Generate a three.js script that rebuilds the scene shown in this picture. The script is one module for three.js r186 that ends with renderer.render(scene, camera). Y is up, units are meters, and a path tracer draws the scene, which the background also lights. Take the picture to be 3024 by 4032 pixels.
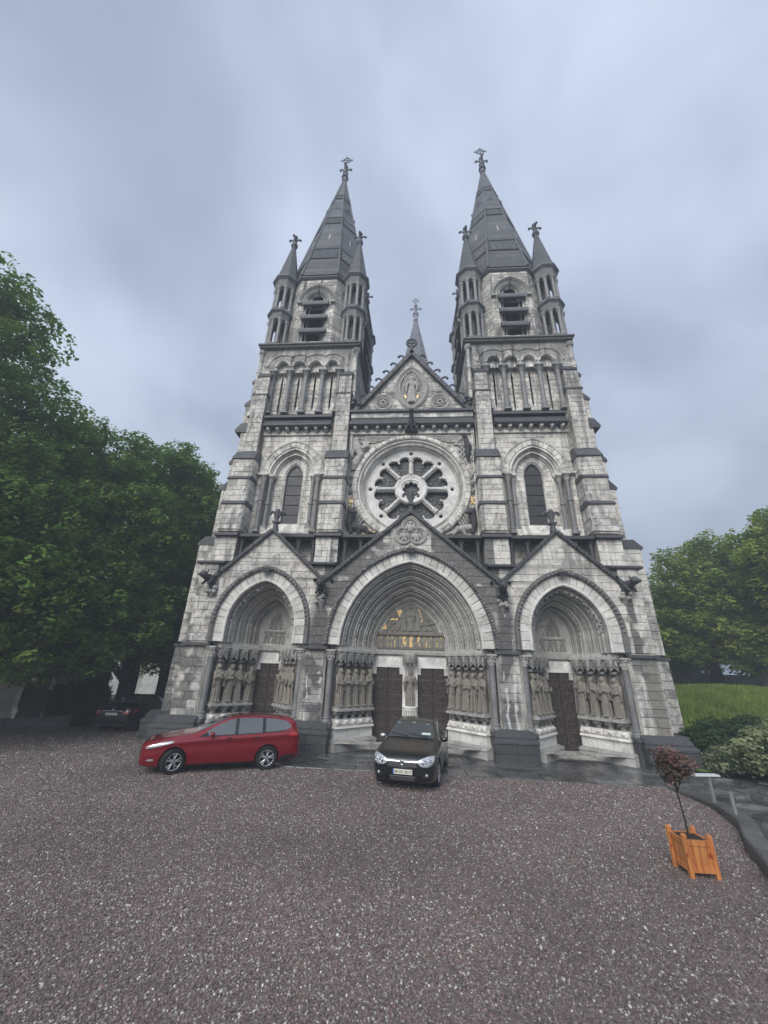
import * as THREE from 'three';
import { mergeGeometries, mergeVertices, toCreasedNormals } from 'three/addons/utils/BufferGeometryUtils.js';
import { MarchingCubes } from 'three/addons/objects/MarchingCubes.js';
import { Brush, Evaluator, SUBTRACTION } from 'three-bvh-csg';

// ---------------------------------------------------------------- camera, sky, sun, exposure
const scene = new THREE.Scene();
const D2R = Math.PI / 180;
const camera = new THREE.PerspectiveCamera(106.15, 768 / 1024, 0.05, 900);
camera.position.set(0, 2.75, 0);
camera.rotation.set(22.693 * D2R, 4.649 * D2R, 1.952 * D2R, 'YXZ');

function mulberry(a) { return () => { a |= 0; a = a + 0x6D2B79F5 | 0; let t = Math.imul(a ^ a >>> 15, 1 | a); t = t + Math.imul(t ^ t >>> 7, 61 | t) ^ t; return ((t ^ t >>> 14) >>> 0) / 4294967296; }; }
const rnd = mulberry(20240611);
const rr = (a, b) => a + (b - a) * rnd();
const clamp = (x, a = 0, b = 1) => x < a ? a : x > b ? b : x;
const sst = (a, b, x) => { const t = clamp((x - a) / (b - a)); return t * t * (3 - 2 * t); };
const lerp = (a, b, t) => a + (b - a) * t;
const PERM = new Uint8Array(512); { const p = [...Array(256).keys()]; const r = mulberry(77); for (let i = 255; i > 0; i--) { const j = Math.floor(r() * (i + 1)); [p[i], p[j]] = [p[j], p[i]]; } for (let i = 0; i < 512; i++) PERM[i] = p[i & 255]; }
function vn(x, y, per = 256) {                                   // value noise, period per
  let xi = Math.floor(x), yi = Math.floor(y); const fx = x - xi, fy = y - yi;
  xi = ((xi % per) + per) % per; yi = ((yi % per) + per) % per; const x1 = (xi + 1) % per, y1 = (yi + 1) % per;
  const u = fx * fx * (3 - 2 * fx), v = fy * fy * (3 - 2 * fy);
  const a = PERM[PERM[xi & 255] + (yi & 255)], b = PERM[PERM[x1 & 255] + (yi & 255)], c = PERM[PERM[xi & 255] + (y1 & 255)], d = PERM[PERM[x1 & 255] + (y1 & 255)];
  return (a + (b - a) * u + (c - a) * v + (a - b - c + d) * u * v) / 255;
}
function fbm(x, y, o = 4, per = 256) { let s = 0, a = .5, t = 0; for (let i = 0; i < o; i++) { s += a * vn(x + i * 17.3, y + i * 9.1, per); t += a; x *= 2; y *= 2; per = Math.min(256, per * 2); a *= .5; } return s / t; }
function vn3(x, y, z) { const zi = Math.floor(z), f = z - zi, u = f * f * (3 - 2 * f); return lerp(vn(x + zi * 37.7, y + zi * 11.3), vn(x + (zi + 1) * 37.7, y + (zi + 1) * 11.3), u); }
function fbm3(x, y, z, o = 4) { let s = 0, a = .5, t = 0; for (let i = 0; i < o; i++) { s += a * vn3(x + i * 5.2, y + i * 3.1, z); t += a; x *= 2; y *= 2; z *= 2; a *= .5; } return s / t; }

{ // overcast sky: soft grey-blue cloud sheets, computed over the whole sphere
  const SX = 6.6, SZ = 13.9, W = 1024, Hh = 512, data = new Float32Array(W * Hh * 4);
  for (let j = 0; j < Hh; j++) for (let i = 0; i < W; i++) {
    const th = (j + .5) / Hh * Math.PI - Math.PI / 2, ph = (i + .5) / W * Math.PI * 2;
    const cy = Math.sin(th), cx = Math.cos(th) * Math.cos(ph), cz = Math.cos(th) * Math.sin(ph);
    const k = 1 / (Math.max(cy, 0) + .55);                        // clouds lie in a layer
    const X = cx * k * 1.6 + SX, Z = cz * k * 1.6 + SZ;
    const w1 = fbm3(X * .9, Z * .9, 1.3, 3), w2 = fbm3(X * .9 + 9, Z * .9 + 4, 5.1, 3);
    let c = fbm3(X * 1.25 + w1 * 1.3, Z * 1.25 + w2 * 1.3, 2.2, 5) * .72 + fbm3(X * 3.4 + w2 * 2.2, Z * 3.4 + w1 * 2.2, 6.4, 4) * .28;
    c = sst(.3, .72, c);
    const t = c;
    const L = .43;
    const r = lerp(.285, .63, t), g = lerp(.34, .71, t), b = lerp(.46, .87, t), o = (j * W + i) * 4;
    const gr = cy < 0 ? .35 : 1;
    data[o] = r * L * gr; data[o + 1] = g * L * gr; data[o + 2] = b * L * gr; data[o + 3] = 1;
  }
  const tex = new THREE.DataTexture(data, W, Hh, THREE.RGBAFormat, THREE.FloatType);
  tex.mapping = THREE.EquirectangularReflectionMapping; tex.magFilter = tex.minFilter = THREE.LinearFilter; tex.wrapS = THREE.RepeatWrapping; tex.needsUpdate = true;
  scene.background = tex; scene.environment = tex;
}
const sun = new THREE.DirectionalLight(new THREE.Color().setRGB(1, .97, .92), 1.5);
sun.position.set(-22, 48, 46); sun.target.position.set(0, 5, -16); scene.add(sun, sun.target);
sun.castShadow = true; sun.shadow.radius = 80; sun.shadow.mapSize.set(2048, 2048);
Object.assign(sun.shadow.camera, { left: -45, right: 45, top: 55, bottom: -45, near: 1, far: 200 });
scene.fog = new THREE.FogExp2(new THREE.Color().setRGB(.78, .88, 1), 0.005);
const renderer = new THREE.WebGLRenderer({ antialias: true });
renderer.toneMapping = THREE.LinearToneMapping; renderer.toneMappingExposure = 3.25;
renderer.shadowMap.enabled = true;

// ---------------------------------------------------------------- helpers
const V = (x, y, z) => new THREE.Vector3(x, y, z);
class MB {                                                        // triangle collector -> one BufferGeometry
  constructor() { this.p = []; this.n = []; this.c = []; this.k = [1, 1, 1]; }
  tone(v, w = 0) { this.k = [v * (1 + w), v, v * (1 - w)]; return this; }
  tri(a, b, c) {
    const ux = b[0] - a[0], uy = b[1] - a[1], uz = b[2] - a[2], vx = c[0] - a[0], vy = c[1] - a[1], vz = c[2] - a[2];
    let x = uy * vz - uz * vy, y = uz * vx - ux * vz, z = ux * vy - uy * vx; const l = Math.hypot(x, y, z); if (l < 1e-12) return this; x /= l; y /= l; z /= l;
    this.p.push(...a, ...b, ...c); for (let i = 0; i < 3; i++) { this.n.push(x, y, z); this.c.push(...this.k); } return this;
  }
  quad(a, b, c, d) { this.tri(a, b, c); return this.tri(a, c, d); }
  poly(pts) { for (let i = 1; i < pts.length - 1; i++) this.tri(pts[0], pts[i], pts[i + 1]); return this; }
  box(x0, x1, y0, y1, z0, z1) {
    if (x0 > x1) [x0, x1] = [x1, x0]; if (z0 > z1) [z0, z1] = [z1, z0];
    const q = (a, b, c, d) => this.quad(a, b, c, d);
    q([x0, y0, z1], [x1, y0, z1], [x1, y1, z1], [x0, y1, z1]); q([x1, y0, z0], [x0, y0, z0], [x0, y1, z0], [x1, y1, z0]);
    q([x1, y0, z1], [x1, y0, z0], [x1, y1, z0], [x1, y1, z1]); q([x0, y0, z0], [x0, y0, z1], [x0, y1, z1], [x0, y1, z0]);
    q([x0, y1, z1], [x1, y1, z1], [x1, y1, z0], [x0, y1, z0]); q([x0, y0, z0], [x1, y0, z0], [x1, y0, z1], [x0, y0, z1]); return this;
  }
  hexa(b, t) {                                                    // bottom ring of 4 and top ring of 4 (ccw from above)
    this.quad(b[3], b[2], b[1], b[0]); this.quad(t[0], t[1], t[2], t[3]);
    for (let i = 0; i < 4; i++) { const j = (i + 1) % 4; this.quad(b[i], b[j], t[j], t[i]); } return this;
  }
  prismX(prof, x0, x1) {                                          // profile [[z,y]...] counter-clockwise seen from +x, swept along x
    if (x0 > x1) [x0, x1] = [x1, x0];
    const n = prof.length; for (let i = 0; i < n; i++) { const a = prof[i], b = prof[(i + 1) % n]; this.quad([x0, a[1], a[0]], [x1, a[1], a[0]], [x1, b[1], b[0]], [x0, b[1], b[0]]); }
    const s = THREE.ShapeUtils.triangulateShape(prof.map(q => new THREE.Vector2(q[0], q[1])), []);
    for (const [a, b, c] of s) { const A = prof[a], B = prof[b], C = prof[c]; this.tri([x0, A[1], A[0]], [x0, B[1], B[0]], [x0, C[1], C[0]]); this.tri([x1, A[1], A[0]], [x1, C[1], C[0]], [x1, B[1], B[0]]); } return this;
  }
  prismZ(poly, z0, z1) {                                          // polygon [[x,y]...] extruded along z
    const n = poly.length; let ar = 0; for (let i = 0; i < n; i++) { const a = poly[i], b = poly[(i + 1) % n]; ar += a[0] * b[1] - a[1] * b[0]; } if (ar < 0) poly = [...poly].reverse();
    for (let i = 0; i < n; i++) { const a = poly[i], b = poly[(i + 1) % n]; this.quad([a[0], a[1], z1], [a[0], a[1], z0], [b[0], b[1], z0], [b[0], b[1], z1]); }
    const s = THREE.ShapeUtils.triangulateShape(poly.map(q => new THREE.Vector2(q[0], q[1])), []);
    for (const [a, b, c] of s) { const A = poly[a], B = poly[b], C = poly[c]; this.tri([...A, z1], [...B, z1], [...C, z1]); this.tri([...A, z0], [...C, z0], [...B, z0]); } return this;
  }
  add(g, m) {
    if (g.index) g = g.toNonIndexed(); const P = g.attributes.position, N = g.attributes.normal, v = new THREE.Vector3(), nm = m ? new THREE.Matrix3().getNormalMatrix(m) : null;
    for (let i = 0; i < P.count; i++) { v.fromBufferAttribute(P, i); if (m) v.applyMatrix4(m); this.p.push(v.x, v.y, v.z); v.fromBufferAttribute(N, i); if (m) v.applyMatrix3(nm).normalize(); this.n.push(v.x, v.y, v.z); this.c.push(...this.k); } return this;
  }
  at(g, x, y, z, sx = 1, sy = sx, sz = sx, rx = 0, ry = 0, rz = 0) { return this.add(g, new THREE.Matrix4().compose(V(x, y, z), new THREE.Quaternion().setFromEuler(new THREE.Euler(rx, ry, rz)), V(sx, sy, sz))); }
  lathe(prof, x, z, seg = 12, y = 0) { return this.at(new THREE.LatheGeometry(prof.map(q => new THREE.Vector2(q[0], q[1])), seg), x, y, z); }
  grid(rows, crease = .7, close = false) {                        // rows[i][j] = [x,y,z]; smooth surface
    const n = rows.length, m = rows[0].length, P = [], I = []; for (const r of rows) for (const q of r) P.push(...q);
    for (let i = 0; i < n - 1; i++) for (let j = 0; j < m - (close ? 0 : 1); j++) { const j1 = (j + 1) % m, a = i * m + j, b = i * m + j1, c = (i + 1) * m + j1, d = (i + 1) * m + j; I.push(a, b, c, a, c, d); }
    let g = new THREE.BufferGeometry(); g.setAttribute('position', new THREE.Float32BufferAttribute(P, 3)); g.setIndex(I); g.computeVertexNormals();
    if (crease < 3) g = toCreasedNormals(g, crease); return this.add(g);
  }
  tube(pts, r, seg = 6, closed = false, n = 0) { const c = new THREE.CatmullRomCurve3(pts.map(q => V(...q)), closed, 'catmullrom', .5); return this.add(new THREE.TubeGeometry(c, n || pts.length * 3, r, seg, closed)); }
  bar(a, b, r0, r1 = r0, seg = 8) { const A = V(...a), B = V(...b), d = B.clone().sub(A), l = d.length(); const q = new THREE.Quaternion().setFromUnitVectors(V(0, 1, 0), d.normalize()); return this.add(new THREE.CylinderGeometry(r1, r0, l, seg), new THREE.Matrix4().compose(A.add(B).multiplyScalar(.5), q, V(1, 1, 1))); }
  get empty() { return !this.p.length; }
  geo() {
    const g = new THREE.BufferGeometry(), p = this.p, uv = new Float32Array(p.length / 3 * 2);
    for (let i = 0; i < p.length; i += 9) {
      const ux = p[i + 3] - p[i], uy = p[i + 4] - p[i + 1], uz = p[i + 5] - p[i + 2], vx = p[i + 6] - p[i], vy = p[i + 7] - p[i + 1], vz = p[i + 8] - p[i + 2];
      const x = Math.abs(uy * vz - uz * vy), y = Math.abs(uz * vx - ux * vz), z = Math.abs(ux * vy - uy * vx);
      for (let k = 0; k < 3; k++) { const X = p[i + k * 3], Y = p[i + k * 3 + 1], Z = p[i + k * 3 + 2], o = (i / 3 + k) * 2; if (y > x && y > z) { uv[o] = X; uv[o + 1] = Y + Z; } else if (x > z) { uv[o] = X + Z; uv[o + 1] = Y; } else { uv[o] = X; uv[o + 1] = Y; } }
    }
    g.setAttribute('position', new THREE.Float32BufferAttribute(p, 3)); g.setAttribute('normal', new THREE.Float32BufferAttribute(this.n, 3)); g.setAttribute('color', new THREE.Float32BufferAttribute(this.c, 3)); g.setAttribute('uv', new THREE.Float32BufferAttribute(uv, 2)); return g;
  }
}
const names = {};
const numbered = n => { const k = names[n] = (names[n] ?? -1) + 1; return k ? `${n}_${String(k).padStart(3, '0')}` : n; };
function shade(o) { o.traverse(c => { c.castShadow = c.receiveShadow = true; }); return o; }
function thing(name, label, category, pos = [0, 0, 0], turn = 0, group, kind) {
  const o = new THREE.Group(); o.name = numbered(name); scene.add(o); o.position.set(...pos); o.rotation.y = turn;
  if (label) o.userData = { label, category }; if (group) o.userData.group = group; if (kind) o.userData.kind = kind; return o;
}
function part(parent, name, mb, mat) { const g = mb instanceof MB ? mb.geo() : mb; const m = new THREE.Mesh(g, mat); m.name = name; parent.add(m); return m; }
function struct(name, mb, mat) { const m = part(scene, name, mb, mat); m.userData.kind = 'structure'; return m; }
const mb = f => { const m = new MB(); f(m); return m; };

// ---------------------------------------------------------------- materials
function texData(w, h, f, srgb = false) { const d = new Uint8Array(w * h * 4); for (let j = 0; j < h; j++) for (let i = 0; i < w; i++) { const c = f(i / w, j / h, i, j), o = (j * w + i) * 4; d[o] = clamp(c[0]) * 255; d[o + 1] = clamp(c[1]) * 255; d[o + 2] = clamp(c[2]) * 255; d[o + 3] = 255; } const t = new THREE.DataTexture(d, w, h); t.wrapS = t.wrapT = THREE.RepeatWrapping; t.magFilter = THREE.LinearFilter; t.minFilter = THREE.LinearMipmapLinearFilter; t.generateMipmaps = true; if (srgb) t.colorSpace = THREE.SRGBColorSpace; t.needsUpdate = true; return t; }
const toS = v => v <= .0031308 ? v * 12.92 : 1.055 * Math.pow(v, 1 / 2.4) - .055;
const lin = (r, g, b) => new THREE.Color().setRGB(r, g, b);
const rep = (t, x, y = x) => { const c = t.clone(); c.repeat.set(x, y); c.needsUpdate = true; return c; };
const grainTex = texData(512, 512, (u, v) => { const a = fbm(u * 16, v * 16, 5, 16), b = fbm(u * 64, v * 64, 3, 64); const h = clamp(.5 + (a - .5) * 1.1 + (b - .5) * .9); return [h, h, h]; });
const mottle = texData(512, 512, (u, v) => { const a = fbm(u * 6, v * 6, 5, 6), b = fbm(u * 40, v * 40, 3, 40); const h = toS(clamp(.74 + (a - .5) * .62 + (b - .5) * .34, .1, 1)); return [h, h, h]; }, true);

// weathered limestone of the west front: pale stone with black biological crust, drips and lime runs where the photograph shows them
const LEDGES = [[21.5, 3.1, 9.7, 1.2, .7], [16.2, 4.3, 8.5, .7, .5], [15.0, 3.4, 9.5, .7, .25], [13.15, 8.3, 9.6, .5, .6], [11.8, 8.3, 9.6, .5, .6], [10.3, 8.3, 9.6, .5, .6], [13.15, 3.3, 4.5, .4, .5], [11.8, 3.3, 4.5, .35, .4], [10.3, 3.3, 4.5, .35, .4], [8.65, 3.1, 10.5, .5, .5], [7.15, 3.2, 9.5, .5, .5], [3.6, 3.2, 10.5, .8, .8], [27.5, 3, 9.8, 1, .6], [16.5, 0, 3.4, .6, .6], [15.0, 0, 3.4, .3, .3]];
const facadeTex = texData(1024, 2048, (u, v) => {
  const x = (u - .5) * 22, y = v * 50, ax = Math.abs(x), sd = x < 0 ? 31 : 0;
  const nm = fbm(x * 1.7 + 40 + sd, y * 1.7, 4), nf = fbm(x * 9 + 11, y * 9, 3), ns = fbm(x * 4.2 + sd, y * .45, 4), nb = fbm(x * .55 + 5 + sd, y * .55 + 9, 3);
  const nbl = vn(Math.floor(x / .62 + Math.floor(y / .31) * .5) * 3.7 + sd, Math.floor(y / .31) * 5.3);
  let L = .68 + (nf - .5) * .26 + (nm - .5) * .2;
  let cov = .24 + (nb - .5) * .5;                                 // crust amount; dark cover steps up on the higher stages
  if (y > 15.9) cov += .27; if (y > 21.4) cov += .2; if (y > 28) cov += .16;
  if (y > 20.4 && y < 21.6 && ax > 3.2) cov += .26;
  let d = sst(.62, .3, nm * .6 + nf * .25 + (1 - cov) * .35 - .1) * .65;
  d = Math.max(d, sst(.5, .76, ns) * (.38 + cov * .85)); d = Math.max(d, sst(.56, .8, fbm(x * 3.1 + 70 + sd, y * 2.2, 4)) * .55);
  for (const [ly, a, b, len, st] of LEDGES) if (y < ly && y > ly - 3.2 && ax > a && ax < b) { const l = len * (.25 + 1.9 * sst(.3, .8, vn(x * 5 + sd, ly * 3))); const e = st * sst(l, 0, ly - y) * (.55 + .9 * (nf)); if (e > d) d = e; }
  if (y < 6.6) {                                                  // black runs below the valley spouts
    const c = ax - (3.72 + (nm - .5) * .35), wv = .2 + .34 * sst(6.4, 3, y) * nb * 2; let e = sst(wv + .2, wv * .5, Math.abs(c)) * sst(.3, .5, ns + (nf - .5) * .6 + .06); if (y < 3.4) e *= .55 + .45 * sst(.4, .55, nm); d = Math.max(d, e);
    if (ax > 8.35) { const e2 = sst(.5, .72, nbl * .22 + nm * .75 + (x < 0 ? .12 : 0) + (y < 3.6 ? .06 : -.06)); d = Math.max(d, e2 * .9); }
    if (x > 8.62 && x < 9.25 && y < 3.6) { const e = sst(.36, .2, Math.abs(x - 8.95 - (nm - .5) * .25)); d = Math.max(d, e * .62); }
    if (ax > 8.55 && ax < 8.85 && y > 3.7 && y < 5.9) d = Math.max(d, sst(.42, .6, nm + .06) * .95);
  }
  if (ax < 3.75 && y > 5.2 && y < 9.9) { const e = sst(.42, .62, nbl * .2 + nm * .85 + .08 + (y > 8.9 || ax < .9 ? -.25 : .06)); d = Math.max(d, e * .93); }
  if (ax > 8.2 && y > 8.8 && y < 15) { const e = sst(.15, .02, Math.abs(ax - 8.42 + (nm - .5) * .3)); d = Math.max(d, e * .8 * sst(.35, .5, nf)); }
  if (ax > 2.9 && ax < 3.5 && y > 8.8 && y < 14.9) { const e = sst(.16, .02, Math.abs(ax - 3.42 + (nm - .5) * .2)); d = Math.max(d, e * .75); }
  let wr = 0;                                                     // lime and bird runs
  const run = (cx, y0, y1, w) => { if (y < y1 && y > y0) { const q = sst(w * (.35 + nf), 0, Math.abs(x - cx - (vn(y * 2.1, cx * 7) - .5) * .16)); wr = Math.max(wr, q * sst(.38, .6, fbm(x * 7 + 3, y * 2.6, 3)) * .85); } };
  run(3.62, .5, 2.35, .1); run(3.95, .4, 2.9, .09); run(3.3, 1.1, 2.2, .06); run(-4.02, 1, 2.7, .06); run(8.55, 1.5, 2.9, .06); run(-3.4, 1.6, 3, .05); run(3.5, 2.6, 3.5, .05);
  d = clamp(d) * .9; let r = L * 1.035, g = L * 1.0, b = L * .92;
  const dk = .048 + nf * .06; r = lerp(r, dk, d); g = lerp(g, dk * 1.0, d); b = lerp(b, dk * 1.02, d);
  if (x > 8.6 && x < 9.3 && y < 3.6) { const e = sst(.36, .2, Math.abs(x - 8.95)) * .5; r = lerp(r, .15, e); g = lerp(g, .135, e); b = lerp(b, .105, e); }
  r = lerp(r, .82, wr); g = lerp(g, .82, wr); b = lerp(b, .8, wr);
  return [toS(r), toS(g), toS(b)];
}, true);
facadeTex.repeat.set(1 / 22, 1 / 50); facadeTex.offset.set(.5, 0);
const bumpG = rep(grainTex, .7);
const std = o => new THREE.MeshStandardMaterial(o);
const M = {
  stone: std({ map: facadeTex, vertexColors: true, roughness: .85, bumpMap: bumpG, bumpScale: .02 }),
  mortar: std({ map: facadeTex, color: lin(.62, .61, .59), roughness: .95 }),
  trim: std({ map: facadeTex, vertexColors: true, roughness: .82, bumpMap: bumpG, bumpScale: .006 }),
  dark: std({ map: rep(mottle, .55), vertexColors: true, color: lin(.088, .09, .095), roughness: .55, bumpMap: bumpG, bumpScale: .008 }),
  hood: std({ map: rep(mottle, .5), vertexColors: true, color: lin(.2, .197, .19), roughness: .75, bumpMap: bumpG, bumpScale: .01 }),
  slate: std({ map: rep(mottle, .45), vertexColors: true, color: lin(.118, .123, .134), roughness: .75, bumpMap: bumpG, bumpScale: .012 }),
  tracery: std({ map: rep(mottle, .4), vertexColors: true, color: lin(.9, .885, .84), roughness: .8, bumpMap: bumpG, bumpScale: .005 }),
  voussoir: std({ map: rep(mottle, .5), vertexColors: true, color: lin(.84, .82, .765), roughness: .82, bumpMap: bumpG, bumpScale: .008 }),
  orders: std({ map: rep(mottle, .6), vertexColors: true, color: lin(.64, .625, .58), roughness: .85, bumpMap: bumpG, bumpScale: .006 }),
  shaft: std({ map: rep(mottle, .8), vertexColors: true, color: lin(.30, .30, .295), roughness: .6, bumpMap: bumpG, bumpScale: .004 }),
  statue: std({ map: rep(mottle, 1.6), vertexColors: true, color: lin(.36, .325, .275), roughness: .85, bumpMap: rep(grainTex, 2), bumpScale: .006 }),
  relief: std({ map: rep(mottle, 1.1), vertexColors: true, color: lin(.52, .51, .475), roughness: .85, bumpMap: bumpG, bumpScale: .006 }),
  reliefDark: std({ map: rep(mottle, 1.1), vertexColors: true, color: lin(.06, .06, .062), roughness: .7, bumpMap: bumpG, bumpScale: .006 }),
  panel: std({ map: rep(mottle, .9), vertexColors: true, color: lin(.36, .34, .3), roughness: .85 }),
  gold: std({ color: lin(.78, .55, .24), metalness: .7, roughness: .42, bumpMap: rep(grainTex, 3), bumpScale: .004 }),
  bronze: std({ map: rep(mottle, 1.2), color: lin(.062, .044, .038), roughness: .55, metalness: .2, bumpMap: rep(grainTex, 2), bumpScale: .003 }),
  iron: std({ color: lin(.105, .082, .073), roughness: .5, metalness: .25 }),
  crossIron: std({ color: lin(.03, .03, .033), roughness: .6, metalness: .3 }),
  leadGlass: new THREE.MeshPhysicalMaterial({ map: rep(mottle, 2.2), color: lin(.06, .06, .062), roughness: .22, specularIntensity: .9, bumpMap: rep(grainTex, 1.5), bumpScale: .006 }),
  lead: std({ color: lin(.035, .036, .04), roughness: .6 }),
  louvre: std({ map: rep(mottle, .9), color: lin(.17, .175, .185), roughness: .7 }),
};
// ---------------------------------------------------------------- cathedral (local frame: x from the axis, z towards the forecourt, main wall at z = 0)
const CX = -0.1, CZ = -18;
const cath = thing('cathedral', 'grey limestone cathedral with twin spires, rose window and three gabled portals', 'cathedral', [CX, 0, CZ]);
const BLOCKS = [];
function ashlar(o) {
  const { y0, y1, xl, xr, map, hole, hmin = .27, hmax = .36, lmin = .42, lmax = .95, tone = 1, vis = 1 } = o;
  const L = typeof xl === 'function' ? xl : () => xl, R = typeof xr === 'function' ? xr : () => xr;
  const put = (a0, b0, a1, b1, yb, yt) => {
    const j = .007; a0 += j; a1 += j; b0 -= j; b1 -= j; yb += j; yt -= j; if (Math.max(b0 - a0, b1 - a1) < .05) return;
    if (b0 < a0) a0 = b0 = (a0 + b0) / 2; if (b1 < a1) a1 = b1 = (a1 + b1) / 2;
    const c = .014, dd = rr(.02, .042), q = [[a0, yb], [b0, yb], [b1, yt], [a1, yt]], ci = [[1, 1], [-1, 1], [-1, -1], [1, -1]];
    const r0 = q.map(p => map(p[0], p[1], -.02)), rm = q.map(p => map(p[0], p[1], dd - c * .7)), r1 = q.map((p, i) => map(p[0] + ci[i][0] * Math.min(c, (i < 2 ? b0 - a0 : b1 - a1) * .3), p[1] + ci[i][1] * c, dd + rr(-.004, .004)));
    const ctr = map((a0 + b0 + a1 + b1) / 4, (yb + yt) / 2, 0), dist = Math.hypot(ctr[0] + CX, ctr[1] - 2.75, ctr[2] + CZ);
    BLOCKS.push({ r0, rm, r1, tone: tone * rr(.88, 1.07), warm: rr(-.015, .03), size: vis * (Math.max(b0 - a0, b1 - a1) * (yt - yb)) / dist / dist });
  };
  let y = y0;
  while (y < y1 - .04) {
    let h = rr(hmin, hmax); if (y1 - y - h < hmin * .6) h = y1 - y; const yb = y, yt = y + h; y = yt;
    const hb = hole ? hole(yb) : [], ht = hole ? hole(yt) : [], n = Math.max(hb.length, ht.length), seg = [];
    let pb = L(yb), pt = L(yt);
    for (let i = 0; i < n; i++) { let a = hb[i] || null, b = ht[i] || null; if (!a) { const c = (b[0] + b[1]) / 2; a = [c, c]; } if (!b) { const c = (a[0] + a[1]) / 2; b = [c, c]; } seg.push([pb, a[0], pt, b[0]]); pb = a[1]; pt = b[1]; }
    seg.push([pb, R(yb), pt, R(yt)]);
    for (const [a0, b0, a1, b1] of seg) {
      const lo = Math.max(a0, a1), hi = Math.min(b0, b1); if (Math.max(b0 - a0, b1 - a1) < .06) continue;
      const cuts = []; let c = lo + rr(.25, 1) * lmax * .7; while (c < hi - lmin * .45) { cuts.push(c); c += rr(lmin, lmax); }
      let p0 = a0, p1 = a1; for (const k of cuts) { put(p0, k, p1, k, yb, yt); p0 = p1 = k; } put(p0, b0, p1, b1, yb, yt);
    }
  }
}
const front = z => (u, y, d) => [u, y, z + d];
const sideR = x => (u, y, d) => [x + d, y, -u];                     // faces +x; u runs to -z
const sideL = x => (u, y, d) => [x - d, y, u];                      // faces -x; u = z
const archE = (w, h) => (h * h - w * w) / (2 * w);
const archHole = (cx, w, e, ys, yb = -9) => y => { if (y < yb) return []; if (y <= ys) return [[cx - w, cx + w]]; const R = w + e, dy = y - ys, s = R * R - dy * dy; if (s <= e * e) return []; const hf = Math.sqrt(s) - e; return [[cx - hf, cx + hf]]; };
function archPts(cx, w, e, ys, n = 14) { const R = w + e, A = Math.acos(e / R), o = []; for (let i = 0; i <= n; i++) { const t = i / n * A; o.push([cx - (R * Math.cos(t) - e), ys + R * Math.sin(t)]); } for (let i = n - 1; i >= 0; i--) { const t = i / n * A; o.push([cx + R * Math.cos(t) - e, ys + R * Math.sin(t)]); } return o; }  // left spring -> apex -> right spring
function archSweep(m, { cx, ys, e, prof, joints = 14, dep = .014, drop = 0 }) {
  const rows = [], row = (sd, t, g) => prof.map(([r, z]) => { const rq = r + g, A = Math.acos(Math.min(1, e / rq)); return [cx + sd * (rq * Math.cos(t * A) - e), ys + rq * Math.sin(t * A), z - g]; });
  const seq = sd => { const o = []; for (let i = 0; i <= joints; i++) { const t = i / joints, ep = .06 / joints; if (i > 0) o.push([t - ep, 0]); if (i > 0 && i < joints) o.push([t, dep]); if (i < joints) { o.push([t + ep, 0]); o.push([t + .5 / joints, 0]); } } o[0][0] = 0; o[o.length - 1][0] = 1; return o; };
  if (drop) rows.push(prof.map(([r, z]) => [cx - (r - e), ys - drop, z]));
  for (const [t, g] of seq(-1)) rows.push(row(-1, t, g)); for (const [t, g] of seq(1).reverse()) rows.push(row(1, t, g));
  if (drop) rows.push(prof.map(([r, z]) => [cx + (r - e), ys - drop, z]));
  m.grid(rows, .6);
}
function voussoirs(par, { cx, ys, e, r0, r1, z0, z1, n, mat = M.stone, tone = 1 }) {
  for (const sd of [-1, 1]) for (let i = 0; i < n; i++) {
    const m = new MB().tone(tone * rr(.86, 1.1), rr(-.01, .02)), t0 = i / n + .045 / n, t1 = (i + 1) / n - .045 / n, dz = rr(0, .012), c = .014;
    const P = (r, t, z) => { const A = Math.acos(Math.min(1, e / r)); return [cx + sd * (r * Math.cos(t * A) - e), ys + r * Math.sin(t * A), z]; };
    const ts = [t0, (t0 + t1) / 2, t1], F = ts.map((t, k) => [P(r0 + c, t, z1 + dz), P(r1 - c, t, z1 + dz)]), B = ts.map(t => [P(r0, t, z1 - c + dz), P(r1, t, z1 - c + dz)]), Q = ts.map(t => [P(r0, t, z0), P(r1, t, z0)]);
    for (let k = 0; k < 2; k++) { m.quad(F[k][0], F[k][1], F[k + 1][1], F[k + 1][0]); m.quad(B[k][0], F[k][0], F[k + 1][0], B[k + 1][0]); m.quad(F[k][1], B[k][1], B[k + 1][1], F[k + 1][1]); m.quad(Q[k][0], B[k][0], B[k + 1][0], Q[k + 1][0]); m.quad(B[k][1], Q[k][1], Q[k + 1][1], B[k + 1][1]); }
    for (const k of [0, 2]) { m.quad(F[k][0], B[k][0], B[k][1], F[k][1]); m.quad(B[k][0], Q[k][0], Q[k][1], B[k][1]); }
    part(par, 'voussoir', m, mat);
  }
}
const SPH = new THREE.SphereGeometry(1, 8, 6), SPHs = new THREE.IcosahedronGeometry(1, 1);
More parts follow.
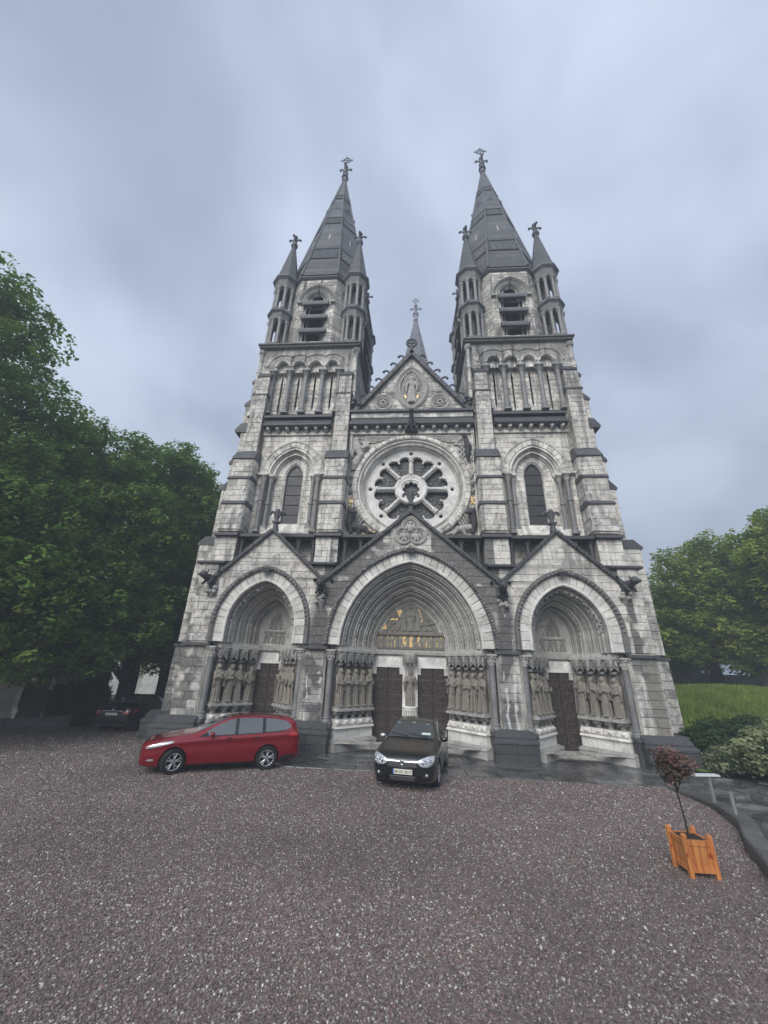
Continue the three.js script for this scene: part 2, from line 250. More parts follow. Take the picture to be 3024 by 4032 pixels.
function capital(m, x, z, y0, y1, r) {
  const h = y1 - y0; m.lathe([[r * 1.12, 0], [r * 1.25, h * .06], [r * 1.05, h * .12], [r * 1.02, h * .35], [r * 1.3, h * .65], [r * 1.62, h * .82], [r * 1.5, h * .84]], x, z, 10, y0);
  for (let i = 0; i < 8; i++) { const a = i * Math.PI / 4, c = Math.cos(a), s = Math.sin(a); m.at(SPH, x + c * r * 1.55, y0 + h * .7, z + s * r * 1.55, r * .32, h * .12, r * .32); m.at(SPH, x + Math.cos(a + .39) * r * 1.2, y0 + h * .38, z + Math.sin(a + .39) * r * 1.2, r * .24, h * .2, r * .24); }
  m.box(x - r * 1.75, x + r * 1.75, y0 + h * .84, y1, z - r * 1.75, z + r * 1.75);
}
const baseProf = (r, h) => [[r * 1.55, 0], [r * 1.6, h * .25], [r * 1.5, h * .38], [r * 1.15, h * .5], [r * 1.2, h * .62], [r * 1.38, h * .75], [r * 1.3, h * .9], [r, h]];
function column(par, x, z, y0, y1, r, { bh = .25, ch = .36, ring = null, mat = M.shaft, capMat = M.trim, names = true } = {}) {
  part(par, 'column_base', mb(m => { m.box(x - r * 1.65, x + r * 1.65, y0 - .02, y0 + bh * .2, z - r * 1.65, z + r * 1.65); m.lathe(baseProf(r, bh * .8), x, z, 12, y0 + bh * .2); }), mat);
  part(par, 'column_shaft', mb(m => { m.tone(rr(.9, 1.1)); m.lathe([[r, y0 + bh], [r * .97, y1 - ch]], x, z, 14); if (ring) for (const yr of ring) m.lathe([[r, -.07], [r * 1.35, -.05], [r * 1.45, 0], [r * 1.35, .05], [r, .07]], x, z, 12, yr); }), mat);
  part(par, 'capital', mb(m => capital(m, x, z, y1 - ch, y1, r)), capMat);
}
function slab(m, x0, x1, yb, yt, z0, z1, slope = .5) {              // weathered ledge: vertical nose, sloping top, drip under
  const nose = Math.min(.12, (yt - yb) * .5);
  m.prismX([[z0, yb], [z1 - .05, yb], [z1 - .03, yb - .025], [z1, yb - .02], [z1, yb + nose], [z0, yt]], x0, x1);
}
function finial(m, x, y, z, s) {                                    // stone poppy-head with four arms
  m.lathe([[.13, 0], [.2, .03], [.2, .1], [.12, .14], [.1, .35], [.15, .5], [.1, .62], [.07, .72]].map(q => [q[0] * s, q[1] * s]), x, z, 8, y);
  for (let i = 0; i < 4; i++) { const a = i * Math.PI / 2, c = Math.cos(a), n = Math.sin(a); m.tube([[x + c * .08 * s, y + .42 * s, z + n * .08 * s], [x + c * .26 * s, y + .58 * s, z + n * .26 * s], [x + c * .36 * s, y + .5 * s, z + n * .36 * s]], .055 * s, 6); m.at(SPH, x + c * .36 * s, y + .5 * s, z + n * .36 * s, .085 * s); }
  m.at(SPH, x, y + .82 * s, z, .15 * s, .17 * s, .15 * s);
}
function ironCross(m, x, y, z, s) { m.bar([x, y, z], [x, y + 1.3 * s, z], .035 * s, .03 * s); m.bar([x - .42 * s, y + .85 * s, z], [x + .42 * s, y + .85 * s, z], .03 * s); m.add(new THREE.TorusGeometry(.3 * s, .035 * s, 6, 24), new THREE.Matrix4().makeTranslation(x, y + .85 * s, z)); for (const [a, b] of [[-.42, .85], [.42, .85], [0, 1.3]]) m.at(SPH, x + a * s, y + b * s, z, .06 * s); }

// ---- front wall of the portals, z = 1.8
const ZP = 1.8, PX = 6.25, SPR = 3.74, YL = 4.43;              // the side arches are stilted
const PE = { c: { cx: 0, w: 3.4, e: archE(3.4, 4.03) }, l: { w: 2.02, e: archE(2.02, 2.43) } };
const gableY = x => { const a = Math.abs(x); return a < 3.72 ? 9.5 - a * (9.5 - 6.3) / 3.72 : a < PX ? 6.3 + (a - 3.72) * (8.6 - 6.3) / (PX - 3.72) : a < 8.5 ? 8.6 - (a - PX) * (8.6 - 6.42) / (8.5 - PX) : 7.05; };
{
  const sh = new THREE.Shape(); [[-9.28, .3], [9.28, .3], [9.28, 7.05], [8.5, 7.05], [8.5, 6.42], [PX, 8.6], [3.72, 6.3], [0, 9.5], [-3.72, 6.3], [-PX, 8.6], [-8.5, 6.42], [-8.5, 7.05], [-9.28, 7.05]].forEach((q, i) => i ? sh.lineTo(...q) : sh.moveTo(...q));
  const hole = (cx, w, wa, e, ys) => { const h = new THREE.Path(); h.moveTo(cx - w, .35); h.lineTo(cx - w, SPR); h.lineTo(cx - wa, SPR + .001); archPts(cx, wa, e, ys + .002).forEach(q => h.lineTo(...q)); h.lineTo(cx + wa, SPR + .001); h.lineTo(cx + w, SPR); h.lineTo(cx + w, .35); h.closePath(); sh.holes.push(h); };
  hole(0, 3.32, 2.95, PE.c.e, SPR); hole(PX, 1.95, 1.5, PE.l.e, YL); hole(-PX, 1.95, 1.5, PE.l.e, YL);
  const g = new THREE.ExtrudeGeometry(sh, { depth: .45, bevelEnabled: false }); g.translate(0, 0, ZP - .45);
  const pw = part(cath, 'portal_front_wall', mb(m => { m.add(g); for (const s of [-1, 1]) { m.box(s * 8.9, s * 9.28, .3, 7.05, -.5, ZP - .45); m.box(s * 3.45, s * 4.22, .3, 6.2, 0, ZP - .45); } }), M.mortar);
  // ashlar facing
  // strips between and beside the openings
  for (const s of [-1, 1]) {
    const mm = s > 0 ? (f => f) : (f => f);
    const hl = archHole(s * PX, 2.0, PE.l.e, YL), hc = archHole(0, 3.38, PE.c.e, SPR);
    // pier between central and side arch up to the valley
    ashlar({ y0: .95, y1: 3.56, xl: s > 0 ? 3.42 : -4.2, xr: s > 0 ? 4.2 : -3.42, map: front(ZP), lmax: .7 });
    const inC = y => { const h = hc(y)[0]; return h ? h[1] : 0; }, inL = y => { const h = hl(y)[0]; return h ? (s > 0 ? h[0] : -h[1]) : PX; };
    const gx = y => { return 3.72; };
    // spandrel between arch curves, below the valley height
    ashlar({ y0: 3.74, y1: 6.3, xl: s > 0 ? inC : (y => -inL(y)), xr: s > 0 ? inL : (y => -inC(y)), map: front(ZP), lmax: .8 });
    // side gable above
    const gl = y => s > 0 ? 3.72 + (y - 6.3) * (PX - 3.72) / 2.3 : -(8.5 - (y - 6.42) * (8.5 - PX) / 2.18), gr = y => s > 0 ? 8.5 - (y - 6.42) * (8.5 - PX) / 2.18 : -(3.72 + (y - 6.3) * (PX - 3.72) / 2.3);
    ashlar({ y0: 6.42, y1: 8.55, xl: y => Math.min(gl(y), s * PX), xr: y => Math.max(gr(y), s * PX), hole: hl, map: front(ZP), lmax: .75 });
    // outer part beside the side arch
    const out = y => { const h = hl(y)[0]; return h ? (s > 0 ? h[1] : -h[0]) : PX; };
    ashlar({ y0: .98, y1: 3.56, xl: s > 0 ? 8.28 : -9.28, xr: s > 0 ? 9.28 : -8.28, map: front(ZP), lmax: .8 });
    ashlar({ y0: 3.74, y1: 6.42, xl: s > 0 ? out : -9.28, xr: s > 0 ? 9.28 : (y => -out(y)), map: front(ZP), lmax: .85 });
    ashlar({ y0: 6.42, y1: 7.03, xl: s > 0 ? 8.5 : -9.28, xr: s > 0 ? 9.28 : -8.5, map: front(ZP) });
    // outer return of the buttress
    ashlar({ y0: .98, y1: 7.03, xl: s > 0 ? -1.78 : .5, xr: s > 0 ? -.5 : 1.78, map: s > 0 ? sideR(9.28) : sideL(-9.28), vis: .2 });
  }
  ashlar({ y0: 6.3, y1: 9.4, xl: y => -(9.5 - y) * 3.72 / 3.2, xr: y => (9.5 - y) * 3.72 / 3.2, hole: y => archHole(0, 3.38, PE.c.e, SPR)(y), map: front(ZP), lmax: .8 });
  // copings of the gables, dark and weathered
  const cop = (x0, y0, x1, y1) => part(pw, 'gable_coping', mb(m => {
    const dx = x1 - x0, dy = y1 - y0, l = Math.hypot(dx, dy), nx = -dy / l * (dx > 0 ? 1 : -1), ny = Math.abs(dx) / l, N = Math.round(l / .5);
    for (let i = 0; i < N; i++) { const a = i / N + .012 / l, b = (i + 1) / N - .012 / l, A = [x0 + dx * a, y0 + dy * a], B = [x0 + dx * b, y0 + dy * b], t = .1, o = rr(0, .015); m.tone(rr(.8, 1.2)); m.prismZ([[A[0] - nx * .05, A[1] - ny * .05], [B[0] - nx * .05, B[1] - ny * .05], [B[0] + nx * (t + o), B[1] + ny * (t + o)], [A[0] + nx * (t + o), A[1] + ny * (t + o)]], .3, ZP + .16); }
    for (let i = 0; i < N * 4; i++) { const a = (i + .5) / N / 4; m.tone(rr(.7, 1.3)); m.at(SPHs, x0 + dx * a, y0 + dy * a - .02, ZP + .15, .055, .045, .06, rnd() * 6, rnd() * 6); }
  }), M.dark);
  for (const s of [-1, 1]) { cop(s * 3.72, 6.3, 0, 9.5); cop(s * 3.72, 6.3, s * PX, 8.6); cop(s * 8.55, 6.38, s * PX, 8.6); }
  // trefoil medallion with three small figures in the central gable
  { const lobes = [[0, 8.86, .3], [-.27, 8.42, .3], [.27, 8.42, .3]], pts = []; for (let i = 0; i < 72; i++) { const a = i / 72 * Math.PI * 2, dx = Math.cos(a), dy = Math.sin(a); let best = 0; for (const [lx, ly, r] of lobes) { const ox = lx, oy = ly - 8.58, b = ox * dx + oy * dy, q = b * b - (ox * ox + oy * oy - r * r); if (q > 0) best = Math.max(best, b + Math.sqrt(q)); } pts.push([dx, dy, best]); }
    part(pw, 'trefoil_frame', mb(m => { const rows = [...pts, pts[0]].map(([dx, dy, r]) => [[.16, .0], [.14, .1], [.08, .12], [.04, .07], [0, .09], [-.04, .03]].map(([o, z]) => [dx * (r + o), 8.58 + dy * (r + o), ZP + z])); m.tone(1.1); m.grid(rows, .7); }), M.relief);
    part(pw, 'trefoil_field', mb(m => { m.tone(.6); m.prismZ(pts.map(([dx, dy, r]) => [dx * r, 8.58 + dy * r]), ZP - .02, ZP + .045); }), M.relief);
    for (const [x, y] of [[0, 8.62], [-.27, 8.2], [.27, 8.2]]) part(pw, 'trefoil_figure', mb(m => { m.tone(1.05); m.at(SPH, x, y + .36, ZP + .09, .075, .085, .07); m.at(SPH, x, y + .16, ZP + .07, .15, .17, .09); for (const s of [-1, 1]) { m.at(SPH, x + s * .16, y + .2, ZP + .06, .06, .16, .05, 0, 0, s * .3); m.at(SPH, x + s * .06, y + .02, ZP + .08, .06, .1, .06); } m.box(x - .015, x + .015, y, y + .42, ZP + .1, ZP + .13); }), M.relief); }
  // gable finials (fleur crosses) and gargoyles at eaves and valleys
  const fleur = (x, y, z, s) => part(pw, 'gable_finial', mb(m => { m.lathe([[.16, 0], [.14, .12], [.1, .3], [.15, .36], [.15, .42], [.1, .46], [.09, .75], [.13, .95], [.08, 1.05]].map(q => [q[0] * s, q[1] * s]), x, z, 8, y); m.box(x - .15 * s, x + .15 * s, y + .35 * s, y + .43 * s, z - .15 * s, z + .15 * s); for (const d of [-1, 1]) { m.tube([[x + d * .06 * s, y + .62 * s, z], [x + d * .16 * s, y + .88 * s, z], [x + d * .3 * s, y + .9 * s, z], [x + d * .34 * s, y + .78 * s, z]], .065 * s, 7); } }), M.dark);
  fleur(0, 9.55, ZP - .1, 1.05); fleur(PX, 8.68, ZP - .15, 1.0); fleur(-PX, 8.68, ZP - .15, 1.0);
  const gargoyle = (x, y, z, dir, s = 1, dark = M.dark) => part(pw, 'gargoyle', mb(m => { const X = Math.sin(dir), Z = Math.cos(dir), P = (d, h, l = 0) => [x + X * d * s + Z * l * s, y + h * s, z + Z * d * s - X * l * s]; m.bar(P(-.1, 0), P(.5, .05), .19 * s, .14 * s); m.at(SPH, ...P(.58, .12), .17 * s, .16 * s, .17 * s); m.bar(P(.6, .1), P(.82, .06), .1 * s, .06 * s); for (const l of [-1, 1]) { m.bar(P(.5, .2, l * .1), P(.48, .36, l * .15), .05 * s, .01 * s); m.bar(P(.2, 0, l * .14), P(.42, -.26, l * .16), .08 * s, .05 * s); m.tube([P(0, .1, l * .15), P(-.05, .35, l * .3), P(.15, .3, l * .36)], .06 * s, 6); } m.bar(P(-.05, -.45), P(.1, -.05), .1 * s, .18 * s); }), dark);
  for (const s of [-1, 1]) { gargoyle(s * 8.62, 6.3, ZP, s * .35); gargoyle(s * 3.72, 6.0, ZP, 0, 1.05); part(pw, 'carved_corbel', mb(m => { for (let i = 0; i < 9; i++) m.at(SPHs, s * 3.72 + rr(-.22, .22), 5.55 + rr(-.15, .15), ZP + .1 + rr(0, .15), .09, .08, .09); m.bar([s * 3.72, 5.1, ZP - .02], [s * 3.72, 5.5, ZP + .1], .03, .18); }), M.relief); part(pw, 'carved_corbel', mb(m => { for (let i = 0; i < 9; i++) m.at(SPHs, s * 8.55 + rr(-.2, .2), 5.85 + rr(-.12, .12), ZP + .1 + rr(0, .12), .09, .08, .09); m.bar([s * 8.55, 5.45, ZP - .02], [s * 8.55, 5.8, ZP + .08], .03, .17); }), M.relief); }
  // string course at the springing
  for (const [a, b] of [[3.33, 4.28], [8.2, 9.38]]) for (const s of [-1, 1]) part(pw, 'string_course', mb(m => { m.tone(rr(.9, 1.2)); slab(m, s * a, s * b, 3.58, 3.76, 1.2, ZP + .14); }), M.dark);
  for (const s of [-1, 1]) part(pw, 'string_course', mb(m => slab(m, s * 9.28, s * 10.5, 3.58, 3.76, -.4, .62)), M.dark);
  // spotlights over the arches
  for (const [x, y] of [[-PX + .02, 6.72], [0.02, 7.66], [PX - .02, 6.72]]) { const l = part(pw, 'floodlight', mb(m => { m.box(x - .17, x + .17, y - .1, y + .08, ZP + .22, ZP + .32); m.bar([x, y + .05, ZP], [x, y + .05, ZP + .25], .025); m.box(x - .2, x - .175, y - .06, y + .04, ZP + .1, ZP + .3); m.box(x + .175, x + .2, y - .06, y + .04, ZP + .1, ZP + .3); }), M.crossIron); }
}
// ---- plinths
{
  const pl = (x0, x1, zf, zb) => part(cath, 'plinth', mb(m => { // battered dark base with stepped weathering
    const N = Math.max(1, Math.round((x1 - x0) / .8));
    for (let c = 0; c < 2; c++) for (let i = 0; i < N; i++) { const a = lerp(x0, x1, i / N) + .006, b = lerp(x0, x1, (i + 1) / N) - .006; m.tone(rr(.75, 1.15)); m.box(a, b, c * .29 + .004, c * .29 + .284, zb, zf + rr(-.006, .006)); }
    m.tone(1.05); m.prismX([[zb, .58], [zf, .58], [zf + .02, .6], [zf + .02, .66], [zf - .12, .74], [zb, .74]], x0 - .02, x1 + .02);
    m.tone(.95); m.prismX([[zb, .74], [zf - .13, .745], [zf - .13, .8], [zf - .44, 1.02], [zb, 1.02]], x0 + .04, x1 - .04);
  }), M.dark);
  for (const s of [-1, 1]) { const q = (a, b, zf, zb) => s > 0 ? pl(a, b, zf, zb) : pl(-b, -a, zf, zb); q(2.98, 4.5, ZP + .45, .6); q(8.05, 9.72, ZP + .5, .6); q(9.75, 10.95, .95, -3); }
}
// ---- a portal: arch orders, jambs with columns, canopies and corbels, doors, tympanum
const STATUE_SPOTS = [];
function portal(cx, w, e, dw, tag, nOrd, nv, nst, two) {
  const YA = two ? SPR : YL, drop = YA - SPR;
  const P = new THREE.Group(); P.name = 'portal'; cath.add(P); P.userData.label = tag + ' doorway with stepped pointed arch and statues';
  const R = w + e, zi = -.12, tw = two ? 1.6 : .76;                 // tympanum half width
  if (drop) for (const sd of [-1, 1]) for (let i = 0; i < 2; i++) part(P, 'voussoir', mb(m => { m.tone(rr(.92, 1.1)); m.box(cx + sd * (w - .5), cx + sd * (w - .08), SPR + .02 + i * drop / 2, SPR + .01 + (i + 1) * drop / 2 - .012, ZP - .3, ZP + .02 + rr(0, .01)); }), M.voussoir);
  voussoirs(P, { cx, ys: YA, e, r0: R - .5, r1: R - .08, z0: ZP - .3, z1: ZP + .02, n: nv, tone: 1.05, mat: M.voussoir });
  part(P, 'hood_mould', mb(m => {
    archSweep(m, { cx, ys: YA, drop, e, joints: nv, prof: [[R - .1, ZP], [R - .1, ZP + .1], [R - .02, ZP + .16], [R + .08, ZP + .16], [R + .1, ZP + .06], [R + .1, ZP - .02]] });
  }), M.hood);
  part(P, 'ball_ornament', mb(m => { const nb = two ? 46 : 20; for (const sd of [-1, 1]) for (let i = 0; i < nb; i++) { const r = R - .03, A = Math.acos(e / r), t = (i + .5) / nb * A; m.tone(rr(.7, 1.6)); m.at(SPHs, cx + sd * (r * Math.cos(t) - e), YA + r * Math.sin(t), ZP + .15, .062, .062, .05, rnd() * 3, rnd() * 3); } }), M.hood);
  part(P, 'roll_moulding', mb(m => { m.tone(1.1); const rc = R - .52, pr = []; for (let i = 0; i <= 8; i++) { const a = -1.2 + i / 8 * 4.2; pr.push([rc + .06 * Math.cos(a), ZP + .0 + .06 * Math.sin(a)]); } archSweep(m, { cx, ys: YA, drop, e, joints: nv, prof: pr }); }), M.voussoir);
  const rA = R - .55, rB = tw + e;                                  // splay from here to the tympanum
  for (let k = 0; k < nOrd; k++) {
    const r1 = lerp(rA, rB, k / nOrd), r0 = lerp(rA, rB, (k + 1) / nOrd), z1 = lerp(ZP - .06, zi, k / nOrd), z0 = lerp(ZP - .06, zi, (k + 1) / nOrd), dr = r1 - r0, dz = z1 - z0, pr = [];
    const q = (a, b) => pr.push([r1 - dr * a, z1 - dz * b]);
    q(0, 0); q(0, .45); q(.08, .5); q(.1, .62); q(.3, .64);
    for (let i = 0; i <= 7; i++) { const a = Math.PI * .95 - i / 7 * Math.PI * 1.3; pr.push([r1 - dr * (.52 + .27 * Math.cos(a)), z1 - dz * .6 + dr * .42 * Math.sin(a)]); }
    q(.78, .74); q(.8, .95); q(1, 1);
    part(P, 'archivolt', mb(m => { m.tone(k % 2 ? .92 : 1.06); archSweep(m, { cx, ys: YA, drop, e, joints: Math.max(8, Math.round(nv * .9 - k)), prof: pr, dep: .016 }); }), M.orders);
    if (k % 2 === 0) part(P, 'billet_moulding', mb(m => { const rr0 = r1 - dr * .9, zz = z0 + dz * .1, n = Math.round(rr0 * (two ? 7 : 6)); for (const sd of [-1, 1]) for (let i = 0; i < n; i++) { const A = Math.acos(e / rr0), t = (i + .5) / n * A, x = cx + sd * (rr0 * Math.cos(t) - e), y = YA + rr0 * Math.sin(t); m.tone(rr(.8, 1.25)); m.add(new THREE.BoxGeometry(.07, rr0 * A / n * .8, .08), new THREE.Matrix4().compose(V(x, y, zz), new THREE.Quaternion().setFromEuler(new THREE.Euler(0, 0, sd * t)), V(1, 1, 1))); } }), M.orders);
  }
  if (!two) part(P, 'carved_order', mb(m => { for (const sd of [-1, 1]) for (let i = 0; i < 9; i++) { const r = rA - .1, A = Math.acos(e / r), t = (i + .6) / 9.4 * A, x = cx + sd * (r * Math.cos(t) - e), y = YA + r * Math.sin(t); for (let k = 0; k < 5; k++) { m.tone(rr(.5, .9)); m.at(SPHs, x + rr(-.06, .06), y + rr(-.1, .1), ZP - .25 - rr(0, .15), .055, .08, .06, rnd() * 3, rnd() * 3, rnd() * 3); } } }), M.orders);
  // jambs
  for (const sd of [-1, 1]) {
    const ox = (two ? 3.0 : 1.78), oz = ZP - .28, ix = dw + .1, iz = zi + .12, X = t => cx + sd * lerp(ox, ix, t), Z = t => lerp(oz, iz, t), n = nst;
    const len = Math.hypot(ox - ix, oz - iz), tx = sd * (ix - ox) / len, tz = (iz - oz) / len;  // along the splay, inwards
    let nx = -tz * sd * -1, nz; { nx = tz; nz = -tx; if (nz < 0) { nx = -nx; nz = -nz; } }       // outward normal (towards forecourt and door axis)
    const Pt = (t, y, d) => [X(t) + nx * d, y, Z(t) + nz * d];
    const strip = (m, t0, t1, y0, y1, d0, d1, dt = d1) => m.hexa([Pt(t0, y0, d0), Pt(t1, y0, d0), Pt(t1, y0, d1), Pt(t0, y0, d1)], [Pt(t0, y1, d0), Pt(t1, y1, d0), Pt(t1, y1, dt), Pt(t0, y1, dt)]);
    part(P, 'jamb_wall', mb(m => { m.tone(.55); strip(m, -.08, 1.05, 0, SPR + .02, -.5, -.1); m.tone(.8); m.box(cx + sd * (dw), cx + sd * (dw + .16), .0, 2.98, iz - .2, iz + .04); m.box(cx + sd * ix, cx + sd * (ox + .4), 0, SPR, -.6, iz - .2); }), M.orders);
    // base courses: bench, dado slabs, rounded frieze, corbels, shelves
    part(P, 'bench', mb(m => { const N = 3; for (let i = 0; i < N; i++) { m.tone(rr(.55, .8)); strip(m, i / N + .004 - (i ? 0 : .1), (i + 1) / N - .004, 0, .3, -.1, .5); } m.tone(.55); strip(m, -.1, 1, .3, .36, -.1, .53, .48); strip(m, -.1, 1, .36, .4, -.1, .4, .3); }), M.tracery);
    part(P, 'dado', mb(m => { const N = 3; for (let i = 0; i < N; i++) { m.tone(rr(1, 1.2)); strip(m, i / N + .005, (i + 1) / N - .005, .4, .74, -.1, .24 + rr(0, .01)); } m.tone(1.2); strip(m, -.02, 1, .75, .83, -.1, .34, .3); }), M.tracery);
    for (let i = 0; i < n; i++) {
      const t0 = i / n, t1 = (i + 1) / n, tc = (t0 + t1) / 2, wv = len / n;
      part(P, 'carved_base_block', mb(m => { m.tone(rr(.95, 1.2), .02); strip(m, t0 + .008, t1 - .008, .835, .89, -.1, .22, .3); strip(m, t0 + .008, t1 - .008, .89, 1.06, -.1, .3, .18); m.at(SPH, ...Pt(tc - .2 / n, .97, .24), wv * .32, .075, .07); }), M.tracery);
      part(P, 'statue_corbel', mb(m => { m.tone(.8); const c = Pt(tc, 0, .1); m.lathe([[wv * .2, 1.06], [wv * .24, 1.1], [wv * .2, 1.12], [wv * .28, 1.2], [wv * .46, 1.3], [wv * .4, 1.33]], c[0], c[2], 10); m.tone(.42); for (let k = 0; k < 8; k++) { const a = k * .785; m.at(SPHs, c[0] + Math.cos(a) * wv * .36, 1.24 + rr(-.02, .02), c[2] + Math.sin(a) * wv * .36, .05, .05, .05); } m.tone(1.2); strip(m, t0 + .006, t1 - .006, 1.33, 1.42, -.1, .34); m.tone(.8); strip(m, t0 + .02, t1 - .02, 1.42, 1.5, -.1, .28, .25); }), M.relief);
      part(P, 'statue_canopy', mb(m => {                            // gabled canopy with hanging arches
        const c = Pt(tc, 0, .08), K = 6; m.tone(.7); m.lathe([[wv * .3, 3.06], [wv * .3, 2.98], [wv * .26, 2.97]], c[0], c[2], 10);
        const ring = (r, y, a) => [c[0] + Math.cos(a) * r, y, c[2] + Math.sin(a) * r];
        m.tone(rr(.75, 1)); for (let k = 0; k < K; k++) { const a0 = k / K * 6.2832 + .26, a1 = (k + 1) / K * 6.2832 + .26, am = (a0 + a1) / 2, r = wv * .56;
          m.quad(ring(r, 3.2, a0), ring(r, 3.2, a1), ring(r, 3.5, a1), ring(r, 3.5, a0)); m.tri(ring(r, 3.2, a0), ring(r, 3.08, a0), ring(r * .93, 3.2, am)); m.tri(ring(r, 3.2, a1), ring(r * .93, 3.2, am), ring(r, 3.08, a1));
          m.tone(rr(.5, .8)); m.tri(ring(r * 1.06, 3.19, a0), ring(r * 1.1, 3.4, am), ring(r * 1.06, 3.19, a1)); m.at(SPHs, ...ring(r * 1.05, 3.42, am), .035, .06, .035); m.bar(ring(r * 1.04, 3.06, a0), ring(r * 1.04, 3.46, a0), .022, .012, 5); m.tone(rr(.75, 1)); }
        m.tone(.75); m.lathe([[0, 3.2], [wv * .55, 3.19]], c[0], c[2], 6); m.tone(1.15); strip(m, t0 - .01, t1 + .01, 3.5, 3.6, -.1, .3); strip(m, t0 - .01, t1 + .01, 3.6, SPR + .01, -.1, .24, .2);
      }), M.relief);
      part(P, 'statue_shaft', mb(m => { const c = Pt(tc, 0, -.06); m.tone(.6); m.lathe([[wv * .3, 1.45], [wv * .3, 2.98]], c[0], c[2], 10); }), M.statue);
      STATUE_SPOTS.push({ p: Pt(tc, 1.5, .15), ang: Math.atan2(nx, nz), i: n - i, n, side: sd < 0 ? 'left' : 'right', tag, w: wv });
    }
    const colX = cx + sd * (two ? 3.16 : 1.86), colZ = ZP - .1;
    part(P, 'column_pedestal', mb(m => { m.tone(1.1); m.box(colX - .17, colX + .17, 0, .78, colZ - .25, colZ + .25); m.prismX([[colZ - .25, .78], [colZ + .3, .78], [colZ + .3, .84], [colZ + .2, .92], [colZ - .2, .92]], colX - .2, colX + .2); }), M.dark);
    column(P, colX, colZ, .92, 3.56, .115, { bh: .24, ch: .42, mat: M.shaft, capMat: M.relief });
  }
  // doors, lintel, tympanum
  const leaf = (x0, x1) => {
    part(P, 'door_leaf', mb(m => { const N = 4, wl = (x1 - x0) / N; for (let i = 0; i < N; i++) m.box(x0 + i * wl + .004, x0 + (i + 1) * wl - .004, .14, 2.98, zi - .12, zi - .05 + (i % 2) * .004); m.box(x0, x1, .14, 2.98, zi - .14, zi - .12); }), M.bronze);
    part(P, 'door_scrollwork', mb(m => {
      const c = (x0 + x1) / 2, hw = (x1 - x0) / 2 * .84, z = zi - .035;
      for (const y of [.22, .78, 1.35, 1.92, 2.5, 2.92]) m.box(x0 + .02, x1 - .02, y - .018, y + .018, z - .01, z + .012);
      for (const y of [.5, 1.06, 1.63, 2.2, 2.72]) { const r = Math.min(hw, .24); m.add(new THREE.TorusGeometry(r, .014, 5, 20), new THREE.Matrix4().makeTranslation(c, y, z)); for (const a of [0, 1, 2, 3]) { const A = a * 1.5708 + .785; m.add(new THREE.TorusGeometry(r * .42, .012, 5, 14), new THREE.Matrix4().makeTranslation(c + Math.cos(A) * r * .52, y + Math.sin(A) * r * .52, z)); } m.at(SPHs, c, y, z, .03, .03, .02); for (const s of [-1, 1]) for (const u of [-1, 1]) m.tube([[c + s * hw * .2, y + u * .27, z], [c + s * hw * .75, y + u * .22, z], [c + s * hw * .9, y + u * .1, z], [c + s * hw * .8, y + u * .04, z]], .012, 5); }
      for (let i = 0; i < 26; i++) m.at(SPHs, x0 + .04 + (i % 2) * (x1 - x0 - .08), .2 + (i >> 1) * .215, z, .016, .016, .012);
    }), M.iron);
  };
  if (two) { leaf(cx - 1.6, cx - .965); leaf(cx - .955, cx - .32); leaf(cx + .32, cx + .955); leaf(cx + .965, cx + 1.6); } else { leaf(cx - .56, cx - .005); leaf(cx + .005, cx + .56); }
  const lw = tw + .12;
  part(P, 'lintel', mb(m => { m.tone(1.15); m.box(cx - lw, cx + lw, 2.99, 3.46, zi - .2, zi + .06); for (const sd of [-1, 1]) { m.tone(1); m.prismX([[zi - .1, 2.7], [zi + .02, 2.72], [zi + .06, 2.99], [zi - .1, 2.99]], cx + sd * (dw - .16), cx + sd * (dw + .02)); if (two) m.prismX([[zi - .1, 2.7], [zi + .02, 2.72], [zi + .06, 2.99], [zi - .1, 2.99]], cx + sd * .3, cx + sd * .46); } }), M.tracery);
  part(P, 'lintel_moulding', mb(m => { m.tone(.9); m.box(cx - lw, cx + lw, 3.52, 3.62, zi - .2, zi + .15); m.prismX([[zi - .2, 3.62], [zi + .15, 3.62], [zi + .05, 3.72], [zi - .2, 3.72]], cx - lw, cx + lw); for (let i = 0, n = Math.round(lw * 2 / .09); i < n; i++) { m.tone(rr(.5, .9)); m.box(cx - lw + (i + .1) * lw * 2 / n, cx - lw + (i + .8) * lw * 2 / n, 3.46, 3.52, zi - .1, zi + .1); } }), M.relief);
  part(P, 'threshold', mb(m => { m.tone(1.05); m.box(cx - dw - .1, cx + dw + .1, .03, .14, zi - .3, zi + .3); m.tone(.8); m.box(cx - dw - .5, cx + dw + .5, -.05, .06, zi - .1, zi + .95); }), M.trim);
  part(P, 'tympanum', mb(m => { const p = [[cx - tw, 3.72], ...archPts(cx, tw, e, YA, 12), [cx + tw, 3.72]].reverse(); m.tone(1); m.prismZ(p, zi - .3, zi - .06); }), M.orders);
  return { P, zi, tw, cx, e };
}
const PC = portal(0, PE.c.w, PE.c.e, 1.62, 'central', 7, 17, 5, true);
const PL = portal(-PX, PE.l.w, PE.l.e, .58, 'left', 4, 10, 4, false);
const PR = portal(PX, PE.l.w, PE.l.e, .58, 'right', 4, 10, 4, false);
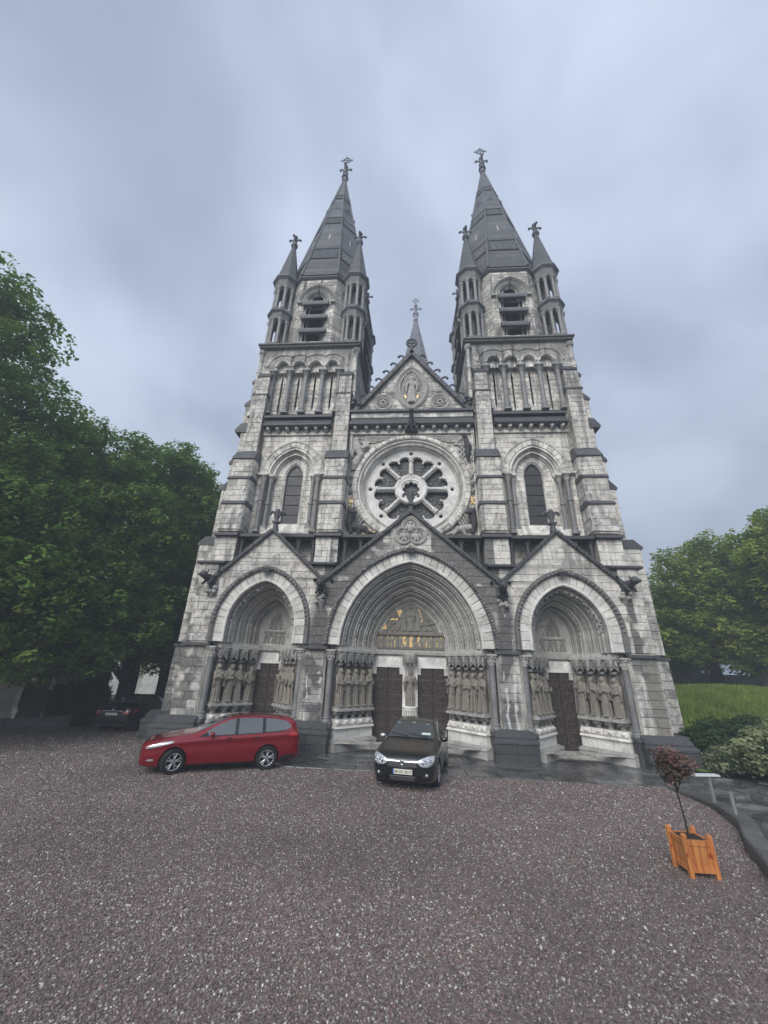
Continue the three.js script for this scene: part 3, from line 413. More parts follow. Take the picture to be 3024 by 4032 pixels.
// trumeau of the central door
part(PC.P, 'trumeau', mb(m => { m.tone(1.1); m.box(-.32, -.2, .14, 2.99, -.3, -.02); m.box(.2, .32, .14, 2.99, -.3, -.02); m.box(-.2, .2, .14, 2.99, -.3, -.08); }), M.tracery);
part(PC.P, 'trumeau_pedestal', mb(m => { m.tone(1.2); m.box(-.24, .24, .14, .3, -.1, .3); m.lathe([[.2, .3], [.2, .9], [.26, .95], [.24, 1.0], [.28, 1.12], [.3, 1.16]], 0, .08, 8); for (let k = 0; k < 9; k++) { const a = .2 + k / 8 * 2.74; m.bar([Math.cos(a) * .27, 1.16, .08 + Math.sin(a) * .27], [Math.cos(a) * .27, 1.42, .08 + Math.sin(a) * .27], .022); m.at(SPHs, Math.cos(a + .17) * .27, 1.38, .08 + Math.sin(a + .17) * .27, .035, .035, .03); } m.lathe([[.22, 1.16], [.22, 1.42], [.3, 1.42], [.3, 1.5], [.2, 1.52]], 0, .08, 12); }), M.tracery);
part(PC.P, 'trumeau_canopy', mb(m => { m.tone(.95); m.lathe([[.1, 3.62], [.26, 3.6], [.3, 3.5], [.3, 3.18], [.24, 3.18], [.2, 3.24], [0, 3.24]], 0, .1, 8); m.tone(.6); for (let k = 0; k < 5; k++) { const a = .3 + k * .635, b = a + .5; m.tri([Math.cos(a) * .33, 3.18, .1 + Math.sin(a) * .33], [Math.cos((a + b) / 2) * .34, 3.42, .1 + Math.sin((a + b) / 2) * .34], [Math.cos(b) * .33, 3.18, .1 + Math.sin(b) * .33]); m.bar([Math.cos(a) * .31, 3.04, .1 + Math.sin(a) * .31], [Math.cos(a) * .31, 3.5, .1 + Math.sin(a) * .31], .03, .015, 5); } }), M.relief);
STATUE_SPOTS.push({ p: [0, 1.52, .12], ang: 0, i: 0, n: 1, side: 'mid', tag: 'central', w: .42 });
// ---------------------------------------------------------------- carved figures as one continuous surface each
function sdfGeo(dist, cx, cy, cz, half, res, sx = 1, sz = 1) {        // box half-size: half*sx, half, half*sz
  const mc = new MarchingCubes(res, new THREE.MeshBasicMaterial(), false, false, 60000); mc.isolation = 0; const F = mc.field, h = res / 2;
  for (let k = 0; k < res; k++) for (let j = 0; j < res; j++) for (let i = 0; i < res; i++) F[i + j * res + k * res * res] = -dist(cx + (i - h) / h * half * sx, cy + (j - h) / h * half, cz + (k - h) / h * half * sz);
  mc.update(); const n = mc.count, p = mc.positionArray.slice(0, n * 3);
  for (let i = 0; i < n; i++) { p[i * 3] = cx + p[i * 3] * half * sx; p[i * 3 + 1] = cy + p[i * 3 + 1] * half; p[i * 3 + 2] = cz + p[i * 3 + 2] * half * sz; }
  let g = new THREE.BufferGeometry(); g.setAttribute('position', new THREE.Float32BufferAttribute(p, 3)); g = mergeVertices(g, 1e-4); g.computeVertexNormals(); return g;
}
const capD = (x, y, z, a, b, ra, rb) => { const bx = b[0] - a[0], by = b[1] - a[1], bz = b[2] - a[2], px = x - a[0], py = y - a[1], pz = z - a[2], t = clamp((px * bx + py * by + pz * bz) / (bx * bx + by * by + bz * bz + 1e-9)); return Math.hypot(px - bx * t, py - by * t, pz - bz * t) - lerp(ra, rb, t); };
const smin = (a, b, k) => { const h = Math.max(k - Math.abs(a - b), 0) / k; return Math.min(a, b) - h * h * k * .25; };
const ellD = (x, y, z, c, r) => { const a = (x - c[0]) / r[0], b = (y - c[1]) / r[1], d = (z - c[2]) / r[2]; return (Math.sqrt(a * a + b * b + d * d) - 1) * Math.min(...r); };
function robed(o) {                                                 // standing robed figure 1.46 m tall, facing +z
  const { ph = 0, lean = 0, armR = [[.17, 1.13, 0], [.2, .9, .06], [.04, .93, .17]], armL = [[-.17, 1.13, 0], [-.2, .9, .05], [-.03, .85, .18]], veil = true, beard = false, item = 0, crown = false, foldK = 9, tilt = 0 } = o;
  const Y = [0, .12, .4, .7, .86, 1.0, 1.12, 1.19, 1.24], AX = [.175, .165, .15, .135, .128, .15, .165, .12, .055], AZ = [.15, .14, .125, .115, .11, .12, .11, .09, .055];
  const ev = (A, y) => { for (let i = 1; i < Y.length; i++) if (y < Y[i]) return lerp(A[i - 1], A[i], (y - Y[i - 1]) / (Y[i] - Y[i - 1])); return A[A.length - 1]; };
  return (x, y, z) => {
    if (z < -.3 || z > .42 || Math.abs(x) > .5) return .1;
    const xs = x - lean * Math.sin(clamp(y / 1.2) * 2.6), a = ev(AX, y), b = ev(AZ, y), an = Math.atan2(xs, z), low = sst(1.0, .35, y);
    let d = (Math.hypot(xs / a, z / b) - 1) * Math.min(a, b);
    d += .016 * low * Math.sin(foldK * an + ph + 1.5 * y) + .009 * low * Math.sin(foldK * 1.9 * an - ph * 2 + 3 * y);
    const dg = y + .55 * xs - .62 - .1 * ph; d += -.018 * Math.exp(-dg * dg * 300) - .014 * Math.exp(-(dg + .13) * (dg + .13) * 420); // mantle edge
    d += .01 * sst(.55, .75, y) * sst(1.12, 1, y) * Math.sin((y + Math.abs(xs) * 1.6) * 62);
    d = Math.max(d, Math.max(-y, y - 1.24));
    d = smin(d, capD(x, y, z, [.055, .02, .1], [.06, .015, .19], .04, .03), .02); d = smin(d, capD(x, y, z, [-.055, .02, .1], [-.06, .015, .18], .04, .03), .02);
    d = smin(d, capD(x, y, z, [lean * .3, 1.16, 0], [lean * .3 + tilt * .05, 1.27, .015], .055, .05), .04);
    const hx = lean * .3 + tilt * .3, hc = [hx, 1.345, .025];
    d = smin(d, ellD(x, y, z, hc, [.078, .105, .09]), .02);
    d = smin(d, capD(x, y, z, [hx, 1.355, .11], [hx, 1.325, .128], .008, .016), .015);            // nose
    d = Math.max(d, -ellD(x, y, z, [hx + .03, 1.362, .117], [.02, .012, .014])); d = Math.max(d, -ellD(x, y, z, [hx - .03, 1.362, .117], [.02, .012, .014])); d = Math.max(d, -ellD(x, y, z, [hx, 1.296, .112], [.025, .006, .012]));
    if (beard) d = smin(d, ellD(x, y, z, [hx, 1.26, .085], [.05, .075, .045]), .03);
    if (veil) { let v = ellD(x, y, z, [hx, 1.35, -.005], [.105, .125, .1]); v = Math.max(v, z - .055 - (y - 1.35) * .25); d = smin(d, v, .015); d = smin(d, capD(x, y, z, [hx - .09, 1.3, -.02], [-.13, 1.1, .02], .03, .05), .03); d = smin(d, capD(x, y, z, [hx + .09, 1.3, -.02], [.13, 1.1, .02], .03, .05), .03); }
    else d = smin(d, ellD(x, y, z, [hx, 1.39, -.01], [.088, .085, .09]), .015);
    if (crown) d = smin(d, Math.max(ellD(x, y, z, [hx, 1.44, 0], [.09, .07, .09]), -(y - 1.42)), .01);
    for (const A of [armR, armL]) { d = smin(d, capD(x, y, z, A[0], A[1], .062, .058), .04); d = smin(d, capD(x, y, z, A[1], A[2], .06, .04), .03); d = smin(d, capD(x, y, z, A[1], [A[1][0], A[1][1] - .3, A[1][2] - .01], .055, .03), .05); d = smin(d, ellD(x, y, z, [A[2][0], A[2][1], A[2][2] + .02], [.035, .03, .03]), .015); }
    if (item === 1) { const q = [Math.abs(x - armL[2][0]) - .07, Math.abs(y - armL[2][1] - .06) - .09, Math.abs(z - armL[2][2] - .02) - .025]; d = Math.min(d, Math.max(...q)); }
    if (item === 2) d = smin(d, capD(x, y, z, [armR[2][0] + .02, .04, armR[2][2] + .03], [armR[2][0] - .02, 1.42, armR[2][2]], .018, .016), .01);
    if (item === 3) d = smin(d, ellD(x, y, z, [armR[2][0] * .5, armR[2][1] + .06, .2], [.06, .075, .05]), .02);
    if (item === 4) d = smin(d, capD(x, y, z, [-.03, .1, .19], [.05, .95, .19], .012, .03), .01);
    return d;
  };
}
const POSES = [
  { item: 1, ph: .4, foldK: 9 }, { veil: false, beard: true, item: 2, armR: [[.17, 1.13, 0], [.23, .95, .06], [.14, 1.0, .19]], ph: 1.4, foldK: 8 },
  { item: 3, ph: 2.2, lean: .03, tilt: .15, armR: [[.17, 1.13, 0], [.2, .9, .08], [-.02, 1.02, .18]], armL: [[-.17, 1.13, 0], [-.2, .88, .08], [.03, .9, .2]], foldK: 10 },
  { veil: false, beard: true, item: 1, ph: 3.1, lean: -.03, tilt: -.15, armR: [[.17, 1.13, 0], [.22, .92, .02], [.12, .74, .13]], foldK: 7 },
  { crown: true, veil: false, ph: 4.3, item: 4, armR: [[.17, 1.13, 0], [.21, .93, .1], [.05, 1.08, .19]], foldK: 11 },
  { veil: false, crown: true, beard: true, item: 0, ph: 5.2, armR: [[.17, 1.13, 0], [.24, .95, .1], [.2, 1.12, .2]], armL: [[-.17, 1.13, 0], [-.22, .9, .08], [-.13, 1.0, .19]], foldK: 8 },
];
const STAT = POSES.map(p => sdfGeo(robed(p), 0, .74, .02, .79, 64, .46, .46));
const uvOf = g => { const m = new MB(); m.add(g); return m.geo(); };
const STATG = STAT.map(uvOf);
const ORD = ['', 'first', 'second', 'third', 'fourth', 'fifth'];
const WHAT = ['holding a book', 'leaning on a staff', 'cradling a bundle', 'with lowered arm', 'crowned with sword', 'crowned'];
STATUE_SPOTS.forEach((s, k) => {
  const v = s.side === 'mid' ? 5 : (k * 5 + (k >> 2)) % 5, lab = s.side === 'mid' ? 'stone king statue on the pillar between the two central doors' : `robed statue ${WHAT[v]}, ${ORD[s.i]} from door, ${s.side} jamb of ${s.tag} portal`;
  const t = thing('statue', lab, 'statue', [s.p[0] + CX, s.p[1], s.p[2] + CZ], s.ang + rr(-.15, .15) + (s.side === 'left' ? .12 : s.side === 'right' ? -.12 : 0), 'statues in the portals');
  const m = part(t, 'figure', STATG[v], M.statue); const f = Math.min(1.05, s.w / .36) * rr(.96, 1.02); m.scale.set(f * rr(.92, 1.05) * (k % 3 === 1 ? -1 : 1), rr(.92, .965), f);
});
// low-relief figures for the tympana
const small = [robed({ veil: false, ph: .3, foldK: 6 }), robed({ veil: false, ph: 2, foldK: 6, tilt: .25, armR: [[.17, 1.13, 0], [.3, 1.2, .06], [.36, 1.38, .06]] }), robed({ ph: 3, foldK: 6, lean: .05, armL: [[-.17, 1.13, 0], [-.3, 1.0, .1], [-.38, .9, .12]] })].map(f => sdfGeo(f, 0, .74, .02, .79, 40, .6, .46)).map(uvOf);
const angelWing = (m, x, y, z, s, k = 1) => { for (let i = 0; i < 7; i++) m.at(SPH, x + s * (.1 + i * .03) * k, y - i * .06 * k + .1 * k, z, .035 * k, (.3 - i * .02) * k, .02 * k, 0, 0, s * (.25 + i * .05)); };
function relFig(P, v, x, y, z, sc, rz = 0, mat = M.panel) { const m = part(P, 'relief_figure', small[v], mat); m.position.set(x, y, z); m.scale.set(sc, sc, sc * .6); m.rotation.z = rz; return m; }
{
  const z = PC.zi - .06;
  part(PC.P, 'tympanum_frieze', mb(m => { m.tone(.9); m.box(-1.45, 1.45, 4.36, 4.5, z - .02, z + .1); for (let i = 0; i < 48; i++) { m.tone(rr(.4, .8)); m.at(SPHs, -1.43 + i * .061, 4.35, z + .09, .035, .03, .035); } m.tone(.75); for (let i = 0; i < 26; i++) m.box(-1.35 + i * .104, -1.29 + i * .104, 4.4, 4.46, z + .1, z + .108); m.tone(.8); m.box(-1.5, 1.5, 3.76, 3.82, z - .02, z + .07); m.tone(.9); m.box(-1.52, 1.52, 3.82, 4.36, z - .03, z + .008); const ins = archPts(0, 1.42, PC.e, 4.5, 12); }), M.panel);
  part(PC.P, 'tympanum_field', mb(m => { m.tone(.85); const q = archPts(0, 1.38, PC.e, 3.86, 14).filter(p => p[1] > 4.52); m.prismZ([[q[0][0], 4.5], ...q, [q[q.length - 1][0], 4.5]], z - .02, z + .012); }), M.panel);
  const gp = (pts, zz = z + .022) => part(PC.P, 'gilded_field', mb(m => m.prismZ(pts, z, zz)), M.gold);
  gp([[-.62, 5.42], [-.44, 5.5], [-.36, 5.4], [-.42, 5.1], [-.5, 5.12]]); gp([[.34, 5.52], [.4, 5.52], [.58, 4.98], [.42, 4.92]]); gp([[-1.3, 4.58], [-1.06, 4.58], [-1.12, 4.84]]); gp([[-.98, 5.0], [-.8, 5.14], [-.7, 5.05], [-.6, 5.12], [-.55, 5.0]]); gp([[.3, 4.66], [.44, 4.66], [.46, 4.88], [.34, 4.86]]); gp([[-.74, 4.56], [-.6, 4.54], [-.6, 4.64]]);
  for (const [a, b] of [[-1.42, -1.2], [-1.12, -.96], [-.88, -.6], [-.5, -.16], [-.05, .14], [.3, .46], [.56, .76], [.84, 1.0], [1.1, 1.22], [1.3, 1.46]]) gp([[a, 3.84], [b, 3.84], [b - .02, 4.33], [a + .02, 4.33]], z + .02);
  relFig(PC.P, 0, 0, 4.52, z + .05, .78); relFig(PC.P, 1, -.3, 4.53, z + .04, .66); relFig(PC.P, 2, .31, 4.53, z + .04, .66);
  part(PC.P, 'relief_angel_wings', mb(m => { for (const s of [-1, 1]) { angelWing(m, s * .28, 5.3, z + .03, s, .7); } }), M.panel);
  for (const [v, x, y, s, r] of [[1, -.62, 4.54, .42, -.5], [2, -.85, 4.55, .36, -.7], [0, -1.08, 4.54, .28, -.6], [2, .68, 4.54, .42, .6], [1, .95, 4.55, .38, 1.0], [0, 1.15, 4.54, .22, .5]]) relFig(PC.P, v, x, y, z + .04, s, r);
  part(PC.P, 'relief_architecture', mb(m => { m.tone(.9); m.box(-.98, -.66, 5.12, 5.31, z, z + .07); m.prismZ([[-1.0, 5.3], [-.64, 5.3], [-.82, 5.42]], z, z + .08); }), M.panel);
  part(PC.P, 'relief_staff', mb(m => m.bar([.45, 4.75, z + .1], [1.12, 4.92, z + .1], .02)), M.panel); part(PC.P, 'relief_lance', mb(m => m.bar([.52, 5.48, z + .04], [.86, 4.98, z + .06], .03)), M.panel);
  for (let i = 0; i < 19; i++) { const x = -1.4 + i * .156, lie = i > 5 && i < 13 && i % 2; relFig(PC.P, i % 3, x + (lie ? .1 : 0), 3.83, z + .035, lie ? .26 : .33, lie ? (i % 4 > 1 ? .9 : -.9) : rr(-.15, .15)); }
  for (const Q of [PL, PR]) {
    const zz = Q.zi - .06;
    part(Q.P, 'tympanum_frieze', mb(m => { m.tone(1.05); m.box(Q.cx - .52, Q.cx + .52, 4.36, 4.44, zz - .02, zz + .05); m.tone(.9); for (let i = 0; i < 9; i++) m.at(SPHs, Q.cx - .46 + i * .115, 4.32, zz + .03, .06, .03, .04); }), M.orders);
    for (let i = 0; i < 6; i++) relFig(Q.P, i % 3, Q.cx - .42 + i * .17, 3.86, zz + .02, .3, rr(-.3, .3));
    relFig(Q.P, 1, Q.cx, 4.46, zz + .02, .52); relFig(Q.P, 0, Q.cx - .22, 4.46, zz + .02, .4, -.2); relFig(Q.P, 2, Q.cx + .24, 4.46, zz + .02, .42, .2);
    part(Q.P, 'relief_ground', mb(m => { m.tone(.9); for (let i = 0; i < 14; i++) m.at(SPHs, Q.cx + rr(-.45, .45), 4.48 + rr(0, .5), zz, rr(.04, .09), rr(.03, .08), .04, rnd(), rnd(), rnd()); }), M.orders);
  }
}
// ---------------------------------------------------------------- nave front with rose window
const NF = part(cath, 'nave_front', mb(m => {
  const sh = new THREE.Shape(); [[-3.5, 6], [3.5, 6], [3.5, 16.5], [3.15, 16.6], [0, 20.65], [-3.15, 16.6], [-3.5, 16.5]].forEach((q, i) => i ? sh.lineTo(...q) : sh.moveTo(...q));
  const h = new THREE.Path(); h.absarc(0, 11.76, 2.5, 0, Math.PI * 2, true); sh.holes.push(h); const g = new THREE.ExtrudeGeometry(sh, { depth: .5, bevelEnabled: false, curveSegments: 40 }); g.translate(0, 0, -.5); m.add(g); m.box(-3.4, 3.4, 6, 16.4, -1.2, -1.1);
}), M.mortar);
const RY = 11.76;
{
  const R = part(cath, 'rose_window', mb(m => { m.tone(1); m.at(new THREE.CircleGeometry(2.5, 48), 0, RY, -.62); }), M.leadGlass); R.userData.label = 'round rose window of eight petals';
  for (let i = 0; i < 44; i++) {                                    // outer ring of voussoirs, stepped
    const a0 = (i + .04) / 44 * Math.PI * 2, a1 = (i + .96) / 44 * Math.PI * 2, m = new MB().tone(rr(.95, 1.15), .01);
    const prof = [[3.08, -.02], [3.08, .13], [3.02, .2], [2.86, .22], [2.8, .17]], rows = [a0, (a0 + a1) / 2, a1].map(a => prof.map(([r, z]) => [Math.cos(a) * r, RY + Math.sin(a) * r, z])); m.grid(rows, .5); m.poly(prof.map(([r, z]) => [Math.cos(a0) * r, RY + Math.sin(a0) * r, z])); m.poly(prof.map(([r, z]) => [Math.cos(a1) * r, RY + Math.sin(a1) * r, z]).reverse()); part(R, 'ring_stone', m, M.trim);
  }
  const lat = (prof, mat, name, tone = 1) => part(R, name, mb(m => { m.tone(tone); const rows = []; for (let i = 0; i <= 96; i++) { const a = i / 96 * Math.PI * 2; rows.push(prof.map(([r, z]) => [Math.cos(a) * r, RY + Math.sin(a) * r, z])); } m.grid(rows, .6); }), mat);
  lat([[2.82, .16], [2.8, .06], [2.76, .1], [2.7, .1], [2.66, .03], [2.66, -.06]], M.tracery, 'roll_ring');
  lat([[2.67, -.05], [2.62, -.02], [2.58, -.06], [2.55, -.16], [2.5, -.14], [2.45, -.2], [2.42, -.32], [2.4, -.4]], M.tracery, 'inner_ring', .92);
  const S = new THREE.Shape(); S.absarc(0, 0, 2.46, 0, Math.PI * 2); const hole = pts => { const h = new THREE.Path(); pts.forEach((q, i) => i ? h.lineTo(...q) : h.moveTo(...q)); h.closePath(); S.holes.push(h); };
  const cen = 1.63, lr = .36, off = 11.4 * D2R, polys = [];
  for (let k = 0; k < 8; k++) {
    const c0 = (k + .5) * Math.PI / 4, o = [], inn = []; const A = 22.5 * D2R;
    for (let i = -20; i <= 20; i++) { const f = i / 20 * (A - .055), af = Math.abs(f), dphi = af - off, pr = cen * Math.cos(dphi), pd = cen * Math.sin(dphi); if (Math.abs(pd) >= lr) continue; const ro = pr + Math.sqrt(lr * lr - pd * pd), ri = Math.max(.86, .1 / Math.sin(A - af)); if (ri >= ro) continue; const a = c0 + f; o.push([Math.cos(a) * ro, Math.sin(a) * ro]); inn.push([Math.cos(a) * ri, Math.sin(a) * ri]); }
    const pg = [...o, ...inn.reverse()]; polys.push([o, inn]); hole(pg.reverse());
  }
  for (let k = 0; k < 8; k++) { const a = k * Math.PI / 4, h = new THREE.Path(); h.absarc(Math.cos(a) * 2.16, Math.sin(a) * 2.17, .12, 0, Math.PI * 2, true); S.holes.push(h); }
  const oct = []; for (let i = 0; i < 64; i++) { const a = -i / 64 * Math.PI * 2, r = .385 + .085 * Math.pow(Math.abs(Math.cos(4 * a)), .6); oct.push([Math.cos(a) * r, Math.sin(a) * r]); } hole(oct);
  const tg = new THREE.ExtrudeGeometry(S, { depth: .16, bevelEnabled: true, bevelSize: .02, bevelThickness: .025, bevelSegments: 1, curveSegments: 48 }); tg.translate(0, RY, -.52);
  part(R, 'tracery', mb(m => { m.tone(1.02); m.add(tg); }), M.tracery);
  part(R, 'hub_ring', mb(m => { const rows = []; for (let i = 0; i <= 64; i++) { const a = i / 64 * Math.PI * 2; rows.push([[.85, -.36], [.84, -.26], [.78, -.23], [.72, -.26], [.6, -.3], [.54, -.28], [.52, -.36]].map(([r, z]) => [Math.cos(a) * r, RY + Math.sin(a) * r, z])); } m.tone(1.1); m.grid(rows, .6); }), M.tracery);
  for (let k = 0; k < 8; k++) {
    const a = k * Math.PI / 4, g = mb(m => { m.tone(rr(1, 1.12)); m.lathe([[.13, 0], [.13, .06], [.09, .1], [.1, .14], [.07, .18], [.066, .72], [.085, .74], [.07, .78], [.11, .9], [.14, .96], [.14, 1.02]], 0, 0, 10); for (let i = 0; i < 6; i++) m.at(SPHs, Math.cos(i * 1.05) * .11, .85, Math.sin(i * 1.05) * .11, .045); }).geo();
    g.applyMatrix4(new THREE.Matrix4().makeTranslation(0, RY, -.3).multiply(new THREE.Matrix4().makeRotationZ(a - Math.PI / 2)).multiply(new THREE.Matrix4().makeTranslation(0, .84, 0))); part(R, 'spoke_colonnette', g, M.tracery);
    const c = a + Math.PI / 8; part(R, 'cusp_bud', mb(m => { m.tone(1.05); const r = 1.78; m.at(SPHs, Math.cos(c) * (r - .06), RY + Math.sin(c) * (r - .06), -.36, .06); m.at(SPHs, Math.cos(c) * (r - .13), RY + Math.sin(c) * (r - .13), -.34, .045); m.bar([Math.cos(c) * r, RY + Math.sin(c) * r, -.38], [Math.cos(c) * (r - .13), RY + Math.sin(c) * (r - .13), -.35], .03, .025, 6); }), M.tracery);
  }
  part(R, 'leading', mb(m => { for (let i = -12; i <= 12; i++) { const c = i * .2, h = Math.sqrt(Math.max(0, 2.4 * 2.4 - c * c)); m.box(c - .006, c + .006, RY - h, RY + h, -.62, -.608); m.box(-h, h, RY + c - .006, RY + c + .006, -.62, -.607); } for (let k = 0; k < 8; k++) { const a = (k + .5) * Math.PI / 4; for (const r of [1.15, 1.6]) m.add(new THREE.TorusGeometry(.14, .012, 4, 14), new THREE.Matrix4().makeTranslation(Math.cos(a) * r, RY + Math.sin(a) * r, -.605)); } }), M.lead);
}
// square panel round the rose: carved winged creatures
function carved(par, name, prims, mat, c, half, res, k = .05, zs = .5) { const f = (x, y, z) => { let d = 9; for (const p of prims) d = smin(d, p.length === 4 ? capD(x, y, z, p[0], p[1], p[2], p[3]) : ellD(x, y, z, p[0], p[1]), k); return d; }; return part(par, name, uvOf(sdfGeo(f, ...c, half, res, 1, zs)), mat); }
{
  const P = part(cath, 'rose_spandrels', mb(m => { m.tone(1.05); for (const s of [-1, 1]) { m.box(s * 3.25, s * 3.42, 8.95, 14.95, -.1, .1); } m.box(-3.4, 3.4, 8.9, 9.02, -.1, .16); }), M.trim);
  P.userData.label = 'carved panel of winged creatures round the rose';
  const wing = (x, y, dx, n, L, z = .1, st = .12) => { const o = []; for (let i = 0; i < n; i++) o.push([[x, y - i * st * .55, z], [x + dx * (L - i * L * .1), y + .02 - i * st, z], .055, .03]); return o; };
  // angel, upper left
  carved(P, 'carved_angel', [[[-2.98, 14.55, .16], [.13, .16, .13]], [[-2.98, 14.4, .12], [-2.9, 13.9, .12], .15, .2], [[-2.9, 13.9, .14], [-2.7, 13.55, .2], .2, .16], [[-2.7, 13.55, .2], [-2.95, 13.0, .12], .17, .18], [[-2.95, 13.0, .12], [-3.05, 12.75, .1], .2, .14], [[-2.9, 14.2, .18], [-2.6, 13.95, .26], .08, .06], [[-2.6, 13.95, .26], [-2.4, 14.05, .24], .06, .05], [[-3.1, 14.25, .1], [-3.2, 13.5, .08], .08, .06]], M.relief, [-2.9, 13.75, .1], 1.15, 52, .05, .3);
  part(P, 'carved_book', mb(m => { m.tone(1.1); m.hexa([[-2.62, 14.05, .14], [-2.3, 14.05, .14], [-2.3, 14.05, .24], [-2.62, 14.05, .24]], [[-2.62, 14.4, .1], [-2.3, 14.4, .1], [-2.3, 14.4, .2], [-2.62, 14.4, .2]]); }), M.relief);
  for (const [s, nm] of [[-1, 'angel'], [1, 'eagle']]) part(P, 'carved_wing', mb(m => { for (let i = 0; i < 5; i++) { const y = 14.8 - i * .085, x1 = .5 + i * .34; m.tone(rr(.9, 1.1)); m.prismZ([[s * 2.55, y], [s * 2.55, y - .075], [s * (x1 + .1), y - .06], [s * x1, y - .02], [s * (x1 + .1), y]], .0, .11 - i * .01); } for (let i = 0; i < 14; i++) m.at(SPHs, s * rr(2.3, 2.7), rr(14.2, 14.75), .06, .09, .08, .05); }), M.relief);
  part(P, 'carved_halo', mb(m => m.add(new THREE.TorusGeometry(.2, .03, 6, 24), new THREE.Matrix4().makeTranslation(-2.9, 14.55, .08))), M.relief);
  // eagle, upper right
  carved(P, 'carved_eagle', [[[2.9, 14.62, .22], [.12, .13, .13]], [[2.82, 14.6, .3], [2.66, 14.66, .36], .06, .02], [[2.9, 14.5, .18], [3.02, 14.05, .16], .1, .16], [[3.02, 14.05, .16], [2.98, 13.5, .14], .17, .12], [[2.98, 13.5, .14], [3.05, 13.2, .1], .1, .05]], M.reliefDark, [2.95, 13.95, .16], 1.0, 44, .06, .35);
  part(P, 'carved_eagle_feathers', mb(m => { m.add(new THREE.TorusGeometry(.24, .03, 6, 24), new THREE.Matrix4().makeTranslation(2.86, 14.55, .06)); for (let r = 0; r < 7; r++) for (let i = 0; i < 4; i++) { m.tone(rr(.8, 1.1)); m.at(SPHs, 2.62 + i * .22 + (r % 2) * .1, 14.2 - r * .16, .06, .1, .11, .07); } for (let i = 0; i < 5; i++) m.at(SPH, 2.5 + i * .1, 13.1 + Math.abs(i - 2) * .04, .06, .05, .2, .05); }), M.relief);
  // lion, lower left; ox, lower right
  for (const s of [-1, 1]) {
    carved(P, s < 0 ? 'carved_lion' : 'carved_ox', [[[s * 3.02, 10.22, .28], [.2, .19, .2]], [[s * 2.88, 10.14, .4], [s * 2.74, 10.1, .44], .11, .08], [[s * 3.02, 10.1, .22], [s * 3.1, 9.55, .2], .2, .17], [[s * 3.1, 9.6, .22], [s * 2.95, 9.12, .26], .11, .08], [[s * 3.1, 10.32, .3], [s * 3.16, 10.44, .26], .06, .04], [[s * 2.85, 10.32, .36], [s * 2.84, 10.42, .32], .05, .03]], M.reliefDark, [s * 3.0, 9.8, .24], .8, 44, .06, .5);
    carved(P, 'carved_hindquarters', [[[s * 2.95, 9.45, .1], [s * 2.3, 9.35, .1], .18, .16], [[s * 2.3, 9.35, .12], [s * 2.1, 9.12, .12], .12, .08], [[s * 2.5, 9.3, .14], [s * 2.65, 9.08, .16], .1, .06], [[s * 2.05, 9.2, .08], [s * 1.75, 9.1, .08], .06, .05]], s < 0 ? M.reliefDark : M.relief, [s * 2.35, 9.35, .1], .8, 40, .05, .35);
    part(P, 'carved_wing', mb(m => { for (let i = 0; i < 7; i++) { m.tone(rr(.85, 1.05)); m.at(SPH, s * (2.98 - i * .085), 10.55 - i * .13 - (s > 0 ? .2 : 0), .08, .055, .42 - i * .02, .06, 0, 0, s * (.1 + i * .06)); } }), M.relief);
    part(P, 'carved_rocks', mb(m => { for (let i = 0; i < 12; i++) { m.tone(rr(.7, 1.1)); m.at(SPHs, s * rr(2.85, 3.3), 12.35 + rr(-.18, .18), .06, rr(.07, .13), rr(.06, .1), .08, rnd() * 3, rnd() * 3); } }), M.relief);
    for (const y of [11.9, 11.45]) part(P, 'carved_star', mb(m => { m.tone(1.1); for (let i = 0; i < 6; i++) { const a = i * Math.PI / 3 + .2, X = s * 3.17; m.tri([X, y, .2], [X + Math.cos(a) * .2, y + Math.sin(a) * .2, .06], [X + Math.cos(a + .52) * .08, y + Math.sin(a + .52) * .08, .09]); m.tri([X, y, .2], [X + Math.cos(a - .52) * .08, y + Math.sin(a - .52) * .08, .09], [X + Math.cos(a) * .2, y + Math.sin(a) * .2, .06]); } }), M.relief);
    part(P, 'gilded_mosaic', mb(m => { for (let i = 0; i < 12; i++) { const y = rr(10.65, 11.2), x = s * (3.1 + rr(-.12, .12) - (11.25 - y) * .05); m.box(x - .025, x + .025, y - .04, y + .04, .02, .055 + rr(0, .01)); } if (s < 0) for (let i = 0; i < 14; i++) { const x = -rr(1.6, 2.4), y = rr(9.1, 9.3); if (Math.hypot(x, y - RY) > 3.12) m.box(x - .04, x + .04, y - .03, y + .03, .02, .055 + rr(0, .01)); } }), M.gold);
  }
  ashlar({ y0: 9.0, y1: 14.9, xl: -3.3, xr: 3.3, hole: y => { const d = 2.95 * 2.95 - (y - RY) * (y - RY); return d > 0 ? [[-Math.sqrt(d), Math.sqrt(d)]] : []; }, map: front(-.03), vis: .1 });
}
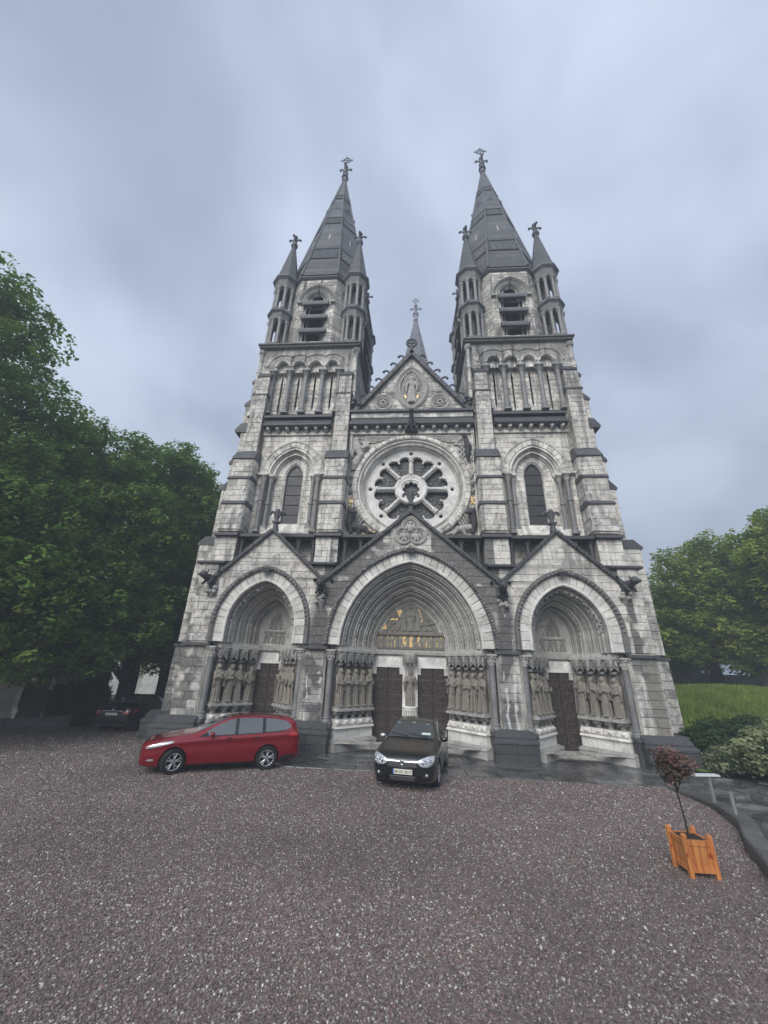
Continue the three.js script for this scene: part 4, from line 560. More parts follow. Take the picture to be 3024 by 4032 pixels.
function corbelTable(par, x0, x1, n) {
  part(par, 'corbel_band', mb(m => { m.tone(1.1); m.box(x0, x1, 14.93, 15.05, -.1, .14); m.tone(1); m.box(x0, x1, 15.05, 15.3, -.1, .08); }), M.trim);
  for (let i = 0; i < n; i++) { const x = x0 + (i + .5) * (x1 - x0) / n; part(par, 'grotesque_head', mb(m => { m.tone(rr(.85, 1.15)); m.at(SPH, x, 15.2, .3, .11, .12, .14); m.bar([x, 15.0, .08], [x, 15.18, .26], .05, .11); m.at(SPH, x, 15.13, .41, .05, .045, .06); for (const s of [-1, 1]) { m.bar([x + s * .07, 15.26, .3], [x + s * .15, 15.34, .22], .045, .02, 6); m.at(SPHs, x + s * .05, 15.24, .4, .03); } }), M.relief); part(par, 'corbel_arch', mb(m => { m.tone(1.05); m.box(x + .42 * (x1 - x0) / n, x + .5 * (x1 - x0) / n, 15.05, 15.3, .08, .12); m.box(x - .5 * (x1 - x0) / n, x - .42 * (x1 - x0) / n, 15.05, 15.3, .08, .12); }), M.trim); }
  part(par, 'cornice', mb(m => { m.tone(1.1); m.prismX([[-.1, 15.3], [.42, 15.3], [.5, 15.36], [.5, 15.46], [.44, 15.5], [.2, 15.9], [-.1, 15.95]], x0, x1); }), M.dark);
}
corbelTable(NF, -3.4, 3.4, 11);
part(NF, 'parapet_band', mb(m => { for (let i = 0; i < 7; i++) { m.tone(rr(.9, 1.2)); m.box(-3.4 + i * .971 + .006, -3.4 + (i + 1) * .971 - .006, 15.95, 16.3, -.3, .22); } }), M.stone);
part(NF, 'parapet_coping', mb(m => slab(m, -3.45, 3.45, 16.3, 16.55, -.4, .36)), M.dark);
part(NF, 'gargoyle', mb(m => { m.bar([0, 15.0, .35], [0, 15.75, .9], .16, .12); m.at(SPH, 0, 15.85, .95, .14, .14, .16); m.bar([0, 15.82, 1.0], [0, 15.76, 1.2], .08, .05); for (const s of [-1, 1]) { m.bar([s * .09, 15.95, .9], [s * .13, 16.08, .86], .045, .015); m.bar([s * .12, 15.2, .5], [s * .17, 15.05, .8], .07, .05); m.bar([s * .14, 15.35, .6], [s * .26, 15.0, .5], .07, .06); } m.box(-.35, .35, 14.95, 15.25, .1, .45); }), M.dark);
// nave gable
ashlar({ y0: 16.6, y1: 20.5, xl: y => -(20.65 - y) * 3.1 / 4.05, xr: y => (20.65 - y) * 3.1 / 4.05, map: front(.0), lmin: .4, lmax: .8, tone: .95, hole: y => { const o = []; for (const s of [-1, 1]) { const d = .55 * .55 - (y - 17.12) * (y - 17.12); if (d > 0) o.push([s * 1.63 - Math.sqrt(d), s * 1.63 + Math.sqrt(d)]); } const t = (y - 18.12) / 1.45, w = 1.0 * (1 - t * t); if (w > .02) o.push([-w, w]); return o.sort((a, b) => a[0] - b[0]); } });
for (const s of [-1, 1]) {
  part(NF, 'gable_coping', mb(m => { const a = [s * 3.3, 16.5], b = [0, 20.85], N = 11; for (let i = 0; i < N; i++) { const t0 = i / N + .003, t1 = (i + 1) / N - .003, A = [lerp(a[0], b[0], t0), lerp(a[1], b[1], t0)], B = [lerp(a[0], b[0], t1), lerp(a[1], b[1], t1)], nx = s * .8, ny = .6; m.tone(rr(.8, 1.2)); m.prismZ([A, B, [B[0] - nx * .22, B[1] - ny * .22], [A[0] - nx * .22, A[1] - ny * .22]], -.45, .3); } }), M.dark);
  for (let i = 0; i < 7; i++) part(NF, 'crocket', mb(m => { const t = (i + .75) / 7.6, x = lerp(s * 3.3, 0, t), y = lerp(16.5, 20.85, t); m.tube([[x, y, .1], [x + s * .16, y + .14, .1], [x + s * .34, y + .2, .1], [x + s * .42, y + .1, .1]], .055, 6); m.at(SPHs, x + s * .41, y + .1, .1, .08); }), M.dark);
  part(NF, 'gable_beast', mb(m => { for (let i = 0; i < 12; i++) m.at(SPHs, s * 3.15 + rr(-.22, .2), 17.0 + rr(-.25, .25), .2 + rr(-.05, .2), rr(.08, .15), rr(.08, .14), .12, rnd() * 3, rnd() * 3); }), M.dark);
  part(NF, 'roundel', mb(m => { const rows = []; for (let i = 0; i <= 40; i++) { const a = i / 40 * Math.PI * 2; rows.push([[.58, -.02], [.58, .06], [.5, .1], [.45, .05], [.38, .02], [.34, -.12]].map(([r, z]) => [s * 1.63 + Math.cos(a) * r, 17.12 + Math.sin(a) * r, z])); } m.tone(.95); m.grid(rows, .6); m.tone(.4); m.at(new THREE.CircleGeometry(.4, 28), s * 1.63, 17.12, .012); m.tone(1.2); m.add(new THREE.TorusGeometry(.13, .035, 6, 18), new THREE.Matrix4().makeTranslation(s * 1.63, 17.12, .05)); for (let i = 0; i < 6; i++) m.add(new THREE.TorusGeometry(.085, .024, 5, 12), new THREE.Matrix4().makeTranslation(s * 1.63 + Math.cos(i * 1.047) * .235, 17.12 + Math.sin(i * 1.047) * .235, .04)); }), M.relief);
}
part(NF, 'vesica_frame', mb(m => { const rows = [], vs = (k, off) => { const o = []; const R = 1.85 + off, cxv = .87; const A = Math.acos(cxv / R); for (let i = 0; i <= 24; i++) { const t = -A + i / 24 * 2 * A; o.push([k * (R * Math.cos(t) - cxv), R * Math.sin(t)]); } return o; }; for (const k of [-1, 1]) { const pr = [[.0, -.02], [0, .1], [-.1, .16], [-.18, .1], [-.22, .06], [-.3, .1], [-.36, .02], [-.4, -.06]], cols = pr.map(([o]) => vs(k, o)), rws = []; for (let i = 0; i <= 24; i++) rws.push(pr.map(([o, z], j) => [cols[j][i][0], 18.12 + cols[j][i][1], z])); m.tone(.95); m.grid(rws, .6); } }), M.relief);
part(NF, 'vesica_field', mb(m => { m.tone(.7); m.prismZ([[-.62, 18.12], [-.4, 18.9], [0, 19.4], [.4, 18.9], [.62, 18.12], [.4, 17.35], [0, 16.9], [-.4, 17.35]], -.1, .014); }), M.relief);
part(NF, 'gilded_field', mb(m => { for (const s of [-1, 1]) m.prismZ([[s * .3, 17.4], [s * .42, 17.55], [s * .4, 17.68], [s * .3, 17.58]], .01, .03); }), M.gold);
{ const f = part(NF, 'relief_figure', STATG[5], M.relief); f.position.set(0, 17.08, .06); f.scale.set(1.35, 1.28, .8); part(NF, 'relief_wings', mb(m => { for (const s of [-1, 1]) { m.tone(.9); for (let i = 0; i < 5; i++) m.at(SPH, s * (.22 + i * .06), 18.9 - i * .16, .05, .05, .32, .04, 0, 0, -s * (.5 - i * .08)); } m.add(new THREE.TorusGeometry(.17, .03, 6, 20), new THREE.Matrix4().makeTranslation(0, 18.82, .04)); }), M.relief); }
part(NF, 'gable_cross', mb(m => { m.tone(1); const y = 21.75, z = -.08; m.bar([0, 20.8, z], [0, 21.5, z], .13, .08); m.add(new THREE.TorusGeometry(.3, .07, 8, 24), new THREE.Matrix4().makeTranslation(0, y, z)); m.bar([-.36, y, z], [.36, y, z], .05); m.bar([0, y - .36, z], [0, y + .38, z], .05); m.at(SPHs, 0, y, z, .09); }), M.slate);
// ---------------------------------------------------------------- gallery and ledge between portals and upper wall
{
  const G = part(cath, 'gallery', mb(m => { m.box(-9.2, 9.2, 6.2, 8.7, -.4, .1); }), M.mortar);
  const pieces = [[-9.4, -8.3], [-8.3, -4.5], [-4.5, -3.3], [-3.3, 3.3], [3.3, 4.5], [4.5, 8.3], [8.3, 9.4]];
  pieces.forEach(([a, b], i) => part(G, 'ledge', mb(m => { const bt = i % 2 === 0; m.tone(bt ? 1.15 : .85); if (bt) { slab(m, a - .06, b + .06, 8.62, 9.02, .1, 1.2); } else slab(m, a, b, 8.62, 8.86, 0, 1.0); }), M.dark));
  for (const s of [-1, 1]) {
    for (const [a, b] of [[3.38, 4.45], [8.32, 9.4]]) {
      part(G, 'buttress_core', mb(m => m.box(s * a + s * .02, s * b - s * .02, 6.1, 8.65, 0, .95)), M.mortar);
      ashlar({ y0: 7.32, y1: 8.6, xl: Math.min(s * a, s * b), xr: Math.max(s * a, s * b), map: front(.97), lmax: .6, tone: 1.08 });
      ashlar({ y0: 7.0, y1: 8.6, xl: s * a < 0 ? 0 : -.95, xr: s * a < 0 ? .95 : 0, map: s > 0 ? sideR(s * b) : sideL(s * b), vis: .2 });
      part(G, 'weathering', mb(m => { m.prismX([[.5, 7.02], [ZP + .12, 7.02], [ZP + .14, 7.05], [ZP + .14, 7.12], [.95, 7.4], [.5, 7.4]], s * (a - .1), s * (b + .1)); }), M.dark);
      part(G, 'valley_wall', mb(m => m.box(s * a, s * b, 5.9, 7.02, .9, 1.62)), M.mortar); ashlar({ y0: 6.2, y1: 7.0, xl: Math.min(s * a, s * b), xr: Math.max(s * a, s * b), map: front(1.63), lmax: .6 });
    }
    for (const x of [4.62, 5.35, 6.75, 7.45, 8.15, 3.1, 2.35]) column(G, s * x, .72, 7.3, 8.62, .09, { bh: .2, ch: .32, mat: M.dark, capMat: M.dark });
    part(G, 'gallery_sill', mb(m => { slab(m, s * 4.45, s * 8.3, 7.05, 7.3, 0, .95); slab(m, s * 1.6, s * 3.35, 7.05, 7.3, 0, .95); }), M.dark);
    ashlar({ y0: 7.3, y1: 8.6, xl: s > 0 ? 4.5 : -8.3, xr: s > 0 ? 8.3 : -4.5, map: front(.12), vis: .3 }); ashlar({ y0: 7.3, y1: 8.6, xl: s > 0 ? 1.5 : -3.35, xr: s > 0 ? 3.35 : -1.5, map: front(.12), vis: .3 });
  }
}
// ---------------------------------------------------------------- towers
const TX = 6.4;
function octPts(r, y, cx, cz, rot = Math.PI / 8) { const o = []; for (let i = 0; i < 8; i++) { const a = rot + i * Math.PI / 4; o.push([cx + Math.cos(a) * r, y, cz + Math.sin(a) * r]); } return o; }
function octFrustum(m, cx, cz, y0, r0, y1, r1, cap = true) { const a = octPts(r0, y0, cx, cz), b = octPts(r1, y1, cx, cz); for (let i = 0; i < 8; i++) { const j = (i + 1) % 8; m.quad(a[j], a[i], b[i], b[j]); } if (cap) { m.poly([...b].reverse()); m.poly(a); } }
function turret(T, cx, cz) {                                          // open octagonal corner turret in two tiers
  const U = r => r / Math.cos(Math.PI / 8);
  part(T, 'turret_core', mb(m => { m.tone(.7); m.lathe([[.2, 21.7], [.2, 27.6]], cx, cz, 8); m.tone(1); octFrustum(m, cx, cz, 21.62, U(.74), 21.95, U(.72)); octFrustum(m, cx, cz, 24.1, U(.66), 24.6, U(.7)); octFrustum(m, cx, cz, 27.1, U(.68), 27.75, U(.72)); }), M.hood);
  part(T, 'turret_cornice', mb(m => { m.tone(1.7); octFrustum(m, cx, cz, 24.6, U(.7), 24.72, U(.84)); octFrustum(m, cx, cz, 24.72, U(.84), 24.8, U(.84)); octFrustum(m, cx, cz, 24.8, U(.82), 25.1, U(.66)); octFrustum(m, cx, cz, 27.75, U(.72), 27.9, U(.9)); octFrustum(m, cx, cz, 27.9, U(.9), 28.0, U(.9)); octFrustum(m, cx, cz, 28.0, U(.88), 28.2, U(.76)); }), M.slate);
  for (const [y0, y1] of [[21.95, 24.1], [25.05, 27.1]]) for (let i = 0; i < 8; i++) {
    const a = Math.PI / 8 + i * Math.PI / 4, x = cx + Math.cos(a) * .62, z = cz + Math.sin(a) * .62, r = .105;
    part(T, 'turret_column', mb(m => { m.tone(rr(.85, 1.15)); m.lathe([[r * 1.6, y0], [r * 1.6, y0 + .1], [r * 1.1, y0 + .2], [r, y0 + .24], [r * .95, y1 - .34], [r * 1.15, y1 - .32], [r * 1.0, y1 - .28], [r * 1.6, y1 - .08], [r * 1.75, y1]], x, z, 9); for (let k = 0; k < 6; k++) m.at(SPHs, x + Math.cos(k * 1.047) * r * 1.35, y1 - .13, z + Math.sin(k * 1.047) * r * 1.35, .045); }), M.shaft);
    const a1 = a + Math.PI / 4, am = a + Math.PI / 8; part(T, 'turret_arch', mb(m => { m.tone(.95); const pts = []; for (let k = 0; k <= 8; k++) { const t = k / 8, ph = Math.PI * (1 - t), A = lerp(a, a1, .5 - .28 * Math.cos(ph) * -1 * -1), r2 = .68 / Math.cos((A - am)) * Math.cos(Math.PI / 8) * 1.04; pts.push([cx + Math.cos(A) * r2, y1 - .02 + .26 * Math.sin(ph), cz + Math.sin(A) * r2]); } m.tube(pts, .035, 5); }), M.shaft);
  }
  part(T, 'turret_spire', mb(m => { const N = 11; for (let k = 0; k < N; k++) { const t0 = k / N, t1 = (k + 1) / N; m.tone(rr(.92, 1.12)); octFrustum(m, cx, cz, lerp(28.2, 32.2, t0) + .008, U(lerp(.74, .12, t0)), lerp(28.2, 32.2, t1) - .008, U(lerp(.74, .12, t1)), false); } m.tone(1.3); octFrustum(m, cx, cz, 28.1, U(.72), 32.2, U(.1)); }), M.slate);
  part(T, 'turret_finial', mb(m => { octFrustum(m, cx, cz, 32.15, .18, 32.3, .26); octFrustum(m, cx, cz, 32.3, .26, 32.45, .24); finial(m, cx, 32.42, cz, 1.1); }), M.dark);
}
function tower(s) {
  const c = s * TX, W = 3.02, zc = -3.05;
  const T = part(cath, 'tower', mb(m => {
    m.box(c - W, c + W, 0, 15.9, -6.1, -.9); m.box(c - W, c + W, 15.9, 21.5, -6.1, -.95);
    const sh = new THREE.Shape(); [[c - W, 6], [c + W, 6], [c + W, 16.2], [c - W, 16.2]].forEach((q, i) => i ? sh.lineTo(...q) : sh.moveTo(...q));
    const h = new THREE.Path(); h.moveTo(c - 1.42, 9.2); h.lineTo(c - 1.42, 12.45); archPts(c, 1.42, archE(1.7, 2.05), 12.45).forEach(q => h.lineTo(...q)); h.lineTo(c + 1.42, 9.2); h.closePath(); sh.holes.push(h);
    const g = new THREE.ExtrudeGeometry(sh, { depth: .35, bevelEnabled: false }); g.translate(0, 0, -.35); m.add(g);
  }), M.mortar);
  T.userData.label = (s < 0 ? 'left' : 'right') + ' tower with octagonal belfry, corner turrets and stone spire';
  // ---- window stage
  const e = archE(1.7, 2.05), R = 1.7 + e, YS = 12.45;
  ashlar({ y0: 9.0, y1: 14.9, xl: c - 1.9, xr: c + 1.9, map: front(0), hole: archHole(c, 1.66, e, YS), lmax: .8, vis: 1, tone: 1.08 });
  voussoirs(T, { cx: c, ys: YS, e, r0: R - .34, r1: R - .02, z0: -.05, z1: .1, n: 9, tone: 1.08 });
  part(T, 'window_hood', mb(m => { m.tone(1); archSweep(m, { cx: c, ys: YS, e, joints: 9, prof: [[R - .04, .0], [R - .04, .14], [R + .03, .17], [R + .08, .1], [R + .08, -.02]] }); }), M.trim);
  const ord = (r1, r0, z1, z0, t) => part(T, 'archivolt', mb(m => { m.tone(t); const pr = [[r1, z1]]; for (let i = 0; i <= 7; i++) { const a = Math.PI * .6 - i / 7 * Math.PI * 1.1; pr.push([(r1 + r0) / 2 + .0 - .07 * -Math.cos(a) * 1, z1 - .03 + .07 * Math.sin(a)]); } pr.push([r0 + .03, z1 - .1], [r0 + .02, z0], [r0, z0]); archSweep(m, { cx: c, ys: YS, e, joints: 9, prof: pr }); }), M.trim);
  ord(R - .33, R - .56, .04, -.16, 1.08); ord(R - .56, R - .8, -.14, -.36, .98);
  { // recessed light
    const le = archE(.5, .78), LY = 12.55, zf = -.38;
    const sh = new THREE.Shape(); [[c - 1.45, 9.2], [c + 1.45, 9.2], [c + 1.45, 14.4], [c - 1.45, 14.4]].forEach((q, i) => i ? sh.lineTo(...q) : sh.moveTo(...q)); const h = new THREE.Path(); h.moveTo(c - .49, 9.76); h.lineTo(c - .49, LY); archPts(c, .49, le, LY).forEach(q => h.lineTo(...q)); h.lineTo(c + .49, 9.76); h.closePath(); sh.holes.push(h); const g = new THREE.ExtrudeGeometry(sh, { depth: .2, bevelEnabled: true, bevelSize: .03, bevelThickness: .03, bevelSegments: 1 }); g.translate(0, 0, zf - .24);
    part(T, 'window_reveal', mb(m => { m.tone(.9); m.add(g); }), M.trim);
    ashlar({ y0: 9.76, y1: LY, xl: c - 1.05, xr: c + 1.05, map: front(zf), hole: () => [[c - .53, c + .53]], lmin: .3, lmax: .5, tone: 1.15 });
    voussoirs(T, { cx: c, ys: LY, e: le, r0: .53 + le, r1: 1.02 + le, z0: zf - .1, z1: zf + .03, n: 7, tone: 1.12 });
    part(T, 'window_glass', mb(m => m.box(c - .55, c + .55, 9.7, 13.45, zf - .19, zf - .17)), M.leadGlass);
    part(T, 'window_bars', mb(m => { for (let i = 1; i < 6; i++) m.box(c - .5, c + .5, 9.76 + i * .58 - .012, 9.76 + i * .58 + .012, zf - .17, zf - .13); for (let k = -9; k < 26; k++) for (const d of [-1, 1]) { const y0 = 9.76 + k * .17, a = [c - .5 * d, y0], b = [c + .5 * d, y0 + 1.1]; if (b[1] > 13.5 || a[1] < 8.6) continue; m.bar([a[0], a[1], zf - .165], [b[0], b[1], zf - .165], .007, .007, 4); } }), M.lead);
    part(T, 'window_sill', mb(m => { m.tone(1.1); m.prismX([[zf - .1, 9.76], [zf + .02, 9.72], [.06, 9.2], [.06, 9.1], [zf - .1, 9.1]], c - 1.05, c + 1.05); }), M.stone);
    for (const d of [-1, 1]) { column(T, c + d * 1.46, .1, 9.15, 12.38, .105, { bh: .3, ch: .36, ring: [10.92], mat: M.shaft, capMat: M.relief }); column(T, c + d * 1.16, -.1, 9.45, 12.36, .095, { bh: .24, ch: .34, ring: [10.78], mat: M.shaft, capMat: M.relief }); part(T, 'shaft_plinth', mb(m => { m.tone(1.1); m.box(c + d * 1.02, c + d * 1.3, 9.02, 9.45, -.3, .04); }), M.stone); part(T, 'abacus', mb(m => { m.tone(1.08); m.box(c + d * 1.25, c + d * 1.95, 12.38, 12.47, -.2, .26); m.box(c + d * .98, c + d * 1.25, 12.36, 12.45, -.3, .1); }), M.trim); }
  }
  corbelTable(T, c - 1.92, c + 1.92, 7);
  part(T, 'stage_ledge', mb(m => { slab(m, c - 1.95, c + 1.95, 15.97, 16.2, -.3, .4); m.prismX([[-.4, 16.18], [.2, 16.2], [-.2, 16.62], [-.4, 16.62]], c - 1.95, c + 1.95); }), M.dark);
  // ---- buttresses: front pair, stepped with dark weatherings
  for (const d of [-1, 1]) {
    const bx0 = c + d * 1.93, bx1 = c + d * 3.04, xl = Math.min(bx0, bx1), xr = Math.max(bx0, bx1);
    const st = [[9.0, 10.32, .92], [10.55, 11.8, .82], [12.0, 13.05, .72]];
    part(T, 'buttress', mb(m => { for (const [a, b, z] of st) m.box(xl + .02, xr - .02, a - .1, b, -.4, z - .02); m.box(xl + .2, xr - .12, 13, 17.7, -.4, .38); m.box(xl + .26, xr - .16, 17.5, 19.1, -.4, .28); }), M.mortar);
    for (const [a, b, z] of st) { ashlar({ y0: a, y1: b, xl, xr, map: front(z), lmin: .35, lmax: .65, hmin: .24, hmax: .32, tone: 1.05 }); ashlar({ y0: a, y1: b, xl: d * s > 0 ? (s > 0 ? -z : 0) : (s > 0 ? 0 : -z), xr: d * s > 0 ? (s > 0 ? 0 : z) : (s > 0 ? z : 0), map: d > 0 ? (u, y, q) => [xr + q, y, Math.abs(u)] : (u, y, q) => [xl - q, y, Math.abs(u)], vis: .2, lmax: .6 }); ashlar({ y0: a, y1: b, xl: 0, xr: z, map: d > 0 ? sideL(xl) : (u, y, q) => [xr + q, y, u], vis: .2, lmax: .6 }); }
    for (const [y, z, zt] of [[10.32, .92, .82], [11.78, .82, .72]]) part(T, 'weathering', mb(m => { m.tone(1.2); m.prismX([[0, y], [z + .07, y], [z + .09, y + .03], [z + .09, y + .07], [zt, y + .26], [0, y + .26]], xl - .06, xr + .06); }), M.dark);
    part(T, 'weathering', mb(m => { m.tone(1.25); m.prismX([[0, 13.03], [.79, 13.03], [.82, 13.06], [.82, 13.12], [.4, 13.72], [0, 13.72]], xl - .06, xr + .06); }), M.dark);
    ashlar({ y0: 13.7, y1: 17.55, xl: xl + .2, xr: xr - .1, map: front(.4), lmin: .3, lmax: .5, tone: .92 });
    ashlar({ y0: 17.72, y1: 19.0, xl: xl + .24, xr: xr - .14, map: front(.3), lmin: .3, lmax: .5, tone: .9 });
    part(T, 'weathering', mb(m => { m.prismX([[0, 17.5], [.46, 17.5], [.48, 17.58], [.3, 17.75], [0, 17.75]], xl + .14, xr - .04); m.prismX([[0, 18.95], [.38, 18.95], [.4, 19.05], [0, 19.5]], xl + .2, xr - .08); }), M.dark);
    // corner shafts of the upper stage
    part(T, 'corner_shaft', mb(m => { const x = c + d * 3.0; m.tone(.9); m.lathe([[.18, 16.3], [.18, 16.5], [.13, 16.6], [.12, 20.85], [.14, 20.88], [.12, 20.94], [.2, 21.2], [.22, 21.3]], x, -.02, 10); for (const y of [18.0, 19.55]) m.lathe([[.12, -.08], [.17, -.04], [.17, .04], [.12, .08]], x, -.02, 10, y); for (let k = 0; k < 7; k++) m.at(SPHs, x + Math.cos(k * .9) * .17, 21.1, -.02 + Math.sin(k * .9) * .17, .06); }), M.trim);
  }
  // ---- outer side buttress (faces sideways)
  { const x0 = s * (TX + 2.9), q = (a, b, x1, z0, z1) => { part(T, 'side_buttress', mb(m => m.box(x0, x1 - s * .02, a, b, z0, z1 - .02)), M.mortar); ashlar({ y0: a, y1: b, xl: Math.min(x0 + s * .05, x1), xr: Math.max(x0 + s * .05, x1), map: front(z1), lmax: .7 }); ashlar({ y0: a, y1: b, xl: s > 0 ? -z1 : z0, xr: s > 0 ? -z0 : z1, map: s > 0 ? sideR(x1) : sideL(x1), vis: .3 }); };
    const ws = (y, x1, x2, dy, z0, z1) => part(T, 'weathering', mb(m => { const A = [[x0, y], [x1 + s * .1, y], [x1 + s * .12, y + .1], [x2, y + dy], [x0, y + dy]]; m.prismZ(A, z0, z1 + .06); }), M.dark);
    q(.98, 3.56, s * 10.42, -2, .55); q(3.76, 8.3, s * 10.38, -2, .5); ws(8.28, s * 10.38, s * 10.15, .45, -2, .5);
    q(8.7, 11.6, s * 10.2, -1.6, -.1); ws(11.58, s * 10.2, s * 10.0, .5, -1.6, -.1); q(12.1, 13.2, s * 10.02, -1.6, -.12); ws(13.2, s * 10.02, s * 9.8, .6, -1.6, -.12); q(13.8, 15.3, s * 9.8, -1.6, -.14);
    part(T, 'cornice', mb(m => { m.tone(1.1); m.prismZ([[s * 9.3, 15.3], [s * 10.15, 15.3], [s * 10.2, 15.45], [s * 9.9, 15.9], [s * 9.3, 15.95]], -2, -.05); }), M.dark);
    q(15.9, 17.2, s * 9.85, -1.5, -.16); ws(17.2, s * 9.85, s * 9.65, .45, -1.5, -.16); q(17.65, 18.9, s * 9.66, -1.5, -.18); ws(18.9, s * 9.66, s * 9.45, .5, -1.5, -.18);
  }
  // ---- blind arcade stage
  const sl = [-1.53, -.51, .51, 1.53].map(k => c + k * 1.01);
  part(T, 'arcade_wall', mb(m => {
    const sh = new THREE.Shape(); [[c - W, 19.55], [c + W, 19.55], [c + W, 21.5], [c - W, 21.5]].forEach((q, i) => i ? sh.lineTo(...q) : sh.moveTo(...q)); for (const x of sl) { const h = new THREE.Path(); h.moveTo(x - .36, 19.6); h.lineTo(x - .36, 20.02); for (let i = 0; i <= 12; i++) { const a = Math.PI - i / 12 * Math.PI; h.lineTo(x + Math.cos(a) * .36, 20.02 + Math.sin(a) * .42); } h.lineTo(x + .36, 19.6); h.closePath(); sh.holes.push(h); } const g = new THREE.ExtrudeGeometry(sh, { depth: .4, bevelEnabled: false }); g.translate(0, 0, -.42); m.tone(.72); m.add(g); for (const d of [-1, 1]) m.box(c + d * 2.05, c + d * W, 16.2, 19.6, -.4, -.06);
  }), M.stone);
  for (const x of sl) {
    ashlar({ y0: 16.6, y1: 19.55, xl: x - .5, xr: x + .5, map: front(-.32), hole: y => y > 16.9 && y < 19.5 ? [[x - .05, x + .05]] : [], lmin: .25, lmax: .4, tone: 1.08 });
    part(T, 'slit_head', mb(m => { m.tone(1.15); m.box(x - .4, x + .4, 19.5, 19.66, -.5, -.26); m.box(x - .36, x + .36, 19.66, 20.45, -.5, -.3); }), M.trim);
    part(T, 'slit_eye', mb(m => m.prismZ([[x - .045, 19.8], [x, 19.74], [x + .045, 19.8], [x + .03, 19.92], [x, 20.03], [x - .03, 19.92]], -.31, -.296)), M.lead);  // dark plate put in for the shade of the small opening
    part(T, 'arcade_arch', mb(m => { m.tone(1); const rows = []; for (let i = 0; i <= 18; i++) { const a = Math.PI - i / 18 * Math.PI; rows.push([[.36, -.1], [.37, .03], [.42, .06], [.47, .03], [.48, -.03]].map(([r, z]) => [x + Math.cos(a) * r, 20.02 + Math.sin(a) * r * 1.1, z])); } m.grid(rows, .6); }), M.trim);
  }
  part(T, 'arcade_hood', mb(m => { m.tone(1); sl.forEach((x, i) => { const a0 = i === 0 ? Math.PI : Math.PI - .98, a1 = i === 3 ? 0 : .98, rows = []; for (let k = 0; k <= 18; k++) { const a = lerp(a0, a1, k / 18); rows.push([[.9, -.03], [.9, .03], [.95, .06], [1.0, .02], [1.0, -.03]].map(([r, z]) => [x + Math.cos(a) * r, 20.03 + Math.sin(a) * r, z])); } m.grid(rows, .6); }); }), M.trim);
  for (let i = 0; i < 5; i++) { const x = c + (i - 2) * 1.03 * .99; column(T, x, -.02, 16.5, 19.62, .125, { bh: .35, ch: .38, mat: M.shaft, capMat: M.shaft }); part(T, 'impost', mb(m => { m.box(x - .27, x + .27, 19.6, 19.7, -.3, .14); }), M.shaft); }
  part(T, 'tower_cornice', mb(m => { m.tone(1.1); m.box(c - 3.2, c + 3.2, 21.48, 21.6, -6.25, .2); m.tone(.9); m.box(c - 3.26, c + 3.26, 21.6, 21.7, -6.35, .3); }), M.hood);
  ashlar({ y0: 16.3, y1: 21.45, xl: s > 0 ? -6.0 : 0, xr: 0, map: s > 0 ? (u, y, q) => [c - W - q, y, u] : (u, y, q) => [c + W + q, y, u], vis: .1, tone: .85 }); if (s < 0) ashlar({ y0: 16.3, y1: 21.45, xl: -6, xr: 0, map: (u, y, q) => [c + W + q, y, u], vis: .1, tone: .85 });
  // ---- belfry octagon
  const AP = 3.0, FW = AP * Math.tan(Math.PI / 8);
  part(T, 'bell_frame', mb(m => { for (const x of [-1.4, 0, 1.4]) m.box(c + x - .15, c + x + .15, 21.6, 24.6, zc - 1.6, zc + 1.2); m.box(c - 1.6, c + 1.6, 24.6, 24.9, zc - 1.6, zc + 1.2); m.box(c - 2.4, c + 2.4, 27.6, 27.75, zc - 2.4, zc + 2.4); }), M.bronze);
  for (let f = 0; f < 8; f++) {
    const th = f * Math.PI / 4, ct = Math.cos(th), st = Math.sin(th), mp = (u, y, d) => [c + u * ct + (AP + d) * st, y, zc - u * st + (AP + d) * ct], mat = new THREE.Matrix4().makeTranslation(c, 0, zc).multiply(new THREE.Matrix4().makeRotationY(th)).multiply(new THREE.Matrix4().makeTranslation(0, 0, AP));
    const put = (n, m, mt) => { const g = m.geo(); g.applyMatrix4(mat); part(T, n, g, mt); };
    if (f % 2) { ashlar({ y0: 21.75, y1: 27.7, xl: -FW, xr: FW, map: mp, lmin: .35, lmax: .6, tone: .85, vis: .05 }); part(T, 'belfry_wall', mb(m => m.quad(mp(-FW, 21.7, 0), mp(FW, 21.7, 0), mp(FW, 27.8, 0), mp(-FW, 27.8, 0))), M.mortar); continue; }
    if (f === 4) { part(T, 'belfry_wall', mb(m => m.quad(mp(-FW, 21.7, 0), mp(FW, 21.7, 0), mp(FW, 27.8, 0), mp(-FW, 27.8, 0))), M.mortar); continue; }
    const be = archE(1.18, 1.5), BY = 25.65, vis = f === 0 ? 1 : .05;
    const sh = new THREE.Shape(); [[-FW, 21.7], [FW, 21.7], [FW, 27.8], [-FW, 27.8]].forEach((q, i) => i ? sh.lineTo(...q) : sh.moveTo(...q)); const h = new THREE.Path(); h.moveTo(-.78, 22.05); h.lineTo(-.78, BY); archPts(0, .78, be, BY).forEach(q => h.lineTo(...q)); h.lineTo(.78, 22.05); h.closePath(); sh.holes.push(h); const g = new THREE.ExtrudeGeometry(sh, { depth: .4, bevelEnabled: false }); g.translate(0, 0, -.4);
    put('belfry_wall', mb(m => m.add(g)), M.mortar);
    ashlar({ y0: 21.75, y1: 27.75, xl: -FW, xr: FW, map: mp, hole: y => { const q = archHole(0, 1.1, be, BY)(y); return y < 25.3 ? [[-.82, .82]] : q; }, lmin: .25, lmax: .45, hmin: .22, hmax: .3, tone: .98, vis });
